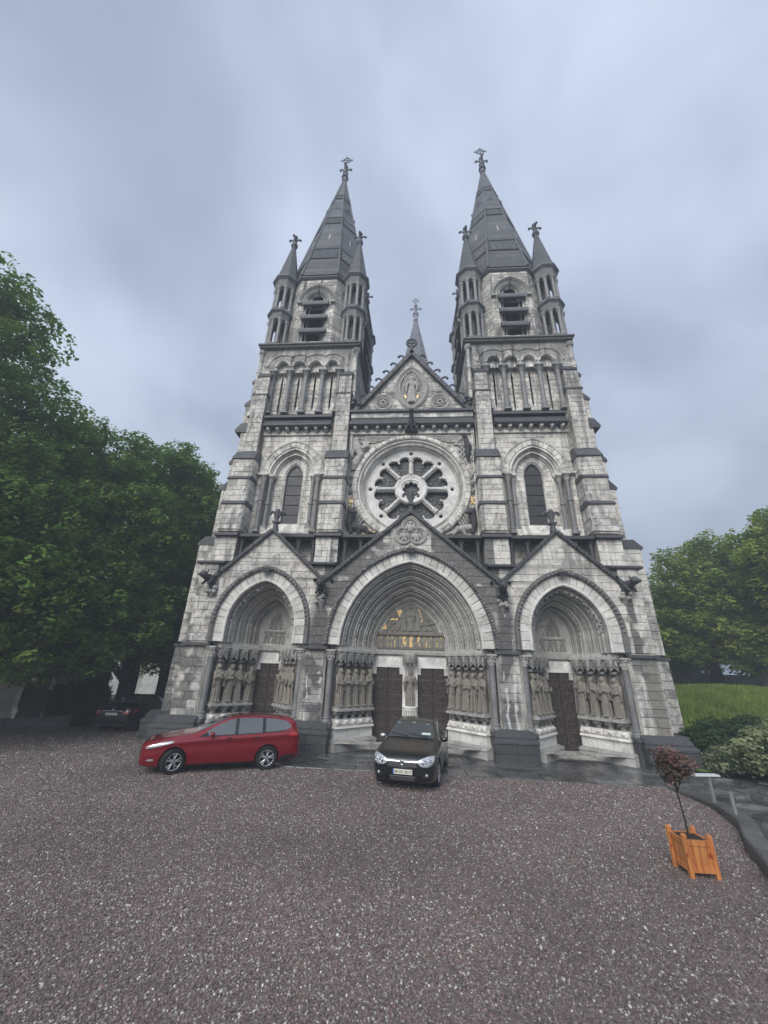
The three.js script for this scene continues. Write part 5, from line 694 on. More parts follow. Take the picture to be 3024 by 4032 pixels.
    put('belfry_hood', mb(m => { m.tone(.75); archSweep(m, { cx: 0, ys: BY, e: be, joints: 12, prof: [[be + 1.0, -.02], [be + 1.0, .1], [be + 1.1, .18], [be + 1.22, .16], [be + 1.24, -.02]] }); for (const d of [-1, 1]) { m.box(d * .98, d * 1.28, BY - .22, BY, -.05, .2); for (let i = 0; i < 14; i++) { const a = (i + .5) / 14 * 1.25, r = be + 1.12; m.at(SPHs, d * (r * Math.cos(a) - be), BY + r * Math.sin(a), .16, .06); } } }), M.trim);
    put('belfry_arch', mb(m => { m.tone(.95); archSweep(m, { cx: 0, ys: BY, e: be, joints: 10, prof: [[be + 1.0, .03], [be + .9, .05], [be + .86, -.05], [be + .8, -.05], [be + .74, -.0], [be + .68, -.08], [be + .66, -.2], [be + .6, -.2]], drop: .3 }); }), M.trim);
    put('belfry_light_frame', mb(m => { m.tone(.95); const s2 = new THREE.Shape(), o = [[-.7, 25.3], ...archPts(0, .7, be, BY), [.7, 25.3]]; o.forEach((q, i) => i ? s2.lineTo(...q) : s2.moveTo(...q)); const h2 = new THREE.Path(); [[-.42, 25.32], ...archPts(0, .42, archE(.42, .72), 25.95), [.42, 25.32]].forEach((q, i) => i ? h2.lineTo(...q) : h2.moveTo(...q)); h2.closePath(); s2.holes.push(h2); const g2 = new THREE.ExtrudeGeometry(s2, { depth: .1, bevelEnabled: false }); g2.translate(0, 0, -.32); m.add(g2); }), M.trim);
    [25.3, 24.05, 22.85].forEach(y => put('louvre', mb(m => { const w = .88; m.quad([-w, y + .1, .26], [w, y + .1, .26], [w, y + .3, -.1], [-w, y + .3, -.1]); m.box(-w, w, y - .12, y + .1, .24, .3); m.quad([-w, y - .12, .3], [w, y - .12, .3], [w, y + .1, -.1], [-w, y + .1, -.1]); m.quad([-w, y - .16, .28], [w, y - .16, .28], [w, y + .06, -.12], [-w, y + .06, -.12]); m.box(-w, w, y - .14, y - .1, .26, .31); const n = 13; for (let i = 0; i < n; i++) { const x0 = -w + i * 2 * w / n, x1 = x0 + 2 * w / n, xm = (x0 + x1) / 2; m.prismZ([[x0, y - .12], [x0 + .01, y - .19], [xm, y - .235], [x1 - .01, y - .19], [x1, y - .12]], .28, .3); } }), M.louvre));
    put('belfry_shaft', mb(m => { for (const d of [-1, 1]) { m.lathe([[.07, 22.05], [.06, 22.2], [.06, 25.15], [.09, 25.25]], d * .72, -.1, 8); m.lathe([[.05, 22.05], [.05, 25.2]], d * .52, -.25, 8); } }), M.trim);
    put('belfry_sill', mb(m => m.prismX([[-.4, 22.12], [.1, 22.0], [.1, 21.92], [-.4, 21.92]], -.85, .85)), M.trim);
  }
  part(T, 'spire_cornice', mb(m => { m.tone(.85); const K = 1 / Math.cos(Math.PI / 8); octFrustum(m, c, zc, 27.75, (AP + .02) * K, 27.9, (AP + .16) * K); octFrustum(m, c, zc, 27.9, (AP + .16) * K, 28.02, (AP + .16) * K); octFrustum(m, c, zc, 28.02, (AP + .1) * K, 28.25, AP * K); }), M.slate);
  for (const dx of [-1, 1]) for (const dz of [-1, 1]) turret(T, c + dx * 2.5, zc + dz * 2.5);
  // ---- spire
  const apo = y => (46.1 - y) * .1735, K = 1 / Math.cos(Math.PI / 8);
  part(T, 'spire', mb(m => { let y = 28.2; while (y < 45.6) { const y1 = Math.min(45.6, y + .42); m.tone(rr(.8, 1.25)); octFrustum(m, c, zc, y + .006, apo(y) * K, y1 - .006, apo(y1) * K, false); y = y1; } m.tone(.45); octFrustum(m, c, zc, 28.2, (apo(28.2) - .04) * K, 45.6, (apo(45.6) - .04) * K); }), M.slate);
  part(T, 'spire_rib', mb(m => { m.tone(1.25); for (let i = 0; i < 8; i++) { const a = Math.PI / 8 + i * Math.PI / 4, p = y => [c + Math.cos(a) * apo(y) * K, y, zc + Math.sin(a) * apo(y) * K]; m.bar(p(28.2), p(45.7), .09, .05, 6); } }), M.slate);
  for (const [ya, yb] of [[30.5, 31.9], [36.2, 37.2], [41.05, 41.7]]) {
    part(T, 'spire_band', mb(m => { m.tone(.3); octFrustum(m, c, zc, ya, (apo(ya) + .008) * K, yb, (apo(yb) + .008) * K, false); m.tone(.5); for (const y of [ya, yb]) octFrustum(m, c, zc, y - .07, (apo(y - .07) + .07) * K, y + .07, (apo(y + .07) + .07) * K); }), M.slate);
    part(T, 'diamond_band', mb(m => { for (let f = 0; f < 8; f++) { const th = f * Math.PI / 4, ct = Math.cos(th), st = Math.sin(th); const rows = Math.max(3, Math.round((yb - ya) / .19)); for (let r = 0; r < rows; r++) { const y = ya + .08 + (r + .5) * (yb - ya - .16) / rows, A = apo(y), hw = A * Math.tan(Math.PI / 8) - .12, dw = .2, n = Math.floor(hw * 2 / dw); for (let i = 0; i < n; i++) { const u = (i - (n - 1) / 2 + (r % 2) * .5) * dw; if (Math.abs(u) > hw) continue; const q = (uu, yy, d) => { const ap = apo(yy) + d; return [c + uu * ct + ap * st, yy, zc - uu * st + ap * ct]; }; const hh = (yb - ya - .16) / rows * .92, P0 = q(u, y - hh, .01), P1 = q(u + dw * .46, y, .01), P2 = q(u, y + hh, .01), P3 = q(u - dw * .46, y, .01), C = q(u, y - .02, .1); m.tone(rr(1.7, 2.4)); m.tri(P0, P1, C); m.tri(P1, P2, C); m.tri(P2, P3, C); m.tri(P3, P0, C); } } } }), M.slate);
  }
  for (let f = 0; f < 8; f++) { const th = f * Math.PI / 4, ct = Math.cos(th), st = Math.sin(th), q = (u, y, d) => { const ap = apo(y) + d; return [c + u * ct + ap * st, y, zc - u * st + ap * ct]; }; part(T, 'spire_slit', mb(m => m.hexa([q(-.05, 33.5, -.05), q(.05, 33.5, -.05), q(.05, 33.5, .02), q(-.05, 33.5, .02)], [q(-.05, 34.3, -.05), q(.05, 34.3, -.05), q(.05, 34.3, .02), q(-.05, 34.3, .02)])), M.relief); part(T, 'lucarne', mb(m => { m.tone(1.1); m.tri(q(-.3, 39.0, .02), q(.3, 39.0, .02), q(0, 39.35, .2)); m.tri(q(-.3, 39.0, .02), q(0, 39.35, .2), q(0, 39.6, .01)); m.tri(q(.3, 39.0, .02), q(0, 39.6, .01), q(0, 39.35, .2)); }), M.slate); }
  part(T, 'spire_finial', mb(m => { m.tone(1.4); octFrustum(m, c, zc, 45.3, .26, 45.9, .2); octFrustum(m, c, zc, 45.9, .34, 46.15, .3); octFrustum(m, c, zc, 46.15, .22, 46.6, .18); finial(m, c, 46.5, zc, 1.4); }), M.dark);
  part(T, 'cross', mb(m => ironCross(m, c, 47.8, zc, 1.2)), M.crossIron);
}
tower(-1); tower(1);
// ---------------------------------------------------------------- crossing spire far behind the gable
{
  const x = .55, z = -36, ap = y => (66.4 - y) * .168, K = 1 / Math.cos(Math.PI / 8), S = part(cath, 'crossing_spire', mb(m => { m.tone(1.1); let y = 40; while (y < 65.6) { const y1 = Math.min(65.6, y + .6); m.tone(rr(.95, 1.1)); octFrustum(m, x, z, y + .01, ap(y) * K, y1 - .01, ap(y1) * K, false); y = y1; } m.tone(.6); octFrustum(m, x, z, 40, (ap(40) - .06) * K, 65.6, (ap(65.6) - .06) * K); }), M.slate);
  part(S, 'spire_rib', mb(m => { m.tone(1.5); for (let i = 0; i < 8; i++) { const a = Math.PI / 8 + i * Math.PI / 4, p = y => [x + Math.cos(a) * ap(y) * K, y, z + Math.sin(a) * ap(y) * K]; m.bar(p(40), p(65.6), .14, .1, 6); } for (const y of [46, 49, 52, 55, 58, 61]) octFrustum(m, x, z, y - .1, (ap(y) + .1) * K, y + .1, (ap(y) + .08) * K); }), M.slate);
  part(S, 'spire_finial', mb(m => { m.tone(1.6); octFrustum(m, x, z, 65, .5, 66.6, .36); octFrustum(m, x, z, 66.6, .6, 67, .5); finial(m, x, 66.9, z, 2.6); }), M.slate);
  part(S, 'cross', mb(m => ironCross(m, x, 69.1, z, 1.6)), M.crossIron);
  part(cath, 'nave_body', mb(m => { m.tone(.8); m.box(-3.3, 3.3, 0, 16, -60, -.7); m.prismZ([[-3.5, 16], [3.5, 16], [0, 20.2]], -60, -.6); m.box(-3.2, 4.3, 16, 40, -39.5, -32.5); for (const s of [-1, 1]) m.box(s * 3.3, s * 7.5, 0, 8, -60, -6); }), M.slate);
}
// ---------------------------------------------------------------- masonry: the 300 largest-looking blocks one by one, the rest as one mass
{
  BLOCKS.sort((a, b) => b.size - a.size);
  const emit = (m, b) => { m.tone(b.tone, b.warm); m.quad(...b.r1); for (let i = 0; i < 4; i++) { const j = (i + 1) % 4; m.quad(b.rm[i], b.rm[j], b.r1[j], b.r1[i]); m.quad(b.r0[i], b.r0[j], b.rm[j], b.rm[i]); } };
  BLOCKS.slice(0, 300).forEach(b => part(cath, 'ashlar_block', mb(m => emit(m, b)), M.stone));
  const st = part(cath, 'ashlar_masonry', mb(m => BLOCKS.slice(300).forEach(b => emit(m, b))), M.stone); st.userData.kind = 'stuff';
}
// ---------------------------------------------------------------- ground, paving, terrace, bank
const gravelTex = texData(1024, 1024, (u, v, i, j) => {
  const n = vn(u * 150, v * 150, 150), n2 = vn(u * 90 + 7, v * 90 + 3, 90), a = fbm(u * 5, v * 5, 4, 5); let L = .075 + n * .12 + (n2 - .5) * .05 + (a - .5) * .05; let c = [L * 1.13, L * .94, L * .88]; if (n > .86 && n2 > .55) c = [.42, .4, .38]; return c.map(toS);
}, true);
const gravelBump = texData(512, 512, (u, v) => { const n = vn(u * 90, v * 90, 90) * .6 + vn(u * 40 + 3, v * 40, 40) * .4; return [n, n, n]; });
const wetTex = texData(512, 512, (u, v) => { const a = fbm(u * 5, v * 5, 5, 5), b = fbm(u * 30, v * 30, 3, 30), L = clamp(.09 + (a - .5) * .12 + (b - .5) * .05, .02, .3); return [L, L, L * .98].map(toS); }, true);
const wetRough = texData(256, 256, (u, v) => { const a = fbm(u * 4 + 3, v * 4, 4, 4), r = lerp(.07, .5, sst(.38, .66, a)); return [r, r, r]; });
Object.assign(M, {
  ground: std({ map: rep(mottle, .08), color: lin(.07, .075, .05), roughness: .95 }),
  gravelBed: std({ map: rep(gravelTex, .4), roughness: .9, bumpMap: rep(gravelBump, .5), bumpScale: .012 }),
  wet: std({ map: rep(wetTex, .45), vertexColors: true, roughnessMap: rep(wetRough, .6), roughness: 1, bumpMap: rep(grainTex, .8), bumpScale: .004 }),
  kerb: std({ map: rep(mottle, .7), vertexColors: true, color: lin(.17, .166, .155), roughness: .55, bumpMap: bumpG, bumpScale: .012 }),
  soil: std({ map: rep(mottle, 1), color: lin(.03, .025, .02), roughness: .95 }),
  lawn: std({ map: rep(mottle, .35), color: lin(.15, .23, .035), roughness: .95 }),
});
const gnd = struct('ground', mb(m => m.quad([-400, -.03, 400], [400, -.03, 400], [400, -.03, -400], [-400, -.03, -400])), M.ground);
const gravelBed = struct('gravel_forecourt', mb(m => { const P = [[-40, 0, 14], [12, 0, 14], [12, 0, -4], [4.6, 0, -6.6], [5.5, 0, -8.0], [6.0, 0, -9.2], [6.7, 0, -10.3], [7.2, 0, -11.7], [7.15, 0, -13.6], [-8.2, 0, -13.9], [-8.2, 0, -30], [-16, 0, -30], [-40, 0, -10]]; const t = THREE.ShapeUtils.triangulateShape(P.map(q => new THREE.Vector2(q[0], q[2])), []); for (const [a, b, c] of t) m.tri(P[a], P[c], P[b]); }), M.gravelBed);
// wet flagstones along the church
{
  const pv = struct('pavement', mb(m => m.box(-8.2, 9.6, -.1, .012, -21, -13.62)), M.kerb);
  let z = -13.6; for (let r = 0; r < 5; r++) { const d = rr(.55, .85), z1 = z - d; let x = -8.2 + rr(0, .2); while (x < 9.4) { const w = rr(.6, 1.5), x1 = Math.min(9.5, x + w), t = .034 + rr(-.006, .006), j = .012; part(pv, 'flagstone', mb(m => { m.tone(rr(.6, 1.35)); m.hexa([[x + j, 0, z - j], [x1 - j, 0, z - j], [x1 - j, 0, z1 + j], [x + j, 0, z1 + j]].reverse(), [[x + j + .01, t, z - j - .01], [x1 - j - .01, t + rr(-.006, .006), z - j - .01], [x1 - j - .01, t, z1 + j + .01], [x + j + .01, t + rr(-.006, .006), z1 + j + .01]].reverse()); }), M.wet); x = x1; } z = z1; if (z < -16.4) break; }
}
// raised terrace to the right, with a kerb that curves towards the viewer
const KL = [[7.15, -13.5], [7.2, -12.4], [7.12, -11.6], [6.66, -10.25], [6.0, -9.15], [5.5, -8.1], [5.0, -7.0], [4.75, -5.6], [4.9, -4]];
const terrY = z => .05 + sst(-13.6, -9, z) * .2;
{
  const tr = struct('terrace', mb(m => { const L = KL.map(([x, z]) => [x + .1, terrY(z) - .03, z]), R = KL.map(([x, z], i) => [13, terrY(z) - .03, z - 1]); for (let i = 0; i < L.length - 1; i++) m.quad(L[i], R[i], R[i + 1], L[i + 1]); }), M.wet);
  const cv = new THREE.CatmullRomCurve3(KL.map(([x, z]) => V(x, 0, z))), N = 13;
  for (let i = 0; i < N; i++) part(tr, 'kerb_stone', mb(m => { m.tone(rr(.7, 1.2)); const S = 4, rows = []; for (let k = 0; k <= S; k++) { const t = lerp(i / N + .002, (i + 1) / N - .002, k / S), p = cv.getPointAt(t), g = cv.getTangentAt(t), nx = g.z, nz = -g.x, sg = nx < 0 ? -1 : 1, y = terrY(p.z) + .015; const q = (o, h) => [p.x + nx * sg * -o * -1 + 0, h, p.z + nz * sg * -o * -1]; rows.push([q(0, -.05), q(.0, y - .03), q(.03, y), q(.3, y + .005), q(.32, y - .05)]); } m.grid(rows, .5); m.poly(rows[0]); m.poly([...rows[S]].reverse()); }), M.kerb);
  // irregular wet slabs on the terrace
  for (let k = 0; k < 110; k++) { const z = rr(-15, -6.5), kx = (() => { for (let i = 0; i < KL.length - 1; i++) if (z <= KL[i + 1][1] && z >= KL[i][1]) return lerp(KL[i][0], KL[i + 1][0], (z - KL[i][1]) / (KL[i + 1][1] - KL[i][1])); return 7.2; })(), x = kx + .75 + rr(0, 3.2), y = terrY(z), n = 6, rad = rr(.28, .5), ring = [], bot = []; const tl = rr(-.02, .02); for (let i = 0; i < n; i++) { const a = i / n * 6.283 + rr(-.3, .3), r = rad * rr(.75, 1.1); ring.push([x + Math.cos(a) * r, y + .012 + (k % 7) * .0017 + Math.cos(a) * tl, z + Math.sin(a) * r * .7]); bot.push([x + Math.cos(a) * r * 1.03, y - .05, z + Math.sin(a) * r * .72]); } part(tr, 'flagstone', mb(m => { m.tone(rr(.6, 2.4)); m.poly([...ring].reverse()); for (let i = 0; i < n; i++) { const j = (i + 1) % n; m.quad(bot[i], bot[j], ring[j], ring[i]); } }), M.wet); }
}
const bankY = (x, z) => { const t = clamp((-15.5 - z) / 11); return .15 + 2.25 * (t * t * (3 - 2 * t)) + .12 * Math.sin(x * .5 + z * .3) * t; };
{
  const rows = []; for (let i = 0; i <= 30; i++) { const z = -15.4 - i * 1.4, r = []; for (let j = 0; j <= 24; j++) { const x = 9.3 + j * 1.7 + Math.max(0, -(z + 20)) * .02; r.push([x, bankY(x, z) - .02, z]); } rows.push(r); }
  struct('grass_bank', mb(m => m.grid(rows, 3)), M.lawn);
  // grass blades
  const g = mb(m => { for (let i = 0; i < 5; i++) { const a = i * 1.26 + .3, x = Math.cos(a) * .05, z = Math.sin(a) * .05, h = .1 + (i % 3) * .03, b = .012; m.tri([x - b, 0, z], [x + b, 0, z + .01], [x + Math.cos(a) * .05, h, z + Math.sin(a) * .05]); } }).geo();
  const N = 42000, im = new THREE.InstancedMesh(g, std({ color: lin(.75, .75, .75), roughness: .8 }), N), o = new THREE.Object3D(), c = new THREE.Color();
  for (let i = 0; i < N; i++) { const z = -16 - Math.pow(rnd(), 1.2) * 15, x = 9.6 + rnd() * 20; o.position.set(x, bankY(x, z) - .02, z); o.rotation.set(0, rnd() * 6.28, 0); const s = rr(.8, 1.7) * (1 + .6 * vn(x * .8, z * .8)); o.scale.set(s * 1.3, s, s * 1.3); o.updateMatrix(); im.setMatrixAt(i, o.matrix); const k = .7 + .7 * vn(x * .6 + 9, z * .6) * rr(.7, 1.3), y = rnd() < .12 ? 1.5 : 1; c.setRGB(.2 * k * y, .3 * k, .04 * k); im.setColorAt(i, c); }
  im.name = 'grass'; im.userData = { kind: 'stuff', label: 'long green grass on the bank beside the cathedral', category: 'grass' }; scene.add(im);
}
// ---------------------------------------------------------------- foliage
function leafGeo(n, size, spread, fold = .25) { return mb(m => { const r = mulberry(n * 31 + 7); for (let i = 0; i < n; i++) { const o = new THREE.Object3D(); o.position.set((r() - .5) * 2 * spread, (r() - .5) * 1.3 * spread, (r() - .5) * 2 * spread); o.rotation.set((r() - .5) * 1.1, r() * 6.28, (r() - .5) * 1.0); o.updateMatrix(); const s = size * (.7 + r() * .6), P = [[0, 0, -.5], [.32, fold * .5, -.05], [0, 0, .55], [-.32, fold * .5, -.05]].map(q => { const v = V(q[0] * s, q[1] * s, q[2] * s).applyMatrix4(o.matrix); return [v.x, v.y, v.z]; }); m.tri(P[0], P[2], P[1]); m.tri(P[0], P[3], P[2]); } }).geo(); }
const LEAF = leafGeo(7, .2, .22), LEAFS = leafGeo(7, .085, .1), LEAFT = leafGeo(6, .05, .05);
const leafMat = new THREE.MeshPhysicalMaterial({ color: lin(1, 1, 1), vertexColors: true, roughness: .62, transmission: .55, thickness: 0, specularIntensity: .25 });
const barkMat = std({ map: rep(mottle, 1.2), color: lin(.06, .05, .04), roughness: .95, bumpMap: rep(grainTex, 1.5), bumpScale: .02 });
function foliage(lobes, N, geo, sc, col, shell = .55, seed = 1, origin = [0, 0, 0]) {
  const r = mulberry(seed * 7919), R = (a, b) => a + (b - a) * r(), w = lobes.map(l => Math.pow(l[3] * (l[4] || l[3]), 1)), tot = w.reduce((a, b) => a + b), T0 = geo.attributes.position.array, N0 = geo.attributes.normal.array, nv = T0.length / 3, PP = new Float32Array(N * nv * 3), NN = new Float32Array(N * nv * 3), CC = new Float32Array(N * nv * 3), v3 = V(0, 0, 0), o = new THREE.Object3D(), c = new THREE.Color(); let i = 0, guard = 0;
  while (i < N && guard++ < N * 8) {
    let q = r() * tot, k = 0; while (q > w[k]) q -= w[k++]; const [x, y, z, rx, ry = rx, rz = rx] = lobes[k];
    const u = R(-1, 1), a = r() * 6.283, s = Math.sqrt(1 - u * u), d = Math.pow(r(), .45) * (1 - shell) + shell * Math.pow(r(), .15), n3 = vn3(s * Math.cos(a) * 2.6 + k * 7, u * 2.6, s * Math.sin(a) * 2.6 + k * 3);
    const bump = .62 + .68 * n3, px = s * Math.cos(a) * rx * d * bump, py = u * ry * d * bump, pz = s * Math.sin(a) * rz * d * bump; if (n3 < .33 && d > .7) continue;
    const X = x + px, Y = y + py, Z = z + pz; if (Y < .3 && origin[1] === 0 && geo === LEAF && Y < .9) continue;
    o.position.set(X - origin[0], Y - origin[1], Z - origin[2]); o.rotation.set(R(-.5, .5) + s * Math.sin(a) * .5, r() * 6.28, R(-.5, .5) - s * Math.cos(a) * .5); const f = sc * R(.75, 1.3); o.scale.setScalar(f); o.updateMatrix(); const cc = col(r, n3, k, X, Y, Z); for (let q = 0; q < nv; q++) { const b = (i * nv + q) * 3; v3.set(T0[q * 3], T0[q * 3 + 1], T0[q * 3 + 2]).applyMatrix4(o.matrix); PP[b] = v3.x; PP[b + 1] = v3.y; PP[b + 2] = v3.z; v3.set(N0[q * 3], N0[q * 3 + 1], N0[q * 3 + 2]).transformDirection(o.matrix); NN[b] = v3.x; NN[b + 1] = v3.y; NN[b + 2] = v3.z; const lv = .85 + .3 * ((q / 6 | 0) * 37 % 10) / 10; CC[b] = cc[0] * lv; CC[b + 1] = cc[1] * lv; CC[b + 2] = cc[2] * lv; } i++;
  }
  const g = new THREE.BufferGeometry(); for (const [n, a] of [['position', PP], ['normal', NN], ['color', CC]]) g.setAttribute(n, new THREE.BufferAttribute(a.slice(0, i * nv * 3), 3)); return new THREE.Mesh(g, leafMat);
}
const limeCol = (b = 1) => (r, n3) => { const k = b * (.75 + r() * .6) * (.8 + n3 * .5), y = r() < .14 ? 1.35 : 1; return [.155 * k * y, .27 * k, .052 * k]; };
function tree(name, label, base, lobes, N, trunkH, trunkR, col, group, sc = 1, seed = 3) {
  const t = thing(name, label, 'tree', base, 0, group); const L = lobes.map(([x, y, z, ...q]) => [x, y, z, ...q]);
  part(t, 'trunk', mb(m => { m.tube([[0, -.1, 0], [.1, trunkH * .4, .05], [-.1, trunkH * .75, 0], [0, trunkH * 1.25, 0]], trunkR, 9, false, 12); m.lathe([[trunkR * 1.7, -.05], [trunkR * 1.2, .3], [trunkR, .9]], 0, 0, 10); }), barkMat);
  part(t, 'limbs', mb(m => { for (const l of lobes) { const d = [l[0] - base[0], l[1] - base[1], l[2] - base[2]], h = Math.min(trunkH, d[1] * .5); m.tube([[0, h, 0], [d[0] * .4, lerp(h, d[1], .5) + .3, d[2] * .4], [d[0] * .8, lerp(h, d[1], .88), d[2] * .8], d], trunkR * .28, 6, false, 10); for (let k = 0; k < 4; k++) { const a = rnd() * 6.28, R = l[3] * .75; m.tube([[d[0] * .8, lerp(h, d[1], .88), d[2] * .8], [d[0] + Math.cos(a) * R * .5, d[1] + rr(-.3, .6) * R * .5, d[2] + Math.sin(a) * R * .5], [d[0] + Math.cos(a) * R, d[1] + rr(-.5, .7) * R, d[2] + Math.sin(a) * R]], .045, 5, false, 6); } } }), barkMat);
  const q = mulberry(seed * 101), sub = []; for (const [x, y, z, R] of L) { sub.push([x, y, z, R * .62, R * .55, R * .62]); const n = Math.round(9 + R * 3); for (let i = 0; i < n; i++) { const u = -1 + 2 * (i + .5) / n, a = i * 2.4 + q() * .8, s = Math.sqrt(1 - u * u), d = R * (.62 + q() * .28), rs = R * (.24 + q() * .2); sub.push([x + Math.cos(a) * s * d, y + u * d * .95, z + Math.sin(a) * s * d, rs * 1.25, rs * .72, rs * 1.25]); } }
  const im = foliage(sub, N, LEAF, sc, col, .5, seed, base); im.name = 'crown'; t.add(im); return t;
}
const TG = 'tall leafy trees left of the cathedral', TR = 'trees beyond the bank on the right';
tree('lime_tree', 'tallest dark green tree rising at the left edge of the picture', [-19.5, 0, -14.5], [[-22.6, 16.8, -12.5, 4.2], [-20.6, 13.2, -14.2, 3.6], [-22, 10.5, -11.5, 4], [-18.6, 10.2, -13.6, 3.2], [-16.8, 7.4, -12.8, 3.0], [-18.5, 6.2, -11.2, 3.2], [-14.9, 5.0, -13.2, 2.4], [-15.6, 3.4, -14.4, 2.0], [-21.5, 19.6, -12.5, 2.4], [-13.9, 2.9, -12.9, 1.4], [-16.5, 4.2, -12, 2.4]], 14000, 5, .5, limeCol(1), TG, 1, 11);
tree('lime_tree', 'middle broad-crowned green tree between the tall edge tree and the cathedral', [-15.0, 0, -21.2], [[-18.4, 13.2, -17.3, 2.9], [-16.8, 12.4, -19, 2.7], [-17.5, 9.8, -16.2, 3], [-15.2, 9.4, -18.2, 2.8], [-14.4, 6.6, -18.6, 2.6], [-15.8, 6.2, -16.2, 2.6], [-13.7, 4.5, -17.6, 1.9], [-14.6, 3.3, -16.4, 1.6], [-13.4, 3.1, -16.2, 1.1]], 11500, 5, .42, limeCol(1.05), TG, .95, 12);
tree('lime_tree', 'green tree standing closest to the left tower of the cathedral', [-14.2, 0, -23.2], [[-16.6, 14.6, -21.8, 2.4], [-15.0, 14.0, -22.6, 2.2], [-13.6, 12.0, -23.2, 2.4], [-12.6, 10.4, -24.4, 2.0], [-13.2, 8.2, -22.2, 2.4], [-15.2, 9.6, -21.6, 2.6], [-12.4, 5.6, -23.0, 1.9], [-14.2, 5.4, -21.4, 2.2], [-12.3, 3.6, -22.6, 1.3], [-13.5, 3.4, -21, 1.4]], 11000, 5, .4, limeCol(1.08), TG, .95, 13);
tree('lime_tree', 'dark tree in deep shade behind the black saloon', [-16.5, 0, -29], [[-17.5, 9, -28, 4], [-14, 7, -29, 3.6], [-19.5, 5.5, -26, 3.4], [-15.5, 4.2, -26.5, 2.4], [-13, 11, -31, 3.2], [-12, 4.6, -29.5, 2]], 8000, 4, .4, limeCol(.9), TG, 1.15, 14);
tree('lime_tree', 'far dark tree filling the gap at the left edge', [-25, 0, -21], [[-25, 8, -20, 4.5], [-22.5, 7.5, -21.5, 3.4], [-23, 11.5, -18.5, 4], [-28, 6, -17, 4.5]], 8000, 4, .45, limeCol(.9), TG, 1.2, 15);
tree('maple_tree', 'bright green spreading tree behind the grass bank nearest the right tower', [20.6, 2.2, -30], [[18.2, 5.6, -28.6, 2.2], [19.4, 8.8, -29, 2.5], [21.8, 10.8, -29.5, 2.7], [22, 8, -28, 3], [20.2, 6.4, -27.6, 2.4], [24.4, 9.4, -29, 3.2], [23.4, 6.2, -27, 2.8], [18.2, 8.0, -30, 1.6], [20.8, 5.0, -27, 2.0]], 10500, 3, .35, (r, n) => { const c = limeCol(1.25)(r, n); return [c[0] * 1.25, c[1], c[2]]; }, TR, 1.05, 21);
tree('maple_tree', 'taller green tree cut by the right edge of the picture', [24.5, 2.2, -25.5], [[23.6, 11.4, -24.5, 2.5], [25, 11.2, -25, 3], [26, 9, -25, 3.6], [22.4, 9.4, -24, 2.6], [23.5, 6.4, -23, 2.6], [21.6, 10.6, -25, 1.4]], 10500, 4, .4, (r, n) => { const c = limeCol(1.3)(r, n); return [c[0] * 1.25, c[1], c[2]]; }, TR, 1, 22);
tree('oak_tree', 'dark rounded tree far behind the right bank', [29, 2.2, -36], [[28, 8, -36, 4.5], [22.5, 6.5, -37, 4], [18, 5.6, -37.5, 3.4], [33, 8, -33, 5]], 6000, 3, .4, limeCol(.8), TR, 1.4, 23);
{ // far belt of trees that reads as one dark mass behind walls and gardens
  const lob = []; for (let i = 0; i < 16; i++) lob.push([14 + i * 2.6, 5 + (i % 3), -44 - (i % 4) * 2, 3.2, 3.6, 2.5]); for (let i = 0; i < 10; i++) lob.push([-42 + i * 2.4, 5 + (i % 3) * 1.5, -34 - i * 1.3, 3, 4, 2.5]);
  const im = foliage(lob, 9000, LEAF, 2.1, limeCol(.8), .5, 61, [0, 0, 0]); im.name = 'distant_trees'; im.userData = { kind: 'stuff', label: 'distant belt of dark trees closing the view behind walls and gardens', category: 'trees' }; scene.add(im);
}
function bush(name, label, lobes, N, geo, sc, col, group, seed, cat = 'shrub') { const b = [lobes[0][0], lobes[0][6] ?? 0, lobes[0][2]], t = thing(name, label, cat, b, 0, group); part(t, 'stems', mb(m => { for (const l of lobes) for (let k = 0; k < 5; k++) { const a = k * 1.26 + l[0]; m.tube([[(l[0] - b[0]) * .6, 0, (l[2] - b[2]) * .6], [(l[0] - b[0]) * .9 + Math.cos(a) * .1, (l[1] - b[1]) * .6, (l[2] - b[2]) * .9 + Math.sin(a) * .1], [l[0] - b[0] + Math.cos(a) * l[3] * .6, l[1] - b[1] + .1, l[2] - b[2] + Math.sin(a) * l[3] * .6]], .02, 5, false, 6); } }), barkMat); const im = foliage(lobes, N, geo, sc, col, .5, seed, b); im.name = 'leaves'; t.add(im); return t; }
const colr = (a, b, p = .5, k = 1) => (r, n3) => { const f = k * (.7 + r() * .6), q = n3 + (r() - .5) * .3 < p ? a : b; return [q[0] * f, q[1] * f, q[2] * f]; };
const SG = 'shrubs along the terrace';
bush('shrub', 'dark green low shrub beside the right corner plinth', [[11.2, .75, -17.2, 1.3, .75, 1.0], [12.8, .85, -17.6, 1.3, .8, 1.0], [10.4, .7, -16.6, .8, .6, .7]], 3200, LEAFS, 1.4, colr([.05, .1, .03], [.07, .13, .04]), SG, 31);
bush('variegated_shrub', 'shrub with pale yellow and white edged leaves in the middle of the border', [[11.0, .8, -14.9, .75, .6, .6], [11.6, 1.0, -15.2, .6, .6, .5]], 1900, LEAFS, 1.3, colr([.06, .11, .03], [.42, .46, .26], .42), SG, 32);
bush('variegated_shrub', 'small pale leaved shrub low beside the plinth corner', [[10.1, .45, -15.5, .45, .35, .4], [10.6, .5, -15.8, .4, .35, .4]], 900, LEAFS, 1.2, colr([.06, .11, .03], [.42, .46, .28], .45), SG, 33);
bush('fern_shrub', 'fine feathery yellow green shrub at the right edge', [[11.4, .9, -13.1, 1.2, .85, .9], [12.6, 1.1, -13.2, 1.2, 1.0, .9]], 3200, LEAFS, 1.2, colr([.09, .16, .03], [.13, .2, .045]), SG, 34);
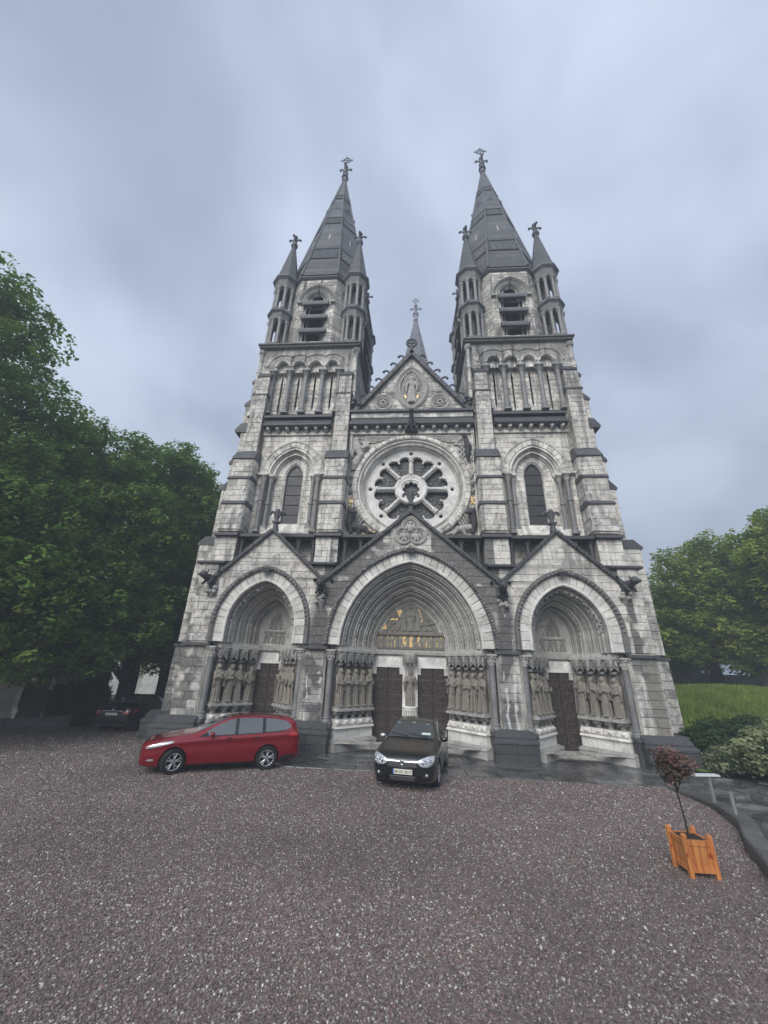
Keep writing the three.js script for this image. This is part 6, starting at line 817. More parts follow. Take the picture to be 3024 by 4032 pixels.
bush('shrub', 'near dark green shrub spilling onto the terrace at the right edge', [[9.9, .7, -11.5, .8, .7, .7], [10.8, 1.0, -11.8, .8, .9, .7], [9.3, .55, -10.9, .55, .45, .5]], 2600, LEAFS, 1.3, colr([.045, .1, .022], [.09, .16, .04]), SG, 35);
bush('shrub', 'yellow green sapling leaning in above the fern at the right edge', [[14.2, 1.9, -15.4, .6, .9, .6], [13.6, 1.4, -15.0, .5, .5, .5]], 800, LEAFS, 1.5, colr([.12, .18, .03], [.3, .34, .12], .55), SG, 36);
bush('ivy_mound', 'dark ivy mound beside the low wall on the left', [[-16.3, 1.0, -20.6, .8, 1.2, .8], [-16.7, .9, -19.8, .8, 1.0, .8], [-15.9, .4, -19.6, .6, .5, .6]], 4200, LEAFS, 1.7, colr([.03, .07, .018], [.045, .09, .025]), SG, 37);
// ---------------------------------------------------------------- left: low wall, lodge, white houses; right: boundary wall, gravestone, sign posts
{
  const a = V(-17.6, 0, -14.2), b = V(-14.9, 0, -18.0), d = b.clone().sub(a), n = V(-d.z, 0, d.x).normalize();
  const w = thing('low_wall', 'low dark stone wall under the trees at the left edge', 'wall', [a.x, 0, a.z]);
  part(w, 'wall_core', mb(m => { m.tone(.6); const q = (t, o, y) => [d.x * t + n.x * o, y, d.z * t + n.z * o]; m.hexa([q(0, -.16, 0), q(1, -.16, 0), q(1, .16, 0), q(0, .16, 0)], [q(0, -.16, .5), q(1, -.16, .5), q(1, .16, .5), q(0, .16, .5)]); }), M.kerb);
  for (let i = 0; i < 9; i++) part(w, 'coping_stone', mb(m => { m.tone(rr(.6, 1)); const q = (t, o, y) => [d.x * t + n.x * o, y, d.z * t + n.z * o], t0 = i / 9 + .002, t1 = (i + 1) / 9 - .002; m.hexa([q(t0, -.22, .5), q(t1, -.22, .5), q(t1, .22, .5), q(t0, .22, .5)], [q(t0, -.2, .6), q(t1, -.2, .6), q(t1, .2, .6), q(t0, .2, .6)]); }), M.kerb);
  for (let r = 0; r < 2; r++) for (let i = 0; i < 8; i++) for (const sd of [-1, 1]) part(w, 'wall_stone', mb(m => { m.tone(rr(.6, 1.2)); const q = (t, o, y) => [d.x * t + n.x * o, y, d.z * t + n.z * o], t0 = clamp((i + (r % 2) * .5) / 8.5 + .003), t1 = clamp((i + 1 + (r % 2) * .5) / 8.5 - .003); m.hexa([q(t0, sd * .1, r * .25 + .01), q(t1, sd * .1, r * .25 + .01), q(t1, sd * .19, r * .25 + .01), q(t0, sd * .19, r * .25 + .01)], [q(t0, sd * .1, r * .25 + .24), q(t1, sd * .1, r * .25 + .24), q(t1, sd * .185, r * .25 + .24), q(t0, sd * .185, r * .25 + .24)]); }), M.kerb);
}
{
  const h = thing('lodge', 'small grey lodge with a framed doorway half hidden by leaves at the left edge', 'lodge', [-18.9, 0, -20.1], .72);
  const st = std({ map: rep(mottle, .6), vertexColors: true, color: lin(.3, .29, .27), roughness: .9, bumpMap: bumpG, bumpScale: .01 });
  part(h, 'wall', mb(m => { m.box(-3, 3, 0, 3.4, -3, -.1); m.box(-3, -.5, 0, 3.4, -.1, 0); m.box(.5, 3, 0, 3.4, -.1, 0); m.box(-.5, .5, 2.1, 3.4, -.1, 0); }), st);
  part(h, 'door', mb(m => { m.box(-.5, .5, 0, 2.1, -.09, -.05); for (const x of [-.25, .25]) for (const y of [.5, 1.4]) m.box(x - .17, x + .17, y - .3, y + .3, -.05, -.03); }), M.bronze);
  part(h, 'door_frame', mb(m => { m.tone(1.5); m.box(-.68, -.5, 0, 2.2, -.02, .07); m.box(.5, .68, 0, 2.2, -.02, .07); m.box(-.68, .68, 2.2, 2.38, -.02, .09); }), st);
  part(h, 'pilaster', mb(m => { m.tone(1.2); m.box(1.1, 1.6, 0, 3.4, 0, .16); m.box(1.05, 1.65, 0, .3, 0, .22); }), st);
  part(h, 'roof', mb(m => m.prismZ([[-3.3, 3.4], [3.3, 3.4], [0, 5]], -3.2, .3)), M.slate);
  const gl = thing('globe_lamp', 'white globe wall lamp beside the lodge doorway', 'lamp', [-18.35, 1.7, -19.3]); part(gl, 'globe', mb(m => m.at(new THREE.SphereGeometry(.16, 16, 12), 0, .2, 0)), std({ color: lin(.8, .8, .78), roughness: .4 })); part(gl, 'bracket', mb(m => { m.bar([0, .08, 0], [0, -.1, 0], .05, .03); m.bar([0, -.05, 0], [-.3, -.05, -.28], .025); }), M.crossIron);
  const og = thing('garden_ornament', 'small white figure ornament standing on the low wall', 'ornament', [-16.0, .6, -16.4], .9); const f = part(og, 'figure', small[0], std({ color: lin(.7, .7, .68), roughness: .7 })); f.scale.setScalar(.3);
}
{
  const white = std({ map: rep(mottle, .3), color: lin(.92, .92, .9), roughness: .85 });
  const b = (nm, lab, pos, turn, w, hh, dp) => { const t = thing(nm, lab, 'house', pos, turn); part(t, 'wall', mb(m => m.box(-w / 2, w / 2, 0, hh, -dp, 0)), white); part(t, 'roof', mb(m => m.prismX([[.3, hh], [-dp / 2, hh + 2], [-dp - .3, hh]], -w / 2 - .2, w / 2 + .2)), M.slate); for (const x of [-w / 3, 0, w / 3]) { part(t, 'window', mb(m => m.box(x - .5, x + .5, hh * .55, hh * .55 + 1.1, 0, .03)), M.leadGlass); part(t, 'window_sill', mb(m => m.box(x - .6, x + .6, hh * .55 - .1, hh * .55, 0, .12)), white); } };
  b('white_house', 'white rendered house glimpsed beside the black saloon', [-20, -.8, -42], .3, 14, 5.4, 8); b('white_house', 'white rendered house glimpsed through the leaves beside the lodge', [-32, -.8, -38], .6, 11, 5, 8);
  const gw = thing('white_gate', 'pale boarded gate under the trees beside the ivy', 'gate', [-16.3, 0, -21.6], .62); for (let i = 0; i < 6; i++) part(gw, 'board', mb(m => m.box(-.6 + i * .2 + .008, -.4 + i * .2 - .008, .06, 1.0 + .05 * Math.sin(i), -.02, .02)), white); part(gw, 'rail', mb(m => { m.box(-.6, .6, .2, .3, -.05, -.02); m.box(-.6, .6, .75, .85, -.05, -.02); }), white);
}
{
  const w = thing('boundary_wall', 'dark stone boundary wall in shade behind the grass bank', 'wall', [14, 2.1, -33.5]); part(w, 'wall_core', mb(m => m.box(-6, 30, -.3, 1.35, -.5, -.05)), M.kerb);
  for (let r = 0; r < 4; r++) for (let i = 0; i < 30; i++) part(w, 'wall_stone', mb(m => { m.tone(rr(.6, 1.3)); const x = -6 + i * .72 + (r % 2) * .36; m.box(x + .012, x + .708, r * .33 + .01, r * .33 + .32, -.1, rr(0, .03)); }), M.kerb);
  const gs = thing('gravestone', 'pale leaning gravestone at the top of the bank', 'gravestone', [16.9, 2.25, -29.5], .1); const s = part(gs, 'slab', mb(m => m.prismZ([[-.28, 0], [.28, 0], [.28, 1.0], [.18, 1.2], [0, 1.28], [-.18, 1.2], [-.28, 1.0]], -.06, .06)), M.relief); s.rotation.z = .14; part(gs, 'base', mb(m => m.box(-.4, .4, -.1, .12, -.2, .2)), M.relief);
  const gs2 = thing('gravestone', 'square stone pillar under the trees at the right edge', 'gravestone', [21.4, 2.3, -26.4], 0); part(gs2, 'shaft', mb(m => { m.hexa([[-.4, 0, .4], [.4, 0, .4], [.4, 0, -.4], [-.4, 0, -.4]], [[-.3, 1.5, .3], [.3, 1.5, .3], [.3, 1.5, -.3], [-.3, 1.5, -.3]]); m.box(-.4, .4, 1.5, 1.62, -.4, .4); }), M.kerb);
  const galv = std({ color: lin(.42, .43, .44), metalness: .6, roughness: .45 });
  const lc = thing('sign_lectern', 'small slanted white information panel on a metal post by the kerb', 'sign', [7.25, .12, -11.75], .15); part(lc, 'post', mb(m => m.box(-.03, .03, -.1, .56, -.03, .03)), galv); part(lc, 'panel', mb(m => m.hexa([[-.42, .55, .08], [.26, .55, .08], [.26, .56, -.09], [-.42, .56, -.09]], [[-.42, .575, .08], [.26, .575, .08], [.26, .585, -.09], [-.42, .585, -.09]])), std({ color: lin(.75, .77, .78), roughness: .3 }));
  const p2 = thing('metal_post', 'short bare metal post on the kerb nearer the viewer than the lectern', 'post', [6.85, .15, -10.5]); part(p2, 'post', mb(m => m.box(-.03, .03, -.1, .42, -.025, .025)), galv); part(p2, 'cap', mb(m => m.box(-.04, .04, .42, .45, -.035, .035)), galv);
}
// ---------------------------------------------------------------- wooden planter with its small standard tree
{
  const wood = texData(256, 512, (u, v) => { const g = fbm(u * 14, v * 2.2, 4), f = fbm(u * 60, v * 4, 3), kn = sst(.14, .02, Math.hypot((u - .4) * 1.2, (v - .35) * 2.2)), L = .9 + (g - .5) * .7 + (f - .5) * .3 - kn * .5; return [toS(clamp(.62 * L)), toS(clamp(.25 * L * L)), toS(clamp(.075 * L * L))]; }, true);
  const wm = std({ map: rep(wood, 2.2, 1.1), vertexColors: true, roughness: .5, bumpMap: rep(grainTex, 3), bumpScale: .002 });
  const t = thing('planter_box', 'orange stained square wooden planter on the gravel', 'planter', [4.47, 0, -8.1], .02); t.scale.set(.82, .9, .82);
  const W = .235;
  for (const [x, z] of [[-1, 1], [1, 1], [1, -1], [-1, -1]]) part(t, 'post', mb(m => { m.tone(rr(.9, 1.1)); const X = x * W, Z = z * W, p = .036; m.box(X - p, X + p, 0, .6, Z - p, Z + p); m.hexa([[X - p, .6, Z + p], [X + p, .6, Z + p], [X + p, .6, Z - p], [X - p, .6, Z - p]], [[X - p * .6, .62, Z + p * .6], [X + p * .6, .62, Z + p * .6], [X + p * .6, .62, Z - p * .6], [X - p * .6, .62, Z - p * .6]]); }), wm);
  for (let s = 0; s < 4; s++) { const R = new THREE.Matrix4().makeRotationY(s * Math.PI / 2), add = (n, m) => { const g = m.geo(); g.applyMatrix4(R); part(t, n, g, wm); }; add('rail', mb(m => { m.tone(rr(.85, 1)); m.box(-W + .036, W - .036, .45, .53, W - .024, W + .02); })); add('rail', mb(m => { m.tone(rr(.95, 1.1)); m.box(-W + .036, W - .036, .08, .16, W - .024, W + .02); })); for (let i = 0; i < 4; i++) add('plank', mb(m => { m.tone(rr(.8, 1.1)); const w = (2 * W - .072) / 4, x = -W + .036 + i * w; m.box(x + .003, x + w - .003, .14, .47, W - .022, W + .004); })); }
  part(t, 'soil', mb(m => { const rows = []; for (let i = 0; i <= 8; i++) { const r = []; for (let j = 0; j <= 8; j++) { const x = (i / 8 - .5) * .42, z = (j / 8 - .5) * .42; r.push([x, .5 + .05 * Math.cos(x * 6) * Math.cos(z * 6) + rr(-.008, .008), z]); } rows.push(r); } m.grid(rows, 3); }), M.soil);
  const tr = thing('standard_tree', 'small round-headed tree with red-tipped leaves growing in the wooden planter', 'tree', [4.47, .46, -8.1]);
  part(tr, 'trunk', mb(m => { m.tube([[0, 0, 0], [-.01, .3, .01], [-.03, .62, 0], [-.03, .85, .02]], .014, 7, false, 12); for (let k = 0; k < 12; k++) { const a = k * 2.4, h = .58 + (k % 5) * .05, R = .16 + (k % 3) * .05; m.tube([[-.03, h, 0], [-.03 + Math.cos(a) * R * .5, h + .16, Math.sin(a) * R * .5], [-.03 + Math.cos(a) * R, h + .3 + (k % 4) * .04, Math.sin(a) * R]], .006, 5, false, 5); } }), barkMat);
  const im = foliage([[4.45, 1.46, -8.1, .25, .27, .25], [4.4, 1.62, -8.1, .2, .2, .2], [4.55, 1.5, -8.05, .22, .2, .2], [4.36, 1.42, -8.1, .18, .2, .2]], 340, LEAFT, 1.15, (r, n3, k, X, Y) => { const f = .7 + r() * .7, red = r() < .2 + sst(1.35, 1.75, Y) * .5; return red ? [.36 * f, .21 * f, .2 * f] : [.16 * f, .145 * f, .1 * f]; }, .3, 51, [4.47, .5, -8.1]); im.name = 'crown'; tr.add(im);
}
// ---------------------------------------------------------------- cars
const carGlass = new THREE.MeshPhysicalMaterial({ color: lin(.085, .095, .098), roughness: .04, ior: 1.9, clearcoat: 1, clearcoatRoughness: .02 });
const CM = { tyre: std({ color: lin(.012, .012, .013), roughness: .85 }), alloy: std({ color: lin(.6, .61, .63), metalness: .85, roughness: .3 }), blackP: std({ color: lin(.012, .012, .013), roughness: .5 }), chrome: std({ color: lin(.8, .81, .83), metalness: 1, roughness: .12 }), lamp: new THREE.MeshPhysicalMaterial({ color: lin(.55, .57, .6), roughness: .12, metalness: .35, clearcoat: 1 }), red: new THREE.MeshPhysicalMaterial({ color: lin(.45, .012, .015), roughness: .15, clearcoat: 1 }), plate: std({ color: lin(.8, .8, .74), roughness: .4 }), sticker: std({ color: lin(.62, .75, .7), roughness: .5 }), shadeBlack: std({ color: lin(.018, .018, .018), roughness: .9 }) };  // last entry paints shade in panel gaps and behind wheel spokes, also black parts
const paint = (r, g, b, met = .2, cr = .06) => new THREE.MeshPhysicalMaterial({ color: lin(r, g, b), metalness: met, roughness: .3, clearcoat: 1, clearcoatRoughness: cr });
function makeCar(S) {                                                  // S.st rows: x, yBottom, yBelt, yTop, halfWidth, halfWidthTop ; front at x = 0, left side towards +z
  const st = S.st, nP = st[0].length, L = st[st.length - 1][0];
  const P = x => { let i = 0; while (i < st.length - 2 && x > st[i + 1][0]) i++; const a = st[i], b = st[i + 1], t = clamp((x - a[0]) / (b[0] - a[0])), pr = st[Math.max(0, i - 1)], nx = st[Math.min(st.length - 1, i + 2)], o = [x]; for (let k = 1; k < nP; k++) { const m0 = i === 0 ? (b[k] - a[k]) : (b[k] - pr[k]) / (b[0] - pr[0]) * (b[0] - a[0]), m1 = i === st.length - 2 ? (b[k] - a[k]) : (nx[k] - a[k]) / (nx[0] - a[0]) * (b[0] - a[0]); const t2 = t * t, t3 = t2 * t; o.push((2 * t3 - 3 * t2 + 1) * a[k] + (t3 - 2 * t2 + t) * m0 + (-2 * t3 + 3 * t2) * b[k] + (t3 - t2) * m1); } return o; };
  const sec = x => { const [, yb, yl, yt, w, wt] = P(x), g = Math.min(.1, (yt - yl) * .32), H = yl - yb; const q = [[0, yb], [.5 * w, yb], [.84 * w, yb + .01], [.94 * w, yb + .06 * H / .7], [.965 * w, yb + .2 * H], [.985 * w, yb + .36 * H], [.99 * w, yb + .52 * H], [.981 * w, yb + .68 * H], [.983 * w, yb + .78 * H], [1.0 * w, yb + .87 * H], [.982 * w, yb + .935 * H], [.94 * w, yl], [lerp(.94 * w, wt, .36) + .004, lerp(yl, yt - g, .33)], [lerp(.94 * w, wt, .7) + .006, lerp(yl, yt - g, .67)], [wt, yt - g], [wt * .95, yt - g * .42], [wt * .84, yt - g * .16], [wt * .5, yt - g * .03], [0, yt]]; const o = []; for (let i = 0; i < q.length - 1; i++) { const a = q[Math.max(0, i - 1)], b = q[i], c = q[i + 1], d = q[Math.min(q.length - 1, i + 2)]; for (const t of [0, .5]) { const f = (A, B, C, D) => t === 0 ? B : (-A + 9 * B + 9 * C - D) / 16; o.push([f(a[0], b[0], c[0], d[0]), f(a[1], b[1], c[1], d[1])]); } } o.push(q[q.length - 1]); return o; };
  const NX = 84, xs = []; for (let i = 0; i <= NX; i++) { const t = i / NX; xs.push(L * (t < .5 ? .5 * Math.pow(2 * t, 1.25) : 1 - .5 * Math.pow(2 - 2 * t, 1.25))); }
  const SE = xs.map(sec), atX = x => { let i = 0; while (i < NX - 1 && xs[i + 1] < x) i++; const t = clamp((x - xs[i]) / (xs[i + 1] - xs[i])); return SE[i].map((p, k) => [lerp(p[0], SE[i + 1][k][0], t), lerp(p[1], SE[i + 1][k][1], t)]); };
  const surfZ = (x, y) => { const s = atX(x); for (let i = s.length - 1; i > 4; i--) if ((s[i - 1][1] - y) * (s[i][1] - y) <= 0 && s[i][1] !== s[i - 1][1]) return lerp(s[i - 1][0], s[i][0], (y - s[i - 1][1]) / (s[i][1] - s[i - 1][1])); return y < s[5][1] ? s[5][0] : s[s.length - 1][0]; };
  const surfY = (x, z) => { const s = atX(x), a = Math.abs(z); for (let i = s.length - 1; i > 14; i--) if ((s[i - 1][0] - a) * (s[i][0] - a) <= 0 && s[i][0] !== s[i - 1][0]) return lerp(s[i - 1][1], s[i][1], (a - s[i - 1][0]) / (s[i][0] - s[i - 1][0])); return s[14][1]; };
  const inside = (x, y, z) => { const p = P(x); if (y < p[1] || y > p[3]) return false; const s = atX(x); let best = 0; for (let i = 1; i < s.length; i++) if ((s[i - 1][1] - y) * (s[i][1] - y) <= 0) best = Math.max(best, s[i][0], s[i - 1][0]); return Math.abs(z) < best; };
  const surfX = (y, z, rear) => { for (let k = 0; k < 260; k++) { const d = k * .006, x = rear ? L - d : d; if (inside(x, y, z)) return x; } return rear ? L - .5 : .5; };
  const car = thing('car', S.label, 'car', S.pos, S.turn, 'cars parked in the forecourt');
  // body shell with wheel arches cut out
  const pos = [], idx = [], m = SE[0].length, ring = 2 * m - 2; for (let i = 0; i <= NX; i++) { for (let k = 0; k < m; k++) pos.push(xs[i], SE[i][k][1], SE[i][k][0]); for (let k = m - 2; k > 0; k--) pos.push(xs[i], SE[i][k][1], -SE[i][k][0]); }
  for (let i = 0; i < NX; i++) for (let k = 0; k < ring; k++) { const k1 = (k + 1) % ring, a = i * ring + k, b = i * ring + k1, c = (i + 1) * ring + k1, d = (i + 1) * ring + k; idx.push(a, c, b, a, d, c); }
  const cap = (i, rev) => { let y = 0; for (const p of SE[i]) y += p[1]; pos.push(xs[i], y / m, 0); const c = pos.length / 3 - 1; for (let k = 0; k < ring; k++) { const a = i * ring + k, b = i * ring + (k + 1) % ring; rev ? idx.push(c, b, a) : idx.push(c, a, b); } }; cap(0, false); cap(NX, true);
  let g = new THREE.BufferGeometry(); g.setAttribute('position', new THREE.Float32BufferAttribute(pos, 3)); g.setIndex(idx); g.computeVertexNormals();
  const ev = new Evaluator(); ev.attributes = ['position', 'normal']; ev.useGroups = false; let br = new Brush(g); br.updateMatrixWorld();
  for (const wx of S.wheels) for (const sd of [-1, 1]) { const c = new THREE.CylinderGeometry(S.wr + .045, S.wr + .045, .6, 36); c.rotateX(Math.PI / 2); c.translate(wx, S.wr + .015, sd * (S.half - .05)); c.deleteAttribute('uv'); const b = new Brush(c); b.updateMatrixWorld(); br = ev.evaluate(br, b, SUBTRACTION); }
  let bg = br.geometry; bg = toCreasedNormals(bg.index ? bg : mergeVertices(bg), .45); part(car, 'body', uvOf(bg), S.paint);
  const grid = (pts, name, mat, par = car) => part(par, name, mb(q => q.grid(pts, 1.2)), mat);
  const side = (name, cols, mat, off = .005, nv = 5, both = true) => { for (const sd of both ? [1, -1] : [1]) { const rows = []; for (let c = 0; c < cols.length - 1; c++) for (let k = 0; k < (c === cols.length - 2 ? 5 : 4); k++) { const t = k / 4, x = lerp(cols[c][0], cols[c + 1][0], t), y0 = lerp(cols[c][1], cols[c + 1][1], t), y1 = lerp(cols[c][2], cols[c + 1][2], t), r = []; for (let j = 0; j <= nv; j++) { const y = lerp(y0, y1, j / nv); r.push([x, y, sd * (surfZ(x, y) + off)]); } rows.push(r); } grid(rows, name, mat); } };
  const top = (name, rowsIn, mat, off = .006) => { const rows = []; for (let c = 0; c < rowsIn.length - 1; c++) for (let k = 0; k < (c === rowsIn.length - 2 ? 5 : 4); k++) { const t = k / 4, x = lerp(rowsIn[c][0], rowsIn[c + 1][0], t), h = lerp(rowsIn[c][1], rowsIn[c + 1][1], t), r = []; for (let j = -8; j <= 8; j++) { const z = h * j / 8; r.push([x, surfY(x, z) + off, z]); } rows.push(r); } return grid(rows, name, mat); };
  const face = (name, cols, mat, off = .008, rear = false, nv = 5) => { const rows = []; for (let c = 0; c < cols.length - 1; c++) for (let k = 0; k < (c === cols.length - 2 ? 4 : 3); k++) { const t = k / 3, z = lerp(cols[c][0], cols[c + 1][0], t), y0 = lerp(cols[c][1], cols[c + 1][1], t), y1 = lerp(cols[c][2], cols[c + 1][2], t), r = []; for (let j = 0; j <= nv; j++) { const y = lerp(y0, y1, j / nv); r.push([surfX(y, z, rear) + (rear ? off : -off), y, z]); } rows.push(r); } return grid(rows, name, mat); };
  const line = (name, pts, w = .006) => { for (const sd of [1, -1]) part(car, name, mb(q => q.tube(pts.map(([x, y]) => [x, y, sd * (surfZ(x, y) + .0005)]), w * .6, 5, false, pts.length * 5)), CM.shadeBlack); };  // dark tubes laid on the skin, gap shade put in as colour
  for (const wx of S.wheels) for (const sd of [1, -1]) {
    const w = new THREE.Group(); w.name = 'wheel'; car.add(w); w.position.set(wx, S.wr, sd * (S.half - .13)); w.rotation.y = (wx === S.wheels[0] ? (S.steer || 0) : 0) + (sd < 0 ? Math.PI : 0);
    const R = S.wr, rot = q => { const gg = q.geo(); gg.rotateX(Math.PI / 2); return gg; };
    part(w, 'tyre', rot(mb(q => q.lathe([[R * .66, -.1], [R * .9, -.105], [R * .985, -.075], [R, -.03], [R, .03], [R * .985, .075], [R * .9, .105], [R * .68, .1], [R * .66, .06], [R * .66, -.1]], 0, 0, 40))), CM.tyre);
    part(w, 'rim', mb(q => { q.add(new THREE.TorusGeometry(R * .655, .014, 8, 40), new THREE.Matrix4().makeTranslation(0, 0, .085)); for (let k = 0; k < 5; k++) for (const e of [-1, 1]) { const a = k * 1.2566 + .2 + e * .2, b = k * 1.2566 + .2 + e * .1; q.bar([Math.cos(b) * R * .14, Math.sin(b) * R * .14, .08], [Math.cos(a) * R * .65, Math.sin(a) * R * .65, .085], .022, .015, 6); } q.at(new THREE.CylinderGeometry(R * .19, R * .2, .05, 16), 0, 0, .075, 1, 1, 1, Math.PI / 2); }), CM.alloy);
    part(w, 'brake_disc', mb(q => q.at(new THREE.CylinderGeometry(R * .64, R * .64, .03, 28), 0, 0, -.02, 1, 1, 1, Math.PI / 2)), CM.shadeBlack);
  }
  part(car, 'underbody', mb(q => { q.box(.5, L - .5, .16, .3, -S.half + .22, S.half - .22); }), CM.shadeBlack);
  S.detail({ car, side, top, face, line, surfZ, surfY, surfX, grid, L });
  return car;
}
const mirror = (car, x, y, z, mat, sd, dir = 1) => { part(car, 'mirror', mb(q => { q.at(new THREE.SphereGeometry(1, 14, 10), x, y, sd * (z + .1), .07, .07, .11); q.bar([x + .02, y - .05, sd * (z - .04)], [x, y - .02, sd * (z + .05)], .025, .03, 6); }), mat); };
// red estate
makeCar({
  label: 'red estate car parked side-on in front of the left portal', pos: [0, 0, 0], turn: 0, half: .91, wr: .325, wheels: [.9, 3.548], paint: paint(.24, .0035, .012, .3), steer: .42,
  st: [[0, .34, .64, .70, .56, .48], [.03, .25, .70, .765, .68, .58], [.13, .21, .76, .825, .78, .66], [.33, .185, .80, .865, .845, .7], [.7, .175, .86, .935, .89, .75], [1.1, .175, .90, .995, .908, .76], [1.36, .175, .92, 1.035, .912, .755], [1.6, .175, .935, 1.14, .912, .71], [2.0, .175, .955, 1.325, .912, .65], [2.35, .175, .97, 1.44, .912, .612], [2.7, .175, .985, 1.485, .912, .6], [3.3, .175, 1.01, 1.488, .912, .595], [3.8, .18, 1.03, 1.455, .905, .585], [4.15, .2, 1.045, 1.425, .89, .575], [4.36, .22, 1.04, 1.35, .865, .57], [4.48, .26, 1.0, 1.13, .825, .58], [4.54, .32, .9, .97, .76, .58], [4.565, .4, .8, .85, .66, .52]],
  detail({ car, side, top, face, line, surfZ, L }) {
    car.position.set(-7.72, 0, -12.35); car.rotation.y = .46; car.scale.setScalar(.955);
    side('side_window', [[1.56, .955, .965], [1.75, .965, 1.09], [2.0, .975, 1.23], [2.3, .985, 1.355], [2.5, .99, 1.395]], carGlass); side('side_window', [[2.6, .995, 1.4], [3.0, 1.01, 1.41], [3.32, 1.025, 1.4]], carGlass); side('side_window', [[3.42, 1.035, 1.395], [3.75, 1.05, 1.375], [4.05, 1.08, 1.32], [4.22, 1.13, 1.21]], carGlass);
    side('window_trim', [[1.5, .93, .945], [2.5, .965, .985], [3.4, 1.005, 1.025], [4.1, 1.05, 1.075]], CM.blackP, .004); side('door_pillar', [[2.5, .985, 1.4], [2.6, .99, 1.405]], CM.blackP, .004); side('door_pillar', [[3.32, 1.02, 1.405], [3.42, 1.03, 1.4]], CM.blackP, .004);
    top('windscreen', [[1.42, .68], [1.7, .66], [2.0, .6], [2.28, .56]], carGlass); top('rear_screen', [[4.2, .5], [4.34, .5], [4.42, .5]], carGlass);
    part(car, 'parking_disc', mb(q => q.box(1.62, 1.74, 1.09, 1.15, .42, .52)), CM.sticker);
    side('headlight', [[.14, .655, .70], [.26, .67, .755], [.5, .715, .82], [.72, .775, .845], [.84, .815, .85]], CM.lamp, .008); side('fog_light', [[.22, .365, .4], [.32, .36, .41], [.4, .365, .405]], CM.lamp, .008);
    face('grille', [[-.56, .46, .6], [-.42, .4, .64], [-.25, .36, .655], [0, .34, .66], [.25, .36, .655], [.42, .4, .64], [.56, .46, .6]], CM.blackP, .012); face('grille_bar', [[-.4, .5, .52], [0, .49, .51], [.4, .5, .52]], CM.chrome, .022); face('number_plate', [[-.26, .36, .47], [.26, .36, .47]], CM.plate, .03); face('grille_edge', [[.38, .46, .64], [.43, .5, .645]], CM.chrome, .02);
    face('front_lip', [[-.6, .24, .29], [0, .24, .28], [.6, .24, .29]], CM.blackP, .015);
    side('tail_light', [[4.17, .9, .985], [4.3, .885, 1.02], [4.44, .9, 1.0]], CM.red, .008); side('sill', [[1.28, .185, .25], [2.2, .185, .25], [3.14, .185, .25]], CM.blackP, .004); side('rear_bumper_lower', [[3.95, .22, .36], [4.2, .26, .4], [4.4, .32, .42]], CM.blackP, .004);
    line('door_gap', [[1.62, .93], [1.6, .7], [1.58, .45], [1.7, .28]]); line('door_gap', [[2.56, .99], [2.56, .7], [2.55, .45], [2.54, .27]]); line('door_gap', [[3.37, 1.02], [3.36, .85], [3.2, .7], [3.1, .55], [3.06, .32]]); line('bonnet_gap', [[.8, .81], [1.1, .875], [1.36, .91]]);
    for (const x of [2.36, 3.17]) for (const sd of [1, -1]) part(car, 'door_handle', mb(q => q.tube([[x - .09, .89, sd * (surfZ(x, .89) + .012)], [x, .9, sd * (surfZ(x, .9) + .03)], [x + .09, .89, sd * (surfZ(x, .89) + .012)]], .012, 6)), CM.blackP);
    for (const sd of [1, -1]) { mirror(car, 1.86, 1.02, .86, paint(.24, .0035, .012, .3), sd); part(car, 'roof_rail', mb(q => q.tube([[2.35, 1.44, sd * .6], [2.6, 1.5, sd * .59], [3.5, 1.5, sd * .58], [3.95, 1.45, sd * .575]], .014, 6)), CM.blackP); }
    side('mirror_triangle', [[1.52, .95, .955], [1.7, .96, 1.05], [1.76, .965, 1.0]], CM.blackP, .008); part(car, 'wiper', mb(q => { q.bar([1.42, 1.03, -.5], [1.6, 1.12, .1], .012, .008, 5); q.bar([1.42, 1.03, .05], [1.6, 1.11, .6], .012, .008, 5); }), CM.blackP);
    part(car, 'front_emblem', mb(q => q.at(SPH, -.012, .66, 0, .02, .035, .07)), CM.chrome);
  }
});
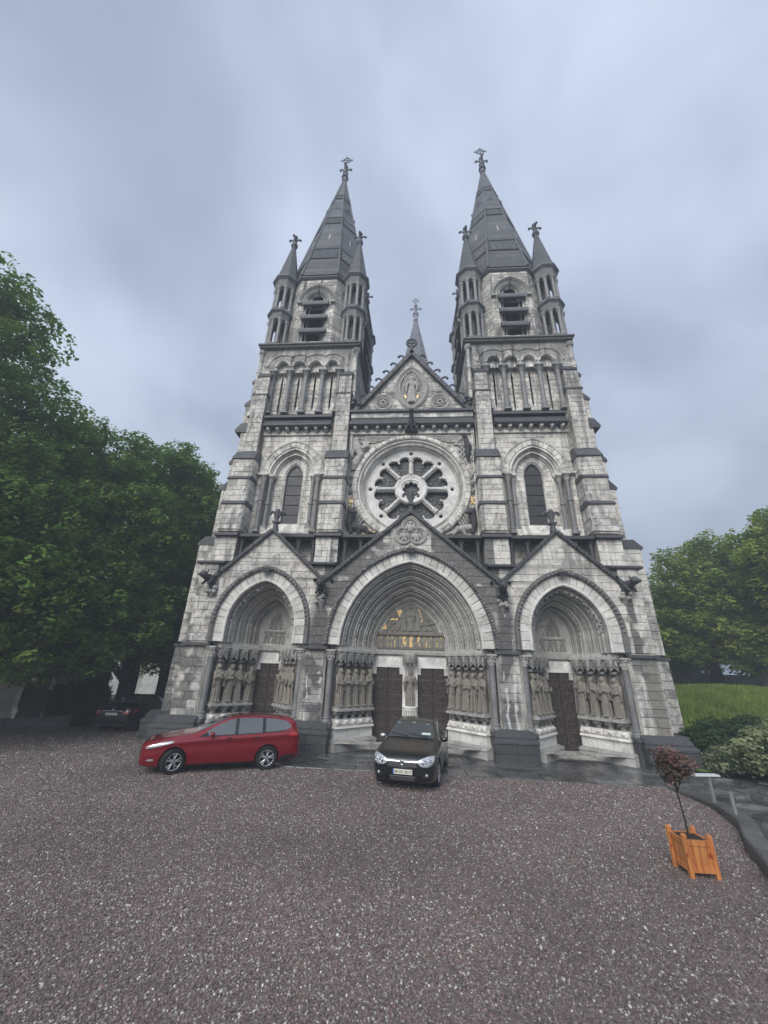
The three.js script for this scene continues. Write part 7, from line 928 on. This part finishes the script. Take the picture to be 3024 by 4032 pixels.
// black hatchback facing the viewer
makeCar({
  label: 'black hatchback with silver grille bar parked nose-out before the central door', pos: [0, 0, 0], turn: 0, half: .875, wr: .315, wheels: [.88, 3.494], paint: paint(.0045, .0045, .005, 0, .22), steer: -.06,
  st: [[0, .34, .62, .68, .52, .44], [.04, .25, .68, .745, .66, .54], [.14, .21, .73, .8, .76, .62], [.32, .19, .78, .85, .83, .68], [.7, .18, .83, .92, .865, .72], [1.05, .18, .875, .985, .875, .74], [1.3, .18, .905, 1.05, .876, .73], [1.7, .18, .93, 1.25, .876, .67], [2.05, .18, .945, 1.4, .876, .62], [2.5, .18, .965, 1.455, .876, .6], [3.1, .18, .99, 1.445, .874, .585], [3.6, .2, 1.0, 1.385, .86, .56], [3.9, .23, .98, 1.25, .83, .54], [4.1, .27, .93, 1.02, .78, .55], [4.22, .33, .83, .88, .68, .5], [4.25, .4, .76, .8, .55, .42]],
  detail({ car, side, top, face, line, surfZ, surfX }) {
    car.position.set(-.25, 0, -11.6); car.rotation.y = 1.41;
    top('windscreen', [[1.3, .68], [1.6, .64], [1.85, .58], [2.02, .545]], carGlass);
    side('side_window', [[1.62, .955, .98], [1.9, .965, 1.17], [2.2, .975, 1.34], [2.42, .985, 1.37]], carGlass); side('side_window', [[2.5, .99, 1.37], [2.9, 1.0, 1.37], [3.25, 1.01, 1.32], [3.5, 1.03, 1.15]], carGlass);
    for (const s of [-1, 1]) { face('headlight', [[s * .40, .63, .70], [s * .5, .585, .755], [s * .62, .575, .79], [s * .74, .6, .8], [s * .8, .68, .79]], CM.lamp, .012); part(car, 'headlight_reflector', mb(q => { for (const [z, y] of [[.56, .665], [.69, .69]]) { const x = surfX(y, s * z) - .02; q.add(new THREE.TorusGeometry(.05, .012, 6, 18), new THREE.Matrix4().makeTranslation(0, 0, 0).compose(V(x, y, s * z), new THREE.Quaternion().setFromEuler(new THREE.Euler(0, Math.PI / 2 + s * .35, 0)), V(1, 1, 1))); q.at(SPH, x - .005, y, s * z, .02, .03, .03); } }), CM.chrome); face('fog_lamp_recess', [[s * .52, .33, .44], [s * .7, .35, .46]], CM.shadeBlack, .012); part(car, 'fog_light', mb(q => q.at(SPH, surfX(.4, s * .62) - .015, .4, s * .62, .02, .035, .035)), CM.lamp); mirror(car, 1.72, 1.0, .83, s > 0 ? paint(.0045, .0045, .005, 0) : CM.alloy, s); }
    face('grille', [[-.4, .585, .67], [-.2, .555, .665], [0, .55, .66], [.2, .555, .665], [.4, .585, .67]], CM.shadeBlack, .01);
    face('grille_bar', [[-.41, .64, .695], [-.2, .625, .685], [0, .62, .68], [.2, .625, .685], [.41, .64, .695]], CM.chrome, .03); for (const y of [.56, .595]) face('grille_slat', [[-.36, y + .02, y + .03], [0, y, y + .01], [.36, y + .02, y + .03]], CM.alloy, .022); face('grille_frame', [[-.4, .575, .585], [-.2, .54, .55], [0, .535, .545], [.2, .54, .55], [.4, .575, .585]], CM.chrome, .025);
    part(car, 'emblem', mb(q => { const x = surfX(.65, 0) - .045; q.add(new THREE.TorusGeometry(.05, .011, 8, 24), new THREE.Matrix4().makeRotationY(Math.PI / 2).setPosition(x, .652, 0)); q.box(x - .008, x + .004, .648, .66, -.065, .01); q.box(x - .008, x + .004, .642, .654, -.01, .065); q.at(new THREE.CylinderGeometry(.04, .04, .006, 20), x + .01, .652, 0, 1, 1, 1, 0, 0, Math.PI / 2); }), CM.chrome);
    face('lower_grille', [[-.34, .27, .37], [-.2, .25, .385], [.2, .25, .385], [.34, .27, .37]], CM.shadeBlack, .01); for (const y of [.27, .31, .35]) face('lower_slat', [[-.32, y, y + .012], [0, y - .005, y + .007], [.32, y, y + .012]], CM.alloy, .02);
    { const cv = document.createElement('canvas'); cv.width = 512; cv.height = 112; const c = cv.getContext('2d'); c.fillStyle = '#e6e4d6'; c.fillRect(0, 0, 512, 112); c.fillStyle = '#1b3a8c'; c.fillRect(0, 0, 44, 112); c.fillStyle = '#141414'; c.font = 'bold 86px sans-serif'; c.textBaseline = 'middle'; c.textAlign = 'center'; c.fillText('08-KE-3515', 278, 60); const tx = new THREE.CanvasTexture(cv); tx.colorSpace = THREE.SRGBColorSpace;
      const x = surfX(.46, 0) - .035, pl = new THREE.Mesh(new THREE.BoxGeometry(.52, .11, .012), [CM.blackP, CM.blackP, CM.blackP, CM.blackP, std({ map: tx, roughness: .4 }), CM.blackP]); pl.name = 'number_plate'; pl.position.set(x, .455, 0); pl.rotation.y = -Math.PI / 2; car.add(pl); }
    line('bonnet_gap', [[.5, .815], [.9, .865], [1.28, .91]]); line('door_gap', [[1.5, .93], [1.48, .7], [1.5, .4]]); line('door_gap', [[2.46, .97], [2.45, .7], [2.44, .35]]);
    part(car, 'wiper', mb(q => { q.bar([1.3, 1.085, .5], [1.45, 1.14, -.1], .012, .008, 5); q.bar([1.3, 1.085, -.05], [1.45, 1.13, -.6], .012, .008, 5); }), CM.blackP);
    part(car, 'windscreen_sticker', mb(q => { q.hexa([[1.5, 1.155, .3], [1.5, 1.155, .56], [1.44, 1.12, .56], [1.44, 1.12, .3]], [[1.5, 1.165, .3], [1.5, 1.165, .56], [1.44, 1.13, .56], [1.44, 1.13, .3]]); }), CM.sticker); part(car, 'tax_disc', mb(q => { q.box(1.93, 1.97, 1.352, 1.362, -.5, -.42); q.box(1.93, 1.97, 1.37, 1.38, -.04, .04); q.box(1.9, 1.94, 1.34, 1.35, .38, .46); }), CM.sticker);
  }
});
// black saloon seen from behind
makeCar({
  label: 'black saloon seen from behind, half hidden by the left corner plinth', pos: [0, 0, 0], turn: 0, half: .905, wr: .33, wheels: [.85, 3.69], paint: paint(.005, .005, .006, .1),
  st: [[0, .34, .6, .64, .5, .4], [.06, .25, .66, .72, .66, .52], [.3, .19, .74, .82, .82, .66], [.8, .18, .83, .92, .89, .74], [1.35, .18, .89, 1.0, .903, .74], [1.8, .18, .915, 1.2, .905, .66], [2.2, .18, .93, 1.4, .905, .6], [2.7, .18, .95, 1.44, .905, .585], [3.2, .18, .97, 1.415, .905, .575], [3.6, .18, .985, 1.29, .9, .6], [3.95, .19, .985, 1.1, .892, .68], [4.15, .2, .98, 1.04, .88, .72], [4.45, .23, .95, 1.02, .83, .69], [4.6, .27, .88, .98, .75, .62], [4.67, .32, .8, .86, .66, .52], [4.69, .4, .74, .78, .54, .42]],
  detail({ car, side, top, face, line, surfX }) {
    car.position.set(-13.4, 0, -22.7); car.rotation.y = -1.5;
    top('rear_screen', [[3.3, .54], [3.6, .58], [3.88, .62]], carGlass); top('windscreen', [[1.45, .68], [1.8, .62], [2.15, .56]], carGlass);
    side('side_window', [[1.75, .945, .99], [2.1, .955, 1.2], [2.4, .965, 1.34], [2.6, .97, 1.36]], carGlass); side('side_window', [[2.68, .975, 1.365], [3.1, .985, 1.345], [3.4, .995, 1.25], [3.62, 1.0, 1.1]], carGlass); side('window_trim', [[1.7, .925, .94], [2.6, .95, .965], [3.65, .98, .995]], CM.chrome, .006); side('window_trim', [[2.6, 1.37, 1.385], [3.1, 1.355, 1.37], [3.45, 1.25, 1.268], [3.68, 1.06, 1.08]], CM.chrome, .006);
    for (const s of [-1, 1]) { face('tail_light', [[s * .5, .74, .83], [s * .6, .72, .86], [s * .7, .72, .88]], CM.red, .01, true); mirror(car, 1.85, 1.0, .86, CM.blackP, s); part(car, 'exhaust_trim', mb(q => q.box(4.62, 4.66, .3, .36, s * .42, s * .6)), CM.chrome); } side('tail_light', [[4.2, .84, .9], [4.35, .79, .9], [4.5, .74, .88]], CM.red, .008);
    face('boot_trim', [[-.45, .835, .86], [0, .84, .865], [.45, .835, .86]], CM.chrome, .016, true); face('number_plate', [[-.26, .68, .78], [.26, .68, .78]], CM.plate, .02, true); face('bumper_trim', [[-.6, .33, .35], [0, .32, .34], [.6, .33, .35]], CM.chrome, .016, true);
    part(car, 'rear_emblem', mb(q => { const x = surfX(.9, 0, true) + .02; q.add(new THREE.TorusGeometry(.045, .007, 6, 20), new THREE.Matrix4().makeRotationY(Math.PI / 2).setPosition(x, .905, 0)); for (let k = 0; k < 3; k++) { const a = Math.PI / 2 + k * 2.094; q.bar([x, .905, 0], [x, .905 + Math.sin(a) * .045, Math.cos(a) * .045], .007, .003, 5); } }), CM.chrome);
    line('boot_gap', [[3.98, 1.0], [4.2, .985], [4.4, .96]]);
  }
});
// ---------------------------------------------------------------- gravel: loose stones over the bed
{
  const g0 = new THREE.IcosahedronGeometry(1, 0), p = g0.attributes.position, r = mulberry(5), mp = new Map(); for (let i = 0; i < p.count; i++) { const k = [p.getX(i), p.getY(i), p.getZ(i)].map(v => v.toFixed(3)).join(); if (!mp.has(k)) mp.set(k, .75 + r() * .5); const f = mp.get(k); p.setXYZ(i, p.getX(i) * f, p.getY(i) * f * .62, p.getZ(i) * f * .85); } g0.computeVertexNormals(); g0.deleteAttribute('uv');
  const N = 330000, im = new THREE.InstancedMesh(g0, std({ color: lin(1, 1, 1), roughness: .62 }), N), o = new THREE.Object3D(), c = new THREE.Color(); let n = 0;
  const kx = z => { if (z > -6.6) return 5; for (let i = 0; i < KL.length - 1; i++) if (z >= KL[i][1] && z <= KL[i + 1][1]) return lerp(KL[i][0], KL[i + 1][0], (z - KL[i][1]) / (KL[i + 1][1] - KL[i][1])); return 7.1; };
  const zone = (z0, z1, cnt, s0, s1) => { for (let i = 0; i < cnt && n < N; i++) { const z = rr(z1, z0), hw = Math.abs(z) * .95 + 1.2, x = rr(-hw * 1.08, Math.min(hw * .95, kx(z) - .02)); if (z < -13.58 && x > -8.2) continue; const s = rr(s0, s1) * (rnd() < .08 ? 1.35 : 1); o.position.set(x, s * .28, z); o.rotation.set(rr(-.7, .7), rnd() * 6.28, rr(-.7, .7)); o.scale.setScalar(s); o.updateMatrix(); im.setMatrixAt(n, o.matrix); const q = rnd(), k = rr(.6, 1.5) * (.8 + .5 * fbm(x * .5 + 40, z * .5 + 40, 3)) * 1.25; if (q < .04) c.setRGB(.34 * k, .33 * k, .31 * k); else if (q < .13) c.setRGB(.22 * k, .21 * k, .2 * k); else if (q < .55) c.setRGB(.128 * k, .09 * k, .083 * k); else c.setRGB(.105 * k, .086 * k, .08 * k); im.setColorAt(n++, c); } };
  zone(-3.2, -5.5, 62000, .0085, .0155); zone(-5.5, -8, 85000, .009, .016); zone(-8, -11, 90000, .01, .019); zone(-11, -14, 62000, .013, .023); zone(-14, -21, 24000, .016, .03);
  im.count = n; im.name = 'gravel'; im.userData = { kind: 'stuff', label: 'loose purple-brown and white gravel stones across the forecourt', category: 'gravel' }; scene.add(im);
}
shade(scene);
renderer.render(scene, camera);
